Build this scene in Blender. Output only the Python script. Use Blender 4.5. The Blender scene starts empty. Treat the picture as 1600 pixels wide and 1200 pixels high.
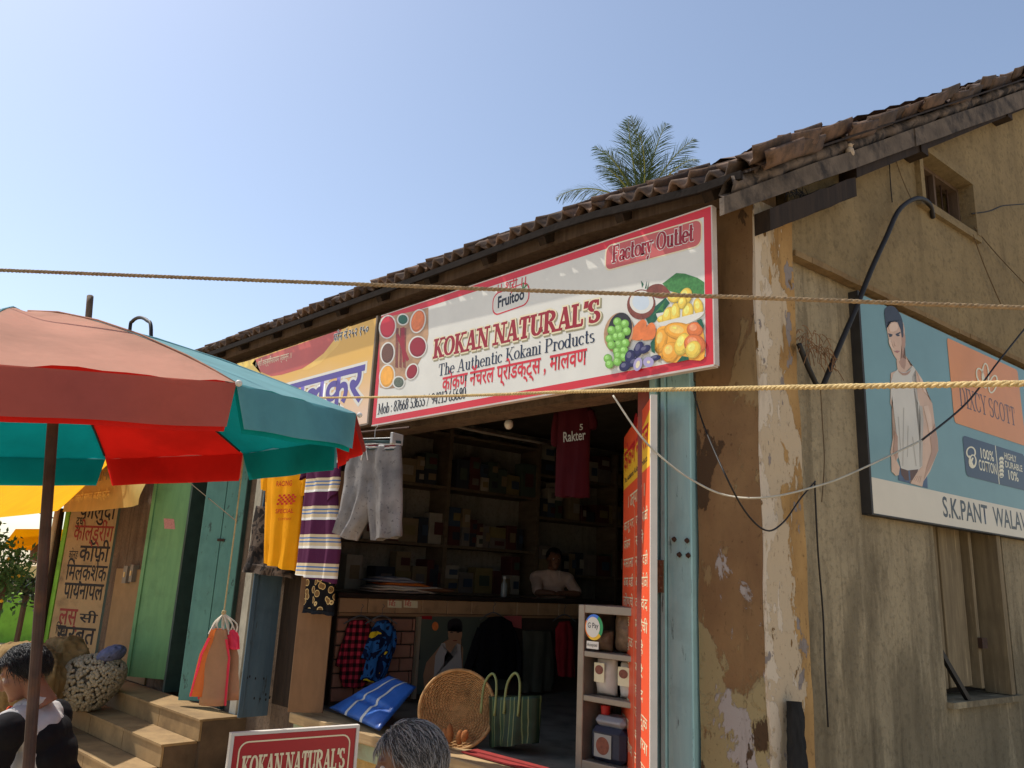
import bpy, bmesh, math, random
from mathutils import Vector, Matrix, noise as mnoise
R = math.radians
random.seed(7)
sc = bpy.context.scene
COL = sc.collection

# ---------------------------------------------------------------- camera
YAW, PITCH, ROLL, FOC = R(180 - 134.65), R(14.0), R(2.6), 1240.0 / 1600.0
CAM = Vector((0, 0, 1.6))
_zr = Matrix.Rotation(YAW, 3, 'Z')
_fw = Vector((0, math.cos(PITCH), math.sin(PITCH))); _rt = Vector((1, 0, 0)); _up = _rt.cross(_fw)
C_X = _zr @ (math.cos(ROLL) * _rt + math.sin(ROLL) * _up)
C_D = _zr @ (math.sin(ROLL) * _rt - math.cos(ROLL) * _up)
C_F = _zr @ _fw
cd = bpy.data.cameras.new('camera'); cam = bpy.data.objects.new('camera', cd); COL.objects.link(cam)
cd.sensor_width = 36; cd.lens = 36 * FOC; cd.clip_start = 0.05; cd.clip_end = 3000
cam.matrix_world = Matrix.Translation(CAM) @ Matrix((C_X, -C_D, -C_F)).transposed().to_4x4()
sc.camera = cam

# ---------------------------------------------------------------- sky, sun, exposure
SUN = Vector((-0.50, -0.17, 0.85)).normalized()
wd = bpy.data.worlds.new('World'); sc.world = wd; wd.use_nodes = True
nt = wd.node_tree; bg = nt.nodes['Background']
sk = nt.nodes.new('ShaderNodeTexSky'); sk.sky_type = 'NISHITA'; sk.sun_disc = False
sk.sun_elevation = math.asin(SUN.z); sk.sun_rotation = math.atan2(SUN.x, SUN.y)
sk.air_density = 1.0; sk.dust_density = 1.0; sk.ozone_density = 0.0; sk.altitude = 0
hs = nt.nodes.new('ShaderNodeHueSaturation'); hs.inputs['Saturation'].default_value = 0.90      # hazy coastal air
nt.links.new(sk.outputs[0], hs.inputs['Color']); nt.links.new(hs.outputs[0], bg.inputs[0]); bg.inputs[1].default_value = 0.128
sl = bpy.data.lights.new('sun', 'SUN'); sl.energy = 3.9; sl.angle = R(0.55); sl.color = (1.0, 0.94, 0.85)
so = bpy.data.objects.new('sun', sl); COL.objects.link(so)
so.rotation_euler = (-SUN).to_track_quat('-Z', 'Y').to_euler(); so.location = (0, 0, 12)
vs = sc.view_settings; vs.view_transform = 'Standard'; vs.look = 'None'; vs.exposure = 0.50; vs.gamma = 1.0
vs.use_curve_mapping = False

# ---------------------------------------------------------------- finding places
def ray(px, py):
    return C_X * ((px - 800) / 1240.0) + C_D * ((py - 600) / 1240.0) + C_F
def at_y(px, py, y):
    d = ray(px, py); return CAM + d * (y / d.y)
def at_x(px, py, x):
    d = ray(px, py); return CAM + d * (x / d.x)
def at_z(px, py, z):
    d = ray(px, py); return CAM + d * ((z - CAM.z) / d.z)
def at_d(px, py, t):
    return CAM + ray(px, py) * t
def at_pl(px, py, O, N):
    d = ray(px, py); return CAM + d * ((O - CAM).dot(N) / d.dot(N))
class Frame:
    def __init__(s, O, U, V, N):
        s.O = Vector(O); s.U = Vector(U).normalized(); s.V = Vector(V).normalized(); s.N = Vector(N).normalized()
    def p(s, u, v, n=0.0): return s.O + s.U * u + s.V * v + s.N * n
    def uv(s, px, py, n=0.0):
        q = at_pl(px, py, s.O + s.N * n, s.N) - s.O
        return (q.dot(s.U), q.dot(s.V))
    def sh(s, u, v, n=0.0): return Frame(s.p(u, v, n), s.U, s.V, s.N)
    def rot(s, a):
        c, n = math.cos(a), math.sin(a)
        return Frame(s.O, s.U * c + s.V * n, s.V * c - s.U * n, s.N)

# ---------------------------------------------------------------- objects
BASE = {}
def setp(o, label=None, cat=None, group=None, kind=None):
    if label: o['label'] = label
    if cat: o['category'] = cat
    if group: o['group'] = group
    if kind: o['kind'] = kind
    return o
def thing(name, label, cat, loc, group=None):
    o = bpy.data.objects.new(name, None); COL.objects.link(o); o.location = loc; o.empty_display_size = .1
    BASE[o] = Vector(loc); return setp(o, label, cat, group)
def obj(name, bm, m, parent=None, loc=None, smooth=False, auto=None):
    b = BASE[parent] if parent else Vector(loc if loc is not None else (0, 0, 0))
    if b.length > 0: bmesh.ops.translate(bm, verts=bm.verts, vec=-b)
    bmesh.ops.recalc_face_normals(bm, faces=bm.faces) if smooth != 'raw' else None
    me = bpy.data.meshes.new(name); bm.to_mesh(me); bm.free()
    for mm in (m if isinstance(m, (list, tuple)) else [m]): me.materials.append(mm)
    if smooth: 
        for p in me.polygons: p.use_smooth = True
    o = bpy.data.objects.new(name, me); COL.objects.link(o)
    if parent: o.parent = parent
    else: o.location = b
    BASE[o] = b
    return o
def inst(name, me, parent, mw):
    o = bpy.data.objects.new(name, me); COL.objects.link(o); BASE[o] = BASE[parent]; o.parent = parent
    mm = mw.copy(); mm.translation = mw.translation - BASE[parent]; o.matrix_basis = mm
    return o
def NB(): return bmesh.new()
def box(bm, a, b):
    x0, y0, z0 = a; x1, y1, z1 = b
    v = [bm.verts.new(c) for c in ((x0,y0,z0),(x1,y0,z0),(x1,y1,z0),(x0,y1,z0),(x0,y0,z1),(x1,y0,z1),(x1,y1,z1),(x0,y1,z1))]
    for f in ((0,3,2,1),(4,5,6,7),(0,1,5,4),(1,2,6,5),(2,3,7,6),(3,0,4,7)): bm.faces.new([v[i] for i in f])
    return v
def fbox(bm, F, u0, u1, v0, v1, n0, n1, bev=0):
    c = [F.p(u, v, n) for n in (n0, n1) for v in (v0, v1) for u in (u0, u1)]
    v = [bm.verts.new(q) for q in c]
    fs = [bm.faces.new([v[i] for i in f]) for f in ((0,1,3,2),(4,6,7,5),(0,4,5,1),(1,5,7,3),(3,7,6,2),(2,6,4,0))]
    if bev:
        es = list({e for f in fs for e in f.edges})
        bmesh.ops.bevel(bm, geom=es, offset=bev, segments=1, affect='EDGES', profile=.5)
    return v
def beam(bm, a, b, w, h, up=(0,0,1), bev=0):
    a = Vector(a); b = Vector(b); d = (b - a); L = d.length; d.normalize()
    s = d.cross(Vector(up)).normalized(); t = s.cross(d)
    F = Frame(a, d, s, t)
    fbox(bm, F, 0, L, -w/2, w/2, -h/2, h/2, bev)
def tube(bm, pts, r, n=8, cap=True, closed=False):
    pts = [Vector(p) for p in pts]; m = len(pts); rings = []
    rr = r if isinstance(r, (list, tuple)) else [r] * m
    d0 = (pts[1] - pts[0]).normalized()
    s = d0.orthogonal().normalized()
    for i in range(m):
        d = (pts[min(i+1, m-1)] - pts[max(i-1, 0)]).normalized()
        s = (s - d * s.dot(d)); s = s.normalized() if s.length > 1e-6 else d.orthogonal().normalized()
        t = d.cross(s)
        rings.append([bm.verts.new(pts[i] + (s * math.cos(2*math.pi*k/n) + t * math.sin(2*math.pi*k/n)) * rr[i]) for k in range(n)])
    for i in range(m - 1):
        for k in range(n):
            bm.faces.new((rings[i][k], rings[i][(k+1) % n], rings[i+1][(k+1) % n], rings[i+1][k]))
    if cap:
        bm.faces.new(rings[0][::-1]); bm.faces.new(rings[-1])
def lathe(bm, prof, C=(0,0,0), n=20, ax=None, sx=1, sy=1):
    C = Vector(C); rings = []
    M = ax.to_3x3() if ax else Matrix.Identity(3)
    for r, z in prof:
        rings.append([bm.verts.new(C + M @ Vector((r*sx*math.cos(2*math.pi*k/n), r*sy*math.sin(2*math.pi*k/n), z))) for k in range(n)])
    for i in range(len(prof)-1):
        for k in range(n): bm.faces.new((rings[i][k], rings[i][(k+1)%n], rings[i+1][(k+1)%n], rings[i+1][k]))
    bm.faces.new(rings[0][::-1]); bm.faces.new(rings[-1])
def ball(bm, c, r, sub=2, M=None):
    r = Vector(r) if hasattr(r, '__len__') else Vector((r, r, r))
    m = Matrix.Translation(Vector(c)) @ (M.to_4x4() if M else Matrix.Identity(4)) @ Matrix.Diagonal((r.x, r.y, r.z, 1))
    bmesh.ops.create_icosphere(bm, subdivisions=sub, radius=1, matrix=m)
def quad(bm, *p):
    return bm.faces.new([bm.verts.new(q) for q in p])
def polyf(bm, F, pts, n=0.0):
    f = bm.faces.new([bm.verts.new(F.p(u, v, n)) for u, v in pts])
    if len(pts) > 4: bmesh.ops.triangulate(bm, faces=[f])
def prism(bm, F, pts, n0, n1):
    a = [bm.verts.new(F.p(u, v, n0)) for u, v in pts]; b = [bm.verts.new(F.p(u, v, n1)) for u, v in pts]
    k = len(pts)
    for i in range(k): bm.faces.new((a[i], a[(i+1)%k], b[(i+1)%k], b[i]))
    f1 = bm.faces.new(a[::-1]); f2 = bm.faces.new(b)
    if k > 4: bmesh.ops.triangulate(bm, faces=[f1, f2])
def ell(cu, cv, ru, rv, n=24, rot=0, a0=0, a1=360):
    out = []
    full = abs(a1 - a0) >= 360
    for i in range(n if full else n + 1):
        a = R(a0 + (a1 - a0) * i / n); x, y = ru * math.cos(a), rv * math.sin(a)
        c, s = math.cos(R(rot)), math.sin(R(rot)); out.append((cu + x*c - y*s, cv + x*s + y*c))
    return out
def smoothpts(pts, n=6, closed=False):
    pts = [Vector(p) for p in pts]; out = []; m = len(pts)
    rng = range(m if closed else m - 1)
    for i in rng:
        g = lambda k: pts[k % m] if closed else pts[min(max(k, 0), m-1)]
        p0, p1, p2, p3 = g(i-1), g(i), g(i+1), g(i+2)
        for j in range(n):
            t = j / n
            out.append(.5 * ((2*p1) + (-p0+p2)*t + (2*p0-5*p1+4*p2-p3)*t*t + (-p0+3*p1-3*p2+p3)*t**3))
    if not closed: out.append(pts[-1])
    return out
def sm2(pts, n=4):
    return [(p.x, p.y) for p in smoothpts([Vector((a, b, 0)) for a, b in pts], n, True)]

# ---------------------------------------------------------------- materials
MATS = {}
def srgb(r, g, b):
    f = lambda c: ((c/255) / 12.92) if c/255 <= .04045 else (((c/255) + .055) / 1.055) ** 2.4
    return (f(r), f(g), f(b))
def mix_rgb(nt, a, b, fac, mode='MIX'):
    n = nt.nodes.new('ShaderNodeMix'); n.data_type = 'RGBA'; n.blend_type = mode
    for s, v in ((6, a), (7, b)):
        if isinstance(v, bpy.types.NodeSocket): nt.links.new(v, n.inputs[s])
        else: n.inputs[s].default_value = (*v[:3], 1)
    if isinstance(fac, bpy.types.NodeSocket): nt.links.new(fac, n.inputs[0])
    else: n.inputs[0].default_value = fac
    return n.outputs[2]
def noise(nt, vec, scale, detail=4, rough=.55, dist=0.0):
    n = nt.nodes.new('ShaderNodeTexNoise'); n.inputs['Scale'].default_value = scale
    n.inputs['Detail'].default_value = detail; n.inputs['Roughness'].default_value = rough; n.inputs['Distortion'].default_value = dist
    nt.links.new(vec, n.inputs['Vector']); return n.outputs['Fac']
def ramp(nt, fac, stops, mode='LINEAR'):
    n = nt.nodes.new('ShaderNodeValToRGB'); n.color_ramp.interpolation = mode
    e = n.color_ramp.elements
    while len(e) > 1: e.remove(e[-1])
    for i, (p, c) in enumerate(stops):
        x = e[0] if i == 0 else e.new(p)
        x.position = p; c = c if hasattr(c, '__len__') else (c, c, c); x.color = (*c[:3], 1)
    nt.links.new(fac, n.inputs[0]); return n.outputs[0]
def mapping(nt, scale=(1,1,1), rot=(0,0,0), loc=(0,0,0), kind='Object'):
    tc = nt.nodes.new('ShaderNodeTexCoord'); mp = nt.nodes.new('ShaderNodeMapping')
    mp.inputs['Scale'].default_value = scale; mp.inputs['Rotation'].default_value = rot; mp.inputs['Location'].default_value = loc
    nt.links.new(tc.outputs[kind], mp.inputs[0]); return mp.outputs[0]
def mathn(nt, op, a, b=None):
    n = nt.nodes.new('ShaderNodeMath'); n.operation = op
    for i, v in enumerate((a, b)):
        if v is None: continue
        if isinstance(v, bpy.types.NodeSocket): nt.links.new(v, n.inputs[i])
        else: n.inputs[i].default_value = v
    return n.outputs[0]
def newmat(name, rough=.8, spec=.3, metal=0.0):
    m = bpy.data.materials.new(name); m.use_nodes = True; nt = m.node_tree
    p = nt.nodes['Principled BSDF']; p.inputs['Roughness'].default_value = rough
    p.inputs['Specular IOR Level'].default_value = spec; p.inputs['Metallic'].default_value = metal
    MATS[name] = m
    return m, nt, p
def bump(nt, p, h, strength=.3, dist=.01):
    b = nt.nodes.new('ShaderNodeBump'); b.inputs['Strength'].default_value = strength; b.inputs['Distance'].default_value = dist
    nt.links.new(h, b.inputs['Height']); nt.links.new(b.outputs[0], p.inputs['Normal'])
def pm(name, col, rough=.75, var=.22, scale=9, bmp=.15, spec=.3, metal=0.0, stretch=(1,1,1), dirt=None, dscale=3, dmin=.5, dmax=.7, bdist=.006, trans=0.0):
    """plain surface: base colour, uneven tone, optional dirt patches, fine relief"""
    if name in MATS: return MATS[name]
    m, nt, p = newmat(name, rough, spec, metal)
    v = mapping(nt, stretch); n1 = noise(nt, v, scale, 5, .6)
    c = mix_rgb(nt, [x*(1-var) for x in col], [min(1, x*(1+var)) for x in col], ramp(nt, n1, [(.3, 0), (.7, 1)]))
    if dirt is not None:
        d = noise(nt, v, dscale, 6, .65)
        c = mix_rgb(nt, c, dirt, ramp(nt, d, [(dmin, 0), (dmax, 1)]))
    nt.links.new(c, p.inputs['Base Color'])
    if bmp:
        n2 = noise(nt, v, scale*6, 4, .6); bump(nt, p, n2, bmp, bdist)
    if trans:
        t = nt.nodes.new('ShaderNodeBsdfTranslucent'); nt.links.new(c, t.inputs[0])
        mx = nt.nodes.new('ShaderNodeMixShader'); mx.inputs[0].default_value = trans
        out = nt.nodes['Material Output']
        nt.links.new(p.outputs[0], mx.inputs[1]); nt.links.new(t.outputs[0], mx.inputs[2]); nt.links.new(mx.outputs[0], out.inputs[0])
    return m

# ---------------------------------------------------------------- lettering
PS = .25      # print layers lie a fraction of a millimetre apart
def text(s, F, u, v, size, m, parent, n=.002, bold=0.0, sx=1.0, align='LEFT', width=None, shear=0, name='lettering', space=1.0):
    c = bpy.data.curves.new('lettering', 'FONT'); c.body = s; c.size = size; c.offset = bold * size; c.align_x = align
    c.resolution_u = 3; c.shear = shear; c.space_character = space
    o = bpy.data.objects.new('tmp', c); COL.objects.link(o)
    bpy.context.view_layer.update()
    me = bpy.data.meshes.new_from_object(o.evaluated_get(bpy.context.evaluated_depsgraph_get()))
    bpy.data.objects.remove(o); bpy.data.curves.remove(c)
    bm = NB(); bm.from_mesh(me); bpy.data.meshes.remove(me)
    if width and bm.verts:
        w = max(q.co.x for q in bm.verts) - min(q.co.x for q in bm.verts); sx = width / w
    seen = {}; isl = 0          # letters that touch are laid a hair apart
    for q in bm.verts:
        if q in seen: continue
        st = [q]; seen[q] = isl
        while st:
            w_ = st.pop()
            for e in w_.link_edges:
                o_ = e.other_vert(w_)
                if o_ not in seen: seen[o_] = isl; st.append(o_)
        isl += 1
    for q in bm.verts: q.co = F.p(u + q.co.x * sx, v + q.co.y, n * PS + (seen[q] % 8) * .00006)
    return obj(name, bm, m, parent, smooth='raw')

# serif letters drawn as strokes: v stem, d diagonal, h bar, f serif, a arc, b dot
GL = {
'K': (.92, 'v.2,0,1;d.3,.42,.72,1,t;d.38,.56,.78,0;f.2,0;f.2,1;f.74,1;f.78,0'),
'O': (.96, 'a.48,.5,.36,.5,0,360'), 'A': (.96, 'd.14,0,.46,1,t;d.76,0,.48,1;h.26,.66,.32;f.14,0;f.78,0'),
'N': (.98, 'v.2,0,1,t;v.8,0,1,t;d.18,1,.8,0;f.2,0;f.16,1;f.8,1'), 'T': (.84, 'v.42,0,1;h.08,.76,.95;f.42,0;j.08,.8;j.76,.8'),
'U': (.94, 'v.2,.35,1;v.76,.35,1,t;a.48,.35,.28,.35,180,360;f.2,1;f.76,1'),
'R': (.94, 'v.2,0,1;a.4,.74,.28,.26,-90,90;h.2,.42,.96;h.2,.42,.48;d.44,.48,.8,0;f.2,0;f.82,0;g.14,1'),
'L': (.78, 'v.2,0,1;h.2,.7,.05;f.2,1;f.16,0;j.68,.16'), 'S': (.74, 'a.36,.74,.24,.26,40,270;a.38,.26,.27,.26,-140,90;j.6,.84;j.13,.18'),
'F': (.76, 'v.2,0,1;h.2,.66,.95;h.2,.52,.52;f.2,0;g.14,1;j.66,.84'), 'P': (.82, 'v.2,0,1;a.4,.72,.3,.28,-90,90;h.2,.42,.96;h.2,.42,.46;f.2,0;g.14,1'),
'M': (1.16, 'v.2,0,1,t;v.94,0,1;d.2,1,.56,.1;d.94,1,.56,.1,t;f.2,0;f.94,0;g.14,1;g.98,1'),
'D': (.92, 'v.2,0,1;a.36,.5,.44,.5,-90,90;h.2,.4,.96;h.2,.4,.04;g.14,0;g.14,1'), 'I': (.42, 'v.21,0,1;f.21,0;f.21,1'),
'X': (.88, 'd.14,1,.74,0;d.12,0,.74,1,t;f.14,1;f.74,1;f.12,0;f.76,0'), 'C': (.88, 'a.48,.5,.36,.5,40,320;j.76,.82;j.76,.2'),
'Y': (.88, 'v.44,0,.5;d.12,1,.44,.45;d.76,1,.46,.45,t;f.44,0;f.14,1;f.76,1'),
'h': (.66, 'v.16,0,1;v.5,0,.45;a.33,.42,.17,.24,0,180;f.16,0;f.5,0;g.1,1'), 'e': (.58, 'a.29,.33,.22,.33,0,320;h.1,.5,.36'),
'u': (.66, 'v.16,.2,.66;v.5,0,.66;a.33,.22,.17,.22,180,360;g.1,.66;g.44,.66;g.56,0'), 't': (.44, 'v.2,.14,.9;h.06,.38,.63;a.31,.15,.11,.15,180,330'),
'n': (.66, 'v.16,0,.66;v.5,0,.45;a.33,.42,.17,.24,0,180;f.16,0;f.5,0;g.1,.66'), 'i': (.32, 'v.16,0,.66;f.16,0;g.1,.66;b.16,.88'),
'c': (.54, 'a.29,.33,.22,.33,45,320;b.44,.52'), 'o': (.62, 'a.31,.33,.24,.33,0,360'), 'k': (.66, 'v.16,0,1;d.24,.28,.5,.66,t;d.28,.36,.54,0;f.16,0;f.54,0;g.1,1;f.5,.66'),
'a': (.56, 'v.42,.06,.46;a.27,.46,.15,.2,0,160;a.24,.18,.17,.18,0,360;b.13,.5;g.48,0'), 'r': (.48, 'v.16,0,.66;a.3,.42,.14,.22,50,180;b.4,.54;f.16,0;g.1,.66'),
'd': (.66, 'v.5,0,1;a.29,.33,.21,.33,0,360;g.44,1;g.56,0'), 's': (.48, 'a.24,.49,.15,.17,40,270;a.25,.17,.17,.17,-140,90'),
'y': (.62, 'd.14,.66,.33,.06;d.5,.66,.24,-.24,t;f.14,.66;f.5,.66;b.16,-.22'), 'l': (.32, 'v.16,0,1;f.16,0;g.1,1'), 'b': (.64, 'v.16,0,1;a.37,.33,.21,.33,0,360;g.1,1'),
"'": (.26, 'd.15,1,.1,.7'), ':': (.3, 'b.15,.1;b.15,.55'), '/': (.5, 'd.06,-.05,.42,1.02,t'), '.': (.26, 'b.13,.08'), ' ': (.34, ''),
'0': (.6, 'a.3,.5,.22,.5,0,360'), '1': (.5, 'v.27,0,1;f.27,0;d.12,.84,.27,.98,t'), '2': (.58, 'a.29,.72,.2,.28,-30,170;d.12,.04,.46,.6,t;h.1,.5,.05'),
'3': (.56, 'a.26,.75,.2,.25,-90,150;a.26,.27,.23,.27,-150,90'), '4': (.62, 'v.42,0,1;d.06,.3,.4,1,t;h.06,.56,.27'), '5': (.58, 'h.16,.5,.95;v.17,.52,.96,t;a.28,.3,.22,.3,-150,120'),
'6': (.6, 'a.3,.3,.22,.3,0,360;a.44,.4,.36,.58,110,180'), '7': (.56, 'h.08,.5,.95;d.22,0,.48,.94'), '8': (.58, 'a.29,.75,.18,.25,0,360;a.29,.27,.22,.27,0,360'), '9': (.6, 'a.3,.7,.22,.3,0,360;a.16,.6,.36,.58,-70,0'),
}
def serif(s, F, u, v, size, m, parent, n=.002, T=.2, t=.08, sx=1.0, width=None, shear=0.0, name='lettering', grow=0.0, track=0.0):
    if width:
        tot = sum(GL[c][0] + track for c in s); sx = width / (tot * size)
    bm = NB(); x = u; k = 0
    def put(pts):
        nonlocal k
        k += 1; nn = n * PS + (k % 9) * .00003
        f = bm.faces.new([bm.verts.new(F.p(x + (a + shear * b) * size * sx, v + b * size, nn)) for a, b in pts])
    g = grow
    for ch in s:
        adv, d = GL[ch]
        for pr in [q for q in d.split(';') if q]:
            k0 = pr[0]; a = [w for w in pr[1:].split(',')]; thin = a[-1] == 't'
            a = [float(w) for w in a if w != 't']
            w = (t if thin else T) / 2 + g
            if k0 == 'v': put([(a[0]-w, a[1]-g), (a[0]+w, a[1]-g), (a[0]+w, a[2]+g), (a[0]-w, a[2]+g)])
            elif k0 == 'd':
                if a[1] > a[3]: a = [a[2], a[3], a[0], a[1]]
                put([(a[0]-w, a[1]-g), (a[0]+w, a[1]-g), (a[2]+w, a[3]+g), (a[2]-w, a[3]+g)])
            elif k0 == 'h': put([(a[0]-g, a[2]-t*.5-g), (a[1]+g, a[2]-t*.5-g), (a[1]+g, a[2]+t*.5+g), (a[0]-g, a[2]+t*.5+g)])
            elif k0 in 'fg':
                hw = (T * .5 + .1 if k0 == 'f' else .08) + g; th = t * .45 + g; s2 = th if a[1] < .02 else -th
                put([(a[0]-hw, a[1]+s2+th), (a[0]-hw, a[1]+s2-th), (a[0]+hw, a[1]+s2-th), (a[0]+hw, a[1]+s2+th)])
            elif k0 == 'j': put([(a[0]-t*.5-g, a[1]-.12-g), (a[0]+t*.5+g, a[1]-.12-g), (a[0]+t*.5+g, a[1]+.13+g), (a[0]-t*.5-g, a[1]+.13+g)])
            elif k0 == 'b': put(ell(a[0], a[1], T*.42+g, T*.42+g, 10))
            elif k0 == 'a':
                cx, cy, rx, ry, a0, a1 = a; N = max(6, int(abs(a1-a0)/18))
                for i in range(N):
                    q = []
                    for aa, sgn in ((a0+(a1-a0)*i/N, 1), (a0+(a1-a0)*i/N, -1), (a0+(a1-a0)*(i+1)/N, -1), (a0+(a1-a0)*(i+1)/N, 1)):
                        c_, s_ = math.cos(R(aa)), math.sin(R(aa)); th = (t + (T - t) * abs(c_)) / 2 + g
                        # keep the outside of the bowl on the given ellipse
                        q.append((cx + c_ * (rx - (th if sgn < 0 else -th) * 1.0), cy + s_ * (ry - t*.5 - (th if sgn < 0 else -th) * .8 * (1 if abs(s_) > .2 else 1))))
                    put(q)
        x += (adv + track) * size * sx
    return obj(name, bm, m, parent, smooth='raw')
def printed(F, pts, n, m, parent, name='print', sm=0):
    bm = NB(); polyf(bm, F, sm2(pts, sm) if sm else pts, n * PS); return obj(name, bm, m, parent, smooth='raw')
# ================================================================ surface library
def mat_plaster(name, cols, streak=.6, sc_=1.0, patch=None, damp=0.0):
    m, nt, p = newmat(name, .92, .15)
    v = mapping(nt, (sc_, sc_, sc_)); vz = mapping(nt, (5*sc_, 5*sc_, .55*sc_))
    a = noise(nt, v, 2.2, 8, .62, .4); b = noise(nt, vz, 1.6, 6, .6); g = noise(nt, v, 26, 6, .7)
    c = mix_rgb(nt, cols[0], cols[1], ramp(nt, a, [(.35, 0), (.65, 1)]))
    c = mix_rgb(nt, c, cols[2], mathn(nt, 'MULTIPLY', ramp(nt, b, [(.48, 0), (.68, 1)]), streak))
    if patch:
        q = noise(nt, v, 3.4, 7, .6, .8)
        c = mix_rgb(nt, c, patch, ramp(nt, q, [(.62, 0), (.64, 1)]))
    dr = noise(nt, mapping(nt, (13*sc_, 13*sc_, .45*sc_), (0,0,0), (3.7,1.1,8.2)), 1.0, 5, .6)
    c = mix_rgb(nt, c, [x*.5 for x in cols[2]], ramp(nt, mathn(nt, 'MULTIPLY', dr, mathn(nt, 'ADD', noise(nt, v, 1.1, 3), .5)), [(.60, 0), (.74, .9*streak)]))
    g2 = noise(nt, v, 70, 4, .7)
    c = mix_rgb(nt, c, [min(1, x*1.35) for x in cols[1]], ramp(nt, g2, [(.58, 0), (.72, .5)]))
    c = mix_rgb(nt, c, [x*.5 for x in cols[0]], ramp(nt, g, [(.50, 0), (.74, .85)]))
    if damp:
        sz = nt.nodes.new('ShaderNodeSeparateXYZ'); nt.links.new(mapping(nt), sz.inputs[0])
        dm = mathn(nt, 'SUBTRACT', mathn(nt, 'MULTIPLY', noise(nt, mapping(nt, (2.2,2.2,.5)), 1.5, 7, .65), 2.2), mathn(nt, 'MULTIPLY', sz.outputs[2], .42))
        c = mix_rgb(nt, c, [x*.52 for x in cols[2]], ramp(nt, dm, [(.42, 0), (.62, damp)]))
    nt.links.new(c, p.inputs['Base Color']); h = mathn(nt, 'ADD', mathn(nt, 'MULTIPLY', a, .8), mathn(nt, 'MULTIPLY', g, .5))
    bump(nt, p, mathn(nt, 'ADD', h, mathn(nt, 'MULTIPLY', g2, .35)), .7, .025)
    return m
M_WALL = mat_plaster('wall_plaster', [srgb(150,135,108), srgb(170,153,122), srgb(102,90,70)], .6, damp=.45)
M_GABLE = mat_plaster('gable_plaster', [srgb(128,111,82), srgb(146,127,93), srgb(90,76,56)], .25, .8)
M_LINTEL = mat_plaster('smoke_dark_plaster', [srgb(96,80,66), srgb(116,98,80), srgb(66,54,46)], .6, 1.2)
def mat_peel(name, under, layers, split=None):
    """limewash coming off in flakes: ochre ground, paler coats left standing in patches"""
    m, nt, p = newmat(name, .93, .12)
    v = mapping(nt, (1, 1, .62)); vz = mapping(nt, (2.2, 2.2, .35))
    c = mix_rgb(nt, under[0], under[1], ramp(nt, noise(nt, v, 3, 6, .6), [(.35, 0), (.65, 1)]))
    h = None
    for i, (col, sc_, lo, seed, grad) in enumerate(layers):
        vv = mapping(nt, (1, 1, .5), (0, 0, 0), (seed, seed*.7, seed*1.3))
        f = noise(nt, vv, sc_, 9, .62, .35)
        if grad:
            sep = nt.nodes.new('ShaderNodeSeparateXYZ'); nt.links.new(mapping(nt), sep.inputs[0])
            w = mathn(nt, 'ADD', mathn(nt, 'MULTIPLY', sep.outputs[grad[0]], grad[1]), grad[2])
            f = mathn(nt, 'ADD', f, w)
        k = ramp(nt, f, [(lo, 0), (lo+.012, 1)])
        c = mix_rgb(nt, c, col, k)
        h = k if h is None else mathn(nt, 'ADD', h, k)
    g = noise(nt, v, 40, 6, .7)
    c = mix_rgb(nt, c, srgb(70,52,36), ramp(nt, g, [(.58, 0), (.72, .8)]))
    dk = noise(nt, vz, 3.5, 6, .65)
    c = mix_rgb(nt, c, srgb(84,66,46), ramp(nt, dk, [(.56, 0), (.75, .7)]))
    nt.links.new(c, p.inputs['Base Color'])
    bump(nt, p, mathn(nt, 'ADD', h, mathn(nt, 'MULTIPLY', g, .6)), .6, .008)
    return m
M_PILA = mat_peel('peeling_limewash', [srgb(178,142,92), srgb(146,112,70)],
    [(srgb(186,166,138), 4.2, .50, 3.1, (1, -1.1, .28)), (srgb(200,184,162), 9.0, .60, 9.4, (1, -.7, .14)), (srgb(136,126,120), 7.0, .62, 5.2, None), (srgb(120,92,56), 8.0, .64, 11.2, None)])
M_PIER = mat_peel('stained_pier_plaster', [srgb(138,108,74), srgb(114,86,60)],
    [(srgb(140,116,82), 2.0, .54, 1.7, None), (srgb(150,134,98), 2.3, .60, 6.1, (2, -.10, .20)), (srgb(160,150,144), 4.2, .60, 2.9, (2, -.05, .09)), (srgb(78,60,44), 3.2, .62, 7.7, None)])
def mat_wood(name, a, b, rough=.8, grain=(14, 14, 1.2), bmp=.4, crack=None):
    m, nt, p = newmat(name, rough, .2)
    v = mapping(nt, grain); f = noise(nt, v, 1.6, 6, .65, .3); c = mix_rgb(nt, a, b, ramp(nt, f, [(.35, 0), (.65, 1)]))
    f2 = noise(nt, mapping(nt), 4, 5, .6); c = mix_rgb(nt, c, [x*.55 for x in a], ramp(nt, f2, [(.5, 0), (.8, .8)]))
    if crack:
        f3 = noise(nt, mapping(nt, crack[0]), crack[1], 8, .7); c = mix_rgb(nt, c, crack[2], ramp(nt, f3, [(.60, 0), (.66, 1)]))
    nt.links.new(c, p.inputs['Base Color']); bump(nt, p, f, bmp, .006); return m
M_BEAM = mat_wood('weathered_beam', srgb(108,90,74), srgb(84,68,56))
M_DARKWOOD = mat_wood('dark_wood', srgb(58,46,36), srgb(40,32,26))
M_SHUT = mat_wood('shutter_wood', srgb(140,122,92), srgb(112,96,72), crack=((30,30,1.2), 1.5, srgb(176,154,118)))
M_BLUE = mat_wood('blue_paint_wood', srgb(166,202,200), srgb(146,186,188), .55, (9,9,1.0), .3, ((20,20,3), 1.4, srgb(84,104,104)))
M_BLUED = mat_wood('slate_blue_paint', srgb(84,104,116), srgb(70,90,104), .5, (9,9,1), .2, ((14,14,2), 1.4, srgb(60,66,68)))
M_GREEN = mat_wood('leaf_green_paint', srgb(118,160,104), srgb(104,146,96), .45, (7,7,1), .15)
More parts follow.
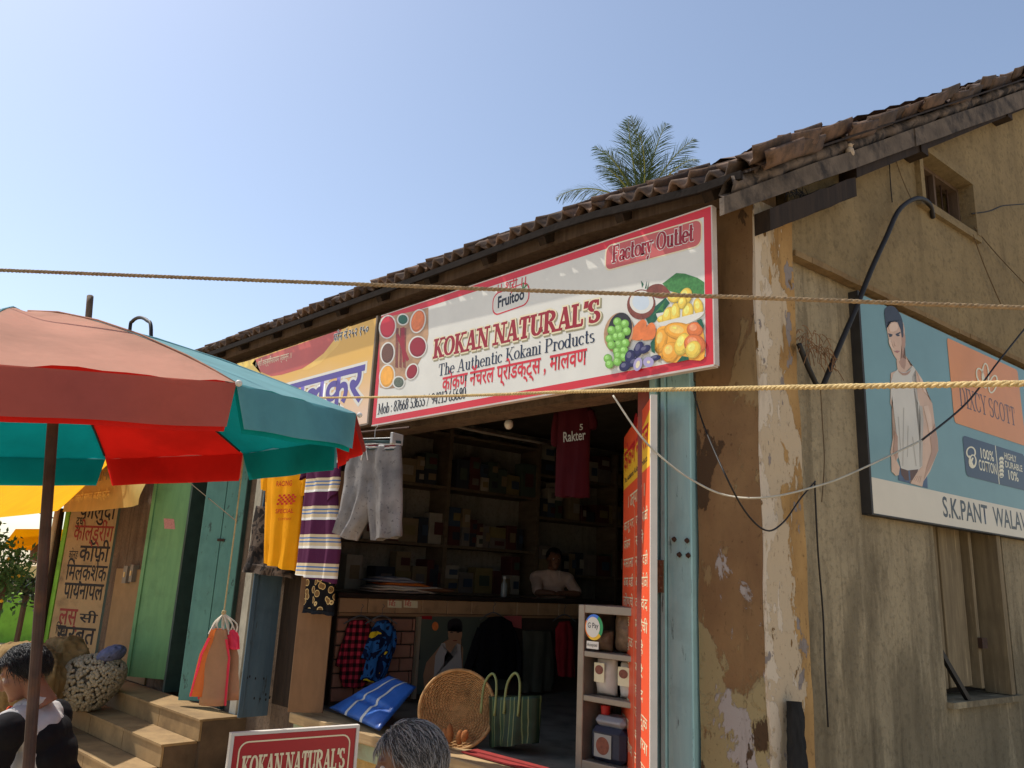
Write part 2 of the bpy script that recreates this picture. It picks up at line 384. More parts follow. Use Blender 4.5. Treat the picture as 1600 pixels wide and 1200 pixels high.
M_TEAL = mat_wood('teal_paint', srgb(100,146,132), srgb(88,132,122), .45, (7,7,1), .15, ((10,10,4), 1.5, srgb(66,86,78)))
M_LIME = pm('lime_paint', srgb(120,176,58), .7, .15, 4, .2, dirt=srgb(86,120,44), dscale=5, dmin=.55, dmax=.8)
M_IRON = pm('rusty_iron', srgb(70,50,40), .7, .3, 30, .3, metal=.4)
M_BLACK = pm('black_plastic', srgb(28,26,26), .45, .2, 20, .05)
M_INT = mat_plaster('shop_inside_plaster', [srgb(140,134,122), srgb(154,146,132), srgb(104,98,88)], .5)
M_FLOOR = pm('worn_floor', srgb(112,110,100), .5, .25, 5, .15, dirt=srgb(60,58,52), dscale=3)

# ================================================================ ground
m, nt, p = newmat('dusty_road', .95, .1)
v = mapping(nt); c = mix_rgb(nt, srgb(178,158,128), srgb(196,174,140), noise(nt, v, 1.3, 8, .65))
c = mix_rgb(nt, c, srgb(140,124,100), ramp(nt, noise(nt, v, 14, 6, .7), [(.5, 0), (.7, .8)]))
nt.links.new(c, p.inputs['Base Color']); bump(nt, p, noise(nt, v, 60, 6, .7), .5, .01)
GZ = -.15
bm = NB(); quad(bm, (-600,-600,GZ), (600,-600,GZ), (600,600,GZ), (-600,600,GZ))
setp(obj('ground', bm, m), 'dusty trodden street in front of the shops', None, None, 'structure')

# ================================================================ the old building
W = Vector((.13139, .99133, 0)); NWV = Vector((.99133, -.13139, 0)); Z = Vector((0, 0, 1))
CX, CY = -1.9685, 3.75
SW = Frame((CX, CY, 0), W, Z, NWV)
FA = Frame((0, CY, 0), (1,0,0), Z, (0,-1,0))
bld = thing('old_building', 'old plastered building with tiled roof, open shop front and bare side wall', 'building', (CX, CY, GZ))
YB = 14.4
LEN = (YB - CY) / W.y
# facade
bm = NB()
for q0, q1 in (((-2.335, CY), (CX, CY)),):
    a = [Vector((q0[0], CY, GZ)), Vector((CX, CY, GZ)), Vector((CX, CY, GZ)) + W*.24, Vector((q0[0], CY+.24, GZ))]
    lo = [bm.verts.new(x) for x in a]; hi = [bm.verts.new(x + Vector((0,0,3.98))) for x in a]
    for i in range(4): bm.faces.new((lo[i], lo[(i+1)%4], hi[(i+1)%4], hi[i]))
    bm.faces.new(lo[::-1]); bm.faces.new(hi)
bmesh.ops.subdivide_edges(bm, edges=[e for e in bm.edges if abs(e.verts[0].co.z-e.verts[1].co.z) > 1], cuts=30)
for q in bm.verts:
    if q.co.z > -.1: q.co += Vector((1, -.2, 0)) * (mnoise.noise(q.co * 3.1) * .014)
obj('corner_pier', bm, M_PIER, bld)
bm = NB()
box(bm, (-13, CY, 2.74), (-2.335, CY+.2, 3.93))
obj('facade_lintel', bm, M_LINTEL, bld)
bm = NB()
box(bm, (-6.56, CY, .5), (-6.10, CY+.22, 2.74))
obj('door_jamb', bm, M_DARKWOOD, bld)
bm = NB()
for a, b in ((-7.42, -7.16), (-7.04, -6.56)): box(bm, (a, CY, GZ), (b, CY+.2, 2.74))
box(bm, (-10.85, CY, GZ), (-8.74, CY+.2, 2.74)); box(bm, (-13, CY, GZ), (-11.9, CY+.2, 2.74))
box(bm, (-6.56, CY, GZ), (-6.1, CY+.2, .5))
obj('facade_pier', bm, M_LINTEL, bld)
bm = NB(); box(bm, (-7.16, CY-.07, GZ), (-7.04, CY+.2, 2.74))
obj('cream_post', bm, pm('cream_limewash', srgb(190,182,160), .9, .2, 6, .2, dirt=srgb(110,96,74), dscale=4), bld)
# plinth, floor, threshold
bm = NB(); box(bm, (-6.1, CY+.02, GZ), (-2.335, CY+.2, .30))
obj('plinth', bm, mat_plaster('plinth_plaster', [srgb(196,166,108), srgb(182,150,94), srgb(130,104,66)], .4), bld)
bm = NB(); box(bm, (-7.3, CY+.2, GZ), (-2.27, 9.1, .5)); fl = obj('shop_floor', bm, M_FLOOR, bld)
thr = thing('threshold', 'worn wooden plank threshold along the open shop front', 'threshold', (-4.3, CY, .3))
for k, (z0, z1, y0, mm) in enumerate(((.425, .505, CY-.10, mat_wood('sill_wood', srgb(176,150,110), srgb(146,120,86), grain=(1.2,14,14))), (.305, .42, CY-.05, pm('pale_green_board', srgb(150,158,128), .8, .2, 6, .2, dirt=srgb(120,104,76))))):
    x = -6.08
    for L in (1.32, 1.22, 1.14):
        bm = NB(); box(bm, (x, y0 + random.uniform(-.008, .008), z0), (x+L-.012, CY+.2-.003*k, z1 + random.uniform(-.006, .004))); x += L
        bmesh.ops.bevel(bm, geom=bm.edges[:], offset=.006, segments=1, affect='EDGES')
        obj('plank', bm, mm, thr)
# inner walls and ceiling of the shop
LWI = Frame((-7.0, 4.0, 0), W, Z, NWV)
bm = NB(); fbox(bm, LWI, -.03, 5.4, .5, 3.5, -.46, -.36); obj('inner_wall', bm, M_INT, bld)
bm = NB(); box(bm, (-7.0, 9.0, .5), (-1.4, 9.1, 3.5)); obj('inner_wall', bm, M_INT, bld)
bm = NB(); fbox(bm, SW, .26, 5.3, .5, 3.5, -.62, -.5); obj('inner_wall', bm, M_INT, bld)
bm = NB(); box(bm, (-7.2, CY+.2, 3.42), (-2.25, 9.1, 3.50)); obj('ceiling', bm, pm('board_ceiling', srgb(86,78,68), .9, .3, 4), bld)
bm = NB(); box(bm, (-13, 8.6, GZ), (-7.05, 8.7, 3.6)); box(bm, (-13.0, CY+.2, GZ), (-12.8, YB, 3.9)); box(bm, (-10.0, CY+.2, GZ), (-9.9, 8.6, 3.6))
box(bm, (-13, YB-.2, GZ), (-.6, YB, 3.6)); box(bm, (-12.8, CY+.2, 3.42), (-7.2, 8.6, 3.5))
obj('back_wall', bm, M_LINTEL, bld)
bm = NB(); box(bm, (-12.8, CY+.2, GZ), (-7.2, 8.6, .34)); obj('neighbour_floor', bm, M_FLOOR, bld)

# side wall
def zroof(u): return 3.80 + .595 * u
bm = NB(); fbox(bm, SW, .002, .37, GZ, 3.74, -.3, .012)
bmesh.ops.subdivide_edges(bm, edges=[e for e in bm.edges if abs(e.verts[0].co.z-e.verts[1].co.z) > 1], cuts=36)
for q in bm.verts:
    if q.co.z > -.1: q.co += W * (mnoise.noise(q.co * 2.7) * .016) + NWV * (mnoise.noise(q.co * 4.1 + Vector((5,0,0))) * .008)
pil = obj('corner_pilaster', bm, M_PILA, bld)
bm = NB()
for u0, u1, v0, v1 in ((.372, 1.955, GZ, 3.53), (1.957, 3.0, GZ, .975), (1.957, 3.0, 2.35, 3.53), (3.002, LEN, GZ, 3.53)):
    fbox(bm, SW, u0, u1, v0, v1, -.34, -.06)
obj('side_wall', bm, M_WALL, bld)
bm = NB()
def gpoly(us, lo, hi): prism(bm, SW, [(us[0], lo), (us[1], lo), (us[1], hi(us[1]) if callable(hi) else hi), (us[0], hi(us[0]) if callable(hi) else hi)], -.34, -.005)
UM = (9.0 - CY) / W.y
gpoly((.374, 2.07), 3.53, zroof); gpoly((2.07, 2.92), 3.53, 4.44); gpoly((2.07, 2.92), 4.87, zroof); gpoly((2.92, UM), 3.53, zroof)
gpoly((UM, LEN), 3.53, lambda u: zroof(UM) - .595*(u-UM))
obj('gable_wall', bm, M_GABLE, bld)
bm = NB()
N = 60
for i in range(N):
    u0, u1 = .40 + (LEN-.4)*i/N, .40 + (LEN-.4)*(i+1)/N
    fbox(bm, SW, u0, u1+.001, 3.512 + .006*mnoise.noise(Vector((u0*3,0,0))), 3.548 + .006*mnoise.noise(Vector((u0*3,5,0))), -.05, .012 + .010*mnoise.noise(Vector((u0*2,9,0))))
obj('ledge', bm, mat_plaster('ledge_plaster', [srgb(142,118,84), srgb(126,102,72), srgb(86,66,46)], .3), bld)

# small barred window high in the gable
gw = obj('gable_window', (lambda b: (fbox(b, SW, 2.075, 2.915, 4.445, 4.865, -.33, -.25), b)[1])(NB()), pm('window_black', (.01,.01,.012), .6, .1), bld)
bm = NB()
for u0, u1, v0, v1 in ((2.02, 2.97, 4.865, 4.93), (2.02, 2.075, 4.43, 4.865), (2.915, 2.97, 4.43, 4.865)): fbox(bm, SW, u0, u1, v0, v1, -.2, .035)
fbox(bm, SW, 2.0, 2.99, 4.38, 4.445, -.2, .03)
obj('window_surround', bm, M_GABLE, gw)
bm = NB()
for a in ((2.075, 2.105, 4.445, 4.865), (2.885, 2.915, 4.445, 4.865), (2.105, 2.885, 4.835, 4.865), (2.105, 2.885, 4.445, 4.475), (2.48, 2.51, 4.475, 4.835)): fbox(bm, SW, *a, -.16, -.08)
obj('window_frame', bm, M_BEAM, gw)
for k in range(7):
    bm = NB(); tube(bm, [SW.p(2.15 + k*.105 + (.02 if k > 2 else 0), 4.475, -.12), SW.p(2.15 + k*.105 + (.02 if k > 2 else 0), 4.835, -.12)], .007, 6); obj('window_bar', bm, M_IRON, gw)

# shuttered window low in the side wall
sw = obj('shuttered_window', (lambda b: (fbox(b, SW, 1.96, 3.0, .98, 2.348, -.345, -.30), b)[1])(NB()), pm('recess_dark', srgb(54,44,34), .9, .2), bld)
x = 1.972
for k, wdt in enumerate((.265, .33)):
    bm = NB(); fbox(bm, SW, x, x+wdt-.014, 1.045 + .008*k, 2.34, -.20 + .008*k, -.165 + .008*k, .004); x += wdt
    obj('shutter_board', bm, M_SHUT, sw)
bm = NB(); fbox(bm, SW, 2.60, 2.645, 1.04, 2.34, -.26, -.12); obj('window_post', bm, M_SHUT, sw)
bm = NB(); fbox(bm, SW, 2.84, 2.905, 1.0, 2.34, -.20, -.03); obj('window_post', bm, M_SHUT, sw)
bm = NB(); fbox(bm, SW, 1.95, 3.02, .955, .992, -.30, -.02); obj('sill', bm, M_WALL, sw)
bm = NB(); beam(bm, SW.p(1.95, 1.34, -.10), SW.p(2.22, .995, -.05), .028, .03); obj('bar', bm, M_BLACK, sw)
bm = NB(); fbox(bm, SW, 2.60, 2.68, 1.30, 1.37, -.12, -.09); obj('latch', bm, M_IRON, sw)

# ---------------------------------------------------------------- roof
def mat_tile():
    m, nt, p = newmat('clay_roof_tile', .9, .15)
    v = mapping(nt); oi = nt.nodes.new('ShaderNodeObjectInfo')
    c = mix_rgb(nt, srgb(116,92,76), srgb(86,74,66), oi.outputs['Random'])
    c = mix_rgb(nt, c, srgb(140,106,84), ramp(nt, noise(nt, v, 7, 6, .65), [(.5, 0), (.75, .7)]))
    c = mix_rgb(nt, c, srgb(58,52,48), ramp(nt, noise(nt, v, 11, 7, .7), [(.45, 0), (.68, .9)]))
    nt.links.new(c, p.inputs['Base Color']); bump(nt, p, noise(nt, v, 45, 5, .7), .5, .01); return m
M_TILE = mat_tile()
EY = 3.435
SL = math.atan(.6)
def edrop(x): 
    t = min(1, max(0, (x + 3.1) / 1.1)); return -.09 * t * t * (3 - 2*t) + .004 * (-3 - x)
def zr(x, y): return 3.785 + .6 * (y - EY) + edrop(x)
def eyx(x): return EY + .018 * min(1, max(0, (-2.6 - x) / 2.0)) - .012
# under-boards (dark deck) and framing
bm = NB()
for xa, xb in ((-13.3, -8), (-8, -3.1), (-3.1, -2.6), (-2.6, -2.1), (-2.1, -1.83)):
    P = []
    for x in (xa, xb):
        e = 0 if x < -1.9 else 0
        P.append([Vector((x + (W.x/W.y)*(y-EY)*(1 if x > -4 else 0), y, zr(x, y) + .02)) for y in (EY+.05, 9.0)])
    for dz in (0, .02):
        pass
    lo = [bm.verts.new(q) for q in (P[0][0], P[1][0], P[1][1], P[0][1])]; hi = [bm.verts.new(q.co + Vector((0,0,.015))) for q in lo]
    for i in range(4): bm.faces.new((lo[i], lo[(i+1)%4], hi[(i+1)%4], hi[i]))
    bm.faces.new(lo[::-1]); bm.faces.new(hi)
b2 = [Vector((-13.3, 9.0, 7.14)), Vector((-1.1, 9.0, 7.06)), Vector((-.4, 14.7, 3.64)), Vector((-13.3, 14.7, 3.72))]
quad(bm, *b2)
roof = obj('roof', bm, M_DARKWOOD, bld)
for k in range(19):
    x = -12.9 + k*.6 + random.uniform(-.04, .04)
    if x > -1.95: break
    bm = NB(); beam(bm, (x, EY+.06, zr(x, EY+.06)-.03), (x, 4.6, zr(x, 4.6)-.03), .06, .085); obj('rafter', bm, M_DARKWOOD, roof)
bm = NB(); beam(bm, (-13.2, CY-.10, 3.86), (-3.0, CY-.10, 3.84), .12, .13); beam(bm, (-3.0, CY-.10, 3.84), (-1.86, CY-.10, 3.76), .12, .13); obj('wall_plate', bm, M_BEAM, roof)
bm = NB()
PE = [(x_, eyx(x_)-.006, zr(x_, EY)+.004) for x_ in (-13.2, -8, -4.6, -3.1, -2.8, -2.45, -2.1, -1.84)]
for a_, b_ in zip(PE, PE[1:]): beam(bm, a_, b_, .022, .046)  # batten set foremost, shaped to throw a straight shadow edge onto the sign
bm.verts.ensure_lookup_table(); obj('eave_batten', bm, pm('dark_batten', srgb(36,31,28), .95, .3, 9, .4, .1), roof)
# one clay tile: two waves across, lipped at the foot
TW, TL = .232, .40
def tile_mesh(name, seed, broken=0):
    rnd = random.Random(seed); bm = NB(); nx, ny = 13, 4; th = .016
    def h(u): return .029 * math.cos(u * 4 * math.pi) + (.010 if u > .93 else 0)
    g = {}
    for s in (0, 1):
        for i in range(nx):
            for j in range(ny):
                u, t = i/(nx-1), j/(ny-1)
                x = (u-.5)*TW*1.04; y = t*TL; z = h(u) + (th if s else 0) + (.006 if j == 0 and s else 0)
                if broken and j == 0: y += rnd.uniform(0, .06)
                if j == 0: y += .004*math.sin(u*9+seed)
                g[s,i,j] = bm.verts.new((x, y, z))
    for i in range(nx-1):
        for j in range(ny-1):
            bm.faces.new((g[1,i,j], g[1,i+1,j], g[1,i+1,j+1], g[1,i,j+1])); bm.faces.new((g[0,i,j+1], g[0,i+1,j+1], g[0,i+1,j], g[0,i,j]))
    for i in range(nx-1):
        bm.faces.new((g[0,i,0], g[0,i+1,0], g[1,i+1,0], g[1,i,0])); bm.faces.new((g[1,i,ny-1], g[1,i+1,ny-1], g[0,i+1,ny-1], g[0,i,ny-1]))
    for j in range(ny-1):
        bm.faces.new((g[0,0,j+1], g[0,0,j], g[1,0,j], g[1,0,j+1])); bm.faces.new((g[0,nx-1,j], g[0,nx-1,j+1], g[1,nx-1,j+1], g[1,nx-1,j]))
    me = bpy.data.meshes.new(name); bm.to_mesh(me); bm.free(); me.materials.append(M_TILE)
    for p_ in me.polygons: p_.use_smooth = True
    return me
TM = [tile_mesh('tile', k, k > 3) for k in range(6)]
def put_tile(x, y, z, rx=SL, jit=1.0, rz=0.0):
    M = Matrix.Translation((x, y, z)) @ Matrix.Rotation(rz + random.gauss(0, .02)*jit, 4, 'Z') @ Matrix.Rotation(rx + random.gauss(0, .02)*jit, 4, 'X') @ Matrix.Rotation(random.gauss(0, .03)*jit, 4, 'Y')
    return inst('tile', random.choice(TM if random.random() < .6 else TM[4:]), roof, M)
DY = .31 * math.cos(SL)
for r_ in range(3):
    x = -13.1
    while x < -1.86:
        y = eyx(x) + r_*DY + random.gauss(0, .006); put_tile(x, y, zr(x, y) + .062 + random.gauss(0, .009) + r_*.004); x += TW + random.uniform(-.006, .004)
# the two tile columns along the gable edge, up to the ridge
VO = .17
for r_ in range(3, 20):
    for cidx in range(3):
        y = EY + r_*DY; 
        if y > 8.9: break
        xe = CX + (W.x/W.y)*(y-CY) + VO/W.y - .11 - cidx*TW + random.gauss(0, .018)
        put_tile(xe, y + random.gauss(0, .012), zr(-2.0, y) + .052 + random.gauss(0, .010) + (.03 if cidx == 0 and r_ % 3 == 0 else 0), jit=2.0, rz=-.13)
# loose tiles lying on the bottom corner of the gable edge
for k, (dx, dy, dz, a) in enumerate(((.03, -.06, .03, .12), (.05, .20, .05, .2), (.02, .46, .045, .1), (.07, .02, -.035, .2), (.08, .30, -.01, .16))):
    y = EY + .1 + dy; put_tile(CX + .04 + dx, y, zr(-2, y) + .05 + dz, SL + .02, 2.5, -a)
# the rest of the field, too far up to be told apart
bm = NB(); rows = 19; xs = [-13.2 + i*.058 for i in range(int(11.0/.058))]
pv = None
for r_ in range(3, 19):
    for e in (0, 1):
        y = EY + r_*DY + e*(DY+.03); cur = []
        for i, x in enumerate(xs):
            xx = x + (W.x/W.y)*(y-EY)*max(0, (x+13)/11)
            cur.append(bm.verts.new((xx, y, zr(-4, y) + .05 + .02*math.cos(i*math.pi/2*1.0) + (.03 if e == 0 else .0))))
        if e == 1:
            for i in range(len(xs)-1): bm.faces.new((pv[i], pv[i+1], cur[i+1], cur[i]))
        pv = cur
fld = obj('tile_field', bm, M_TILE, roof, smooth=True); fld['kind'] = 'stuff'
# gable edge: board, purlin ends, mortar
bm = NB()
N = 14
for i in range(N):
    u0, u1 = -.44 + 6.0*i/N, -.44 + 6.0*(i+1)/N
    za = lambda u: 3.80 + .592*u + .012*mnoise.noise(Vector((u*1.5, 0, 0)))
    zb = lambda u: 3.69 + .575*u + .010*mnoise.noise(Vector((u*2, 4, 0)))
    prism(bm, SW, [(u0, zb(u0)), (u1-(.006 if i in (4, 9) else 0), zb(u1)), (u1-(.006 if i in (4, 9) else 0), za(u1)), (u0, za(u0))], .125 + .008*(i > 4), .155 + .008*(i > 4))
obj('verge_board', bm, pm('sooty_board', srgb(98,86,74), .9, .3, 7, .5, dirt=srgb(52,46,42), dscale=5, dmin=.45, dmax=.62), roof)
bm = NB(); NN = 150; rings = []
for i in range(NN):
    u = -.36 + 5.9*i/(NN-1); zc = 3.845 + .594*u; r0 = []
    for k in range(7):
        a_ = 2*math.pi*k/7; rr = .045 + .035*mnoise.noise(Vector((u*7, math.cos(a_)*1.2, math.sin(a_)*1.2)))
        r0.append(bm.verts.new(SW.p(u, zc + rr*math.sin(a_)*1.1, .105 + rr*math.cos(a_)*.9)))
    rings.append(r0)
for i in range(NN-1):
    for k in range(7): bm.faces.new((rings[i][k], rings[i][(k+1)%7], rings[i+1][(k+1)%7], rings[i+1][k]))
obj('verge_mortar', bm, pm('old_mortar', srgb(104,90,78), .95, .35, 14, .6, dirt=srgb(50,44,40), dscale=9, dmin=.45, dmax=.6), roof, smooth=True)
for u, L in ((1.9, .25), (3.6, .25)):
    bm = NB(); fbox(bm, SW, u-.05, u+.05, zroof(u)-.23, zroof(u)-.10, -.2, .13); obj('purlin', bm, M_DARKWOOD, roof)
bm = NB()
for i in range(9):
    u0, u1 = .0 + .93*i/9, .0 + .93*(i+1)/9; r0 = lambda u: 3.50 + .575*u + .015*mnoise.noise(Vector((u*9, 2, 0)))
    prism(bm, SW, [(u0, r0(u0)), (u1, r0(u1)), (u1, r0(u1)+.13), (u0, r0(u0)+.13)], .02, .12)
obj('broken_soffit_board', bm, M_DARKWOOD, roof)
bm = NB()
for i in range(9):
    u0, u1 = .95 + 4.6*i/9, .95 + 4.6*(i+1)/9
    prism(bm, SW, [(u0, zroof(u0)-.20), (u1, zroof(u1)-.20), (u1, zroof(u1)-.06), (u0, zroof(u0)-.06)], .0, .118)
obj('soffit_board', bm, M_DARKWOOD, roof)

# ---------------------------------------------------------------- doors
def leaf(name, label, pts, z0, z1, m, m2=None, th=.035, panels=2):
    (xa, ya), (xb, yb) = pts; a = Vector((xa, ya, 0)); b = Vector((xb, yb, 0)); U = (b-a).normalized(); Nn = U.cross(Z)
    if Nn.dot(CAM - a) < 0: Nn = -Nn
    F = Frame(a, U, Z, Nn); L = (b-a).length
    t = thing(name, label, 'door', (a + b)/2 + Vector((0,0,z0)), 'painted wooden door leaves')
    bm = NB(); w = L/panels
    for k in range(panels):
        bm = NB(); fbox(bm, F, k*w+.002, (k+1)*w-.003, z0, z1, -th, 0, .003); obj('board', bm, m, t)
    return t, F, L
d1, F1, L1 = leaf('door_leaf', 'teal painted door leaf behind the hanging paper bags', ((-7.70, 3.435), (-7.435, 3.73)), .40, 2.74, M_TEAL, panels=2)
bm = NB(); fbox(bm, F1, L1-.07, L1, .40, 2.74, .002, .03, .003); obj('edge_strip', bm, M_TEAL, d1)
bm = NB(); fbox(bm, F1, .17, .24, 1.86, 1.885, 0, .012, .002); obj('latch', bm, M_IRON, d1)
d2, F2, L2 = leaf('door_leaf', 'bright green door leaf with small pink sticker', ((-9.17, 3.49), (-8.735, 3.73)), .45, 2.74, M_GREEN, panels=1)
bm = NB(); fbox(bm, F2, 0, .045, .452, 2.74, .001, .014, .002); obj('edge_strip', bm, M_GREEN, d2)
bm = NB(); q = [F2.uv(*s) for s in ((256,810),(272,811),(274,827),(257,826))]; polyf(bm, F2, q, .002); obj('sticker', bm, pm('pink_sticker', srgb(190,130,120), .5, .2, 60, 0), d2)
d3, F3, L3 = leaf('door_leaf', 'slate blue door leaf with bolt holes beside the shop opening', ((-6.585, 3.475), (-6.57, 3.735)), .40, 2.70, M_BLUED, panels=1)
bm = NB(); fbox(bm, F3, -.012, .03, .402, 2.70, .001, .012, .002); obj('edge_strip', bm, M_BLUED, d3)
bm = NB()
for k, (a, b) in enumerate(((386,1059),(390,1057),(399,1060),(412,1060),(397,1091),(406,1092),(415,1085),(415,1093),(421,1090))):
    u, v = F3.uv(a, b); polyf(bm, F3, ell(u, v, .007, .012, 8), .0018 + .0002*k)
obj('bolt_hole', bm, M_BLACK, d3)
M_TANPLY = mat_wood('tan_ply', srgb(136,104,74), srgb(118,90,64), .6, (5,5,1), .1)
d4, F4, L4 = leaf('door_leaf', 'plain tan plywood leaf left of the checked shirt', ((-5.934, 3.54), (-5.752, 3.75)), .53, 2.45, M_TANPLY, panels=1)
# neighbour's dark opening, its frame
nf = thing('door_frame', 'dark green frame of the neighbouring doorway', 'door frame', (-8.6, CY, .35))
for x0, x1, y0, mm in ((-8.735, -8.67, CY-.03, M_DARKWOOD), (-8.665, -8.62, CY-.06, pm('bottle_green', srgb(48,66,58), .6, .2)), (-7.46, -7.40, CY-.04, MATS['bottle_green'])):
    bm = NB(); box(bm, (x0, y0, .34), (x1, CY+.14, 2.74)); obj('jamb', bm, mm, nf)
# blue post and folded leaf at the right of the opening
bp = thing('door_post', 'weathered light blue door post with hinge beside the stained pier', 'door post', (-2.42, CY, .5))
bm = NB(); box(bm, (-2.505, CY-.035, .5), (-2.350, CY+.12, 2.85)); bmesh.ops.bevel(bm, geom=bm.edges[:], offset=.006, segments=1, affect='EDGES'); obj('post_board', bm, M_BLUE, bp)
bm = NB(); box(bm, (-2.535, CY-.05, .5), (-2.509, CY+.10, 2.85)); obj('post_strip', bm, M_BLUE, bp)
bm = NB(); box(bm, (-2.605, CY-.06, .5), (-2.565, CY+.08, 2.85)); obj('leaf_edge', bm, M_BLUE, bp)
bm = NB(); box(bm, (-2.56, CY+.03, .5), (-2.34, CY+.2, 2.85)); obj('dark_backing', bm, M_DARKWOOD, bp)
u, v = FA.uv(1037, 901)
bm = NB(); box(bm, (u-.045, CY-.072, v-.085), (u+.045, CY-.062, v+.085)); tube(bm, [(u, CY-.075, v-.088), (u, CY-.075, v+.088)], .011, 8)
for dx in (-.03, .03):
    for dz in (-.06, 0, .06): ball(bm, (u+dx, CY-.073, v+dz), .006, 1)
obj('hinge', bm, pm('brass_brown', srgb(126,104,82), .5, .3, 30, .3, metal=.5), bp)
for a, b in ((1056,843),(1076,845),(1064,867),(1078,868)):
    q = at_y(a, b, CY-.035); bm = NB(); tube(bm, [q, q+Vector((0,-.03,0))], .006, 6); ball(bm, q+Vector((0,-.015,0)), (.014,.008,.016), 1); ball(bm, q+Vector((0,-.03,0)), (.008,.006,.01), 1)
    obj('bolt', bm, M_IRON, bp)
# ================================================================ printed signs
def flat(name, col, rough=.35, var=.04, sc_=6, spec=.4): return pm(name, col, rough, var, sc_, 0, spec)
P_WHITE = flat('print_white', srgb(218,216,206)); P_RED = flat('print_red', srgb(206,44,54)); P_DRED = flat('print_dark_red', srgb(150,28,36))
P_BLACK = flat('print_black', srgb(26,28,38)); P_NAVY = flat('print_navy', srgb(30,42,66)); P_CREAM = flat('print_cream', srgb(226,214,178)); P_OLIVE = flat('print_shadow_olive', srgb(150,142,108))
P_PINK = flat('print_rose', srgb(196,96,92)); P_GREEN = flat('print_green', srgb(70,130,66), .35, .3, 60); P_LGREEN = flat('print_light_green', srgb(128,186,78), .35, .15, 40)
P_DGREEN = flat('print_dark_green', srgb(34,92,66), .35, .3, 40); P_YEL = flat('print_yellow', srgb(240,206,84), .35, .12, 20); P_MANGO = flat('print_mango', srgb(244,172,60), .35, .14, 14)
P_ORANGE = flat('print_orange', srgb(226,124,64), .35, .2, 18); P_BROWN = flat('print_brown', srgb(126,66,50), .4, .3, 50); P_PURP = flat('print_purple', srgb(46,42,86), .35, .3, 30)
P_SKIN = flat('print_skin', srgb(206,168,136), .35, .08, 8); P_SKIN2 = flat('print_skin_shade', srgb(176,132,100), .35, .08, 8); P_HAIR = flat('print_hair', srgb(44,40,42), .4, .3, 40)
P_SPICE = flat('print_pepper', srgb(108,70,50), .4, .6, 160); P_TAN = flat('print_tan', srgb(178,140,104), .4, .3, 12); P_GREY = flat('print_grey', srgb(150,150,146)); P_LILAC = flat('print_lilac', srgb(170,160,200))
P_MINT = flat('print_seeds', srgb(96,104,86), .4, .6, 120)
def mp(F, pts, T=None, n=0.0):
    if T: pts = [(T[0] + x*T[2], T[1] + y*T[2]) for x, y in pts]
    return [F.uv(x, y, n) for x, y in pts]
class Sheet:
    """keeps flat print layers a hair apart"""
    def __init__(s, F, parent): s.F, s.par, s.n = F, parent, .0012
    def up(s): s.n += .00025; return s.n
    def poly(s, pts, m, T=None, sm=0, name='print'): return printed(s.F, mp(s.F, pts, T), s.up(), m, s.par, name, sm)
    def el(s, cx, cy, rx, ry, m, T=None, rot=0, a0=0, a1=360, name='print'): return s.poly(ell(cx, cy, rx, ry, 28, rot, a0, a1), m, T, 0, name)
def lighter(m, f, tag):
    nm = m.name + tag
    if nm in MATS: return MATS[nm]
    c = MATS[m.name].node_tree.nodes['Mix'].inputs; b = [(c[6].default_value[i] + c[7].default_value[i])/2 for i in range(3)]
    return flat(nm, [min(.92, x*f + (.10 if f > 1 else 0)) for x in b], .35, .2, 40)
def fruit(S, cx, cy, rx, ry, m, T, rt=0):
    """a printed fruit: rim, body, lit side, small gloss"""
    S.el(cx, cy, rx, ry, lighter(m, .62, '_deep'), T, rt); S.el(cx-rx*.05, cy-ry*.06, rx*.90, ry*.90, lighter(m, .84, '_mid'), T, rt); S.el(cx-rx*.12, cy-ry*.14, rx*.74, ry*.74, m, T, rt)
    S.el(cx-rx*.22, cy-ry*.26, rx*.46, ry*.46, lighter(m, 1.18, '_lit'), T, rt); S.el(cx-rx*.34, cy-ry*.42, rx*.15, ry*.12, lighter(m, 1.7, '_gloss'), T, rt)
def rrect(u0, u1, v0, v1, r, n=5):
    o = []
    for cu, cv, a in ((u1-r, v1-r, 0), (u0+r, v1-r, 90), (u0+r, v0+r, 180), (u1-r, v0+r, 270)):
        o += [(cu + r*math.cos(R(a+90*i/n)), cv + r*math.sin(R(a+90*i/n))) for i in range(n+1)]
    return o
# ---------------------------------------------------------------- main shop sign
SG = Frame((-5.07, 3.5, 2.735), (1,0,0), Z, (0,-1,0)); SGW, SGH = 3.0, .887
sg = thing('shop_sign', 'long white signboard with red border, KOKAN NATURALS, spices and fruit', 'sign', (-3.57, 3.53, 2.735))
bm = NB(); fbox(bm, SG, 0, SGW, 0, SGH, -.035, 0, .003); obj('panel', bm, P_WHITE, sg)
S = Sheet(SG, sg); S.n = .002
bw = .048
for a in ((0, SGW, 0, bw), (0, SGW, SGH-bw, SGH), (0, bw, bw, SGH-bw), (SGW-bw, SGW, bw, SGH-bw)):
    printed(SG, [(a[0]+.002, a[2]), (a[1]-.002, a[2]), (a[1]-.002, a[3]), (a[0]+.002, a[3])], .0024, P_RED, sg, 'border')
bm = NB(); fbox(bm, SG, SGW, SGW+.008, -.004, SGH+.006, -.04, .004); fbox(bm, SG, 0, SGW, -.012, -.001, -.04, .003); fbox(bm, SG, 0, SGW, SGH, SGH+.008, -.04, .003)
obj('edge_trim', bm, pm('pale_trim', srgb(196,184,176), .5, .1), sg)
T8 = (560, 300, .3625); T6 = (560, 460, .17505); T7 = (920, 400, 1/6)
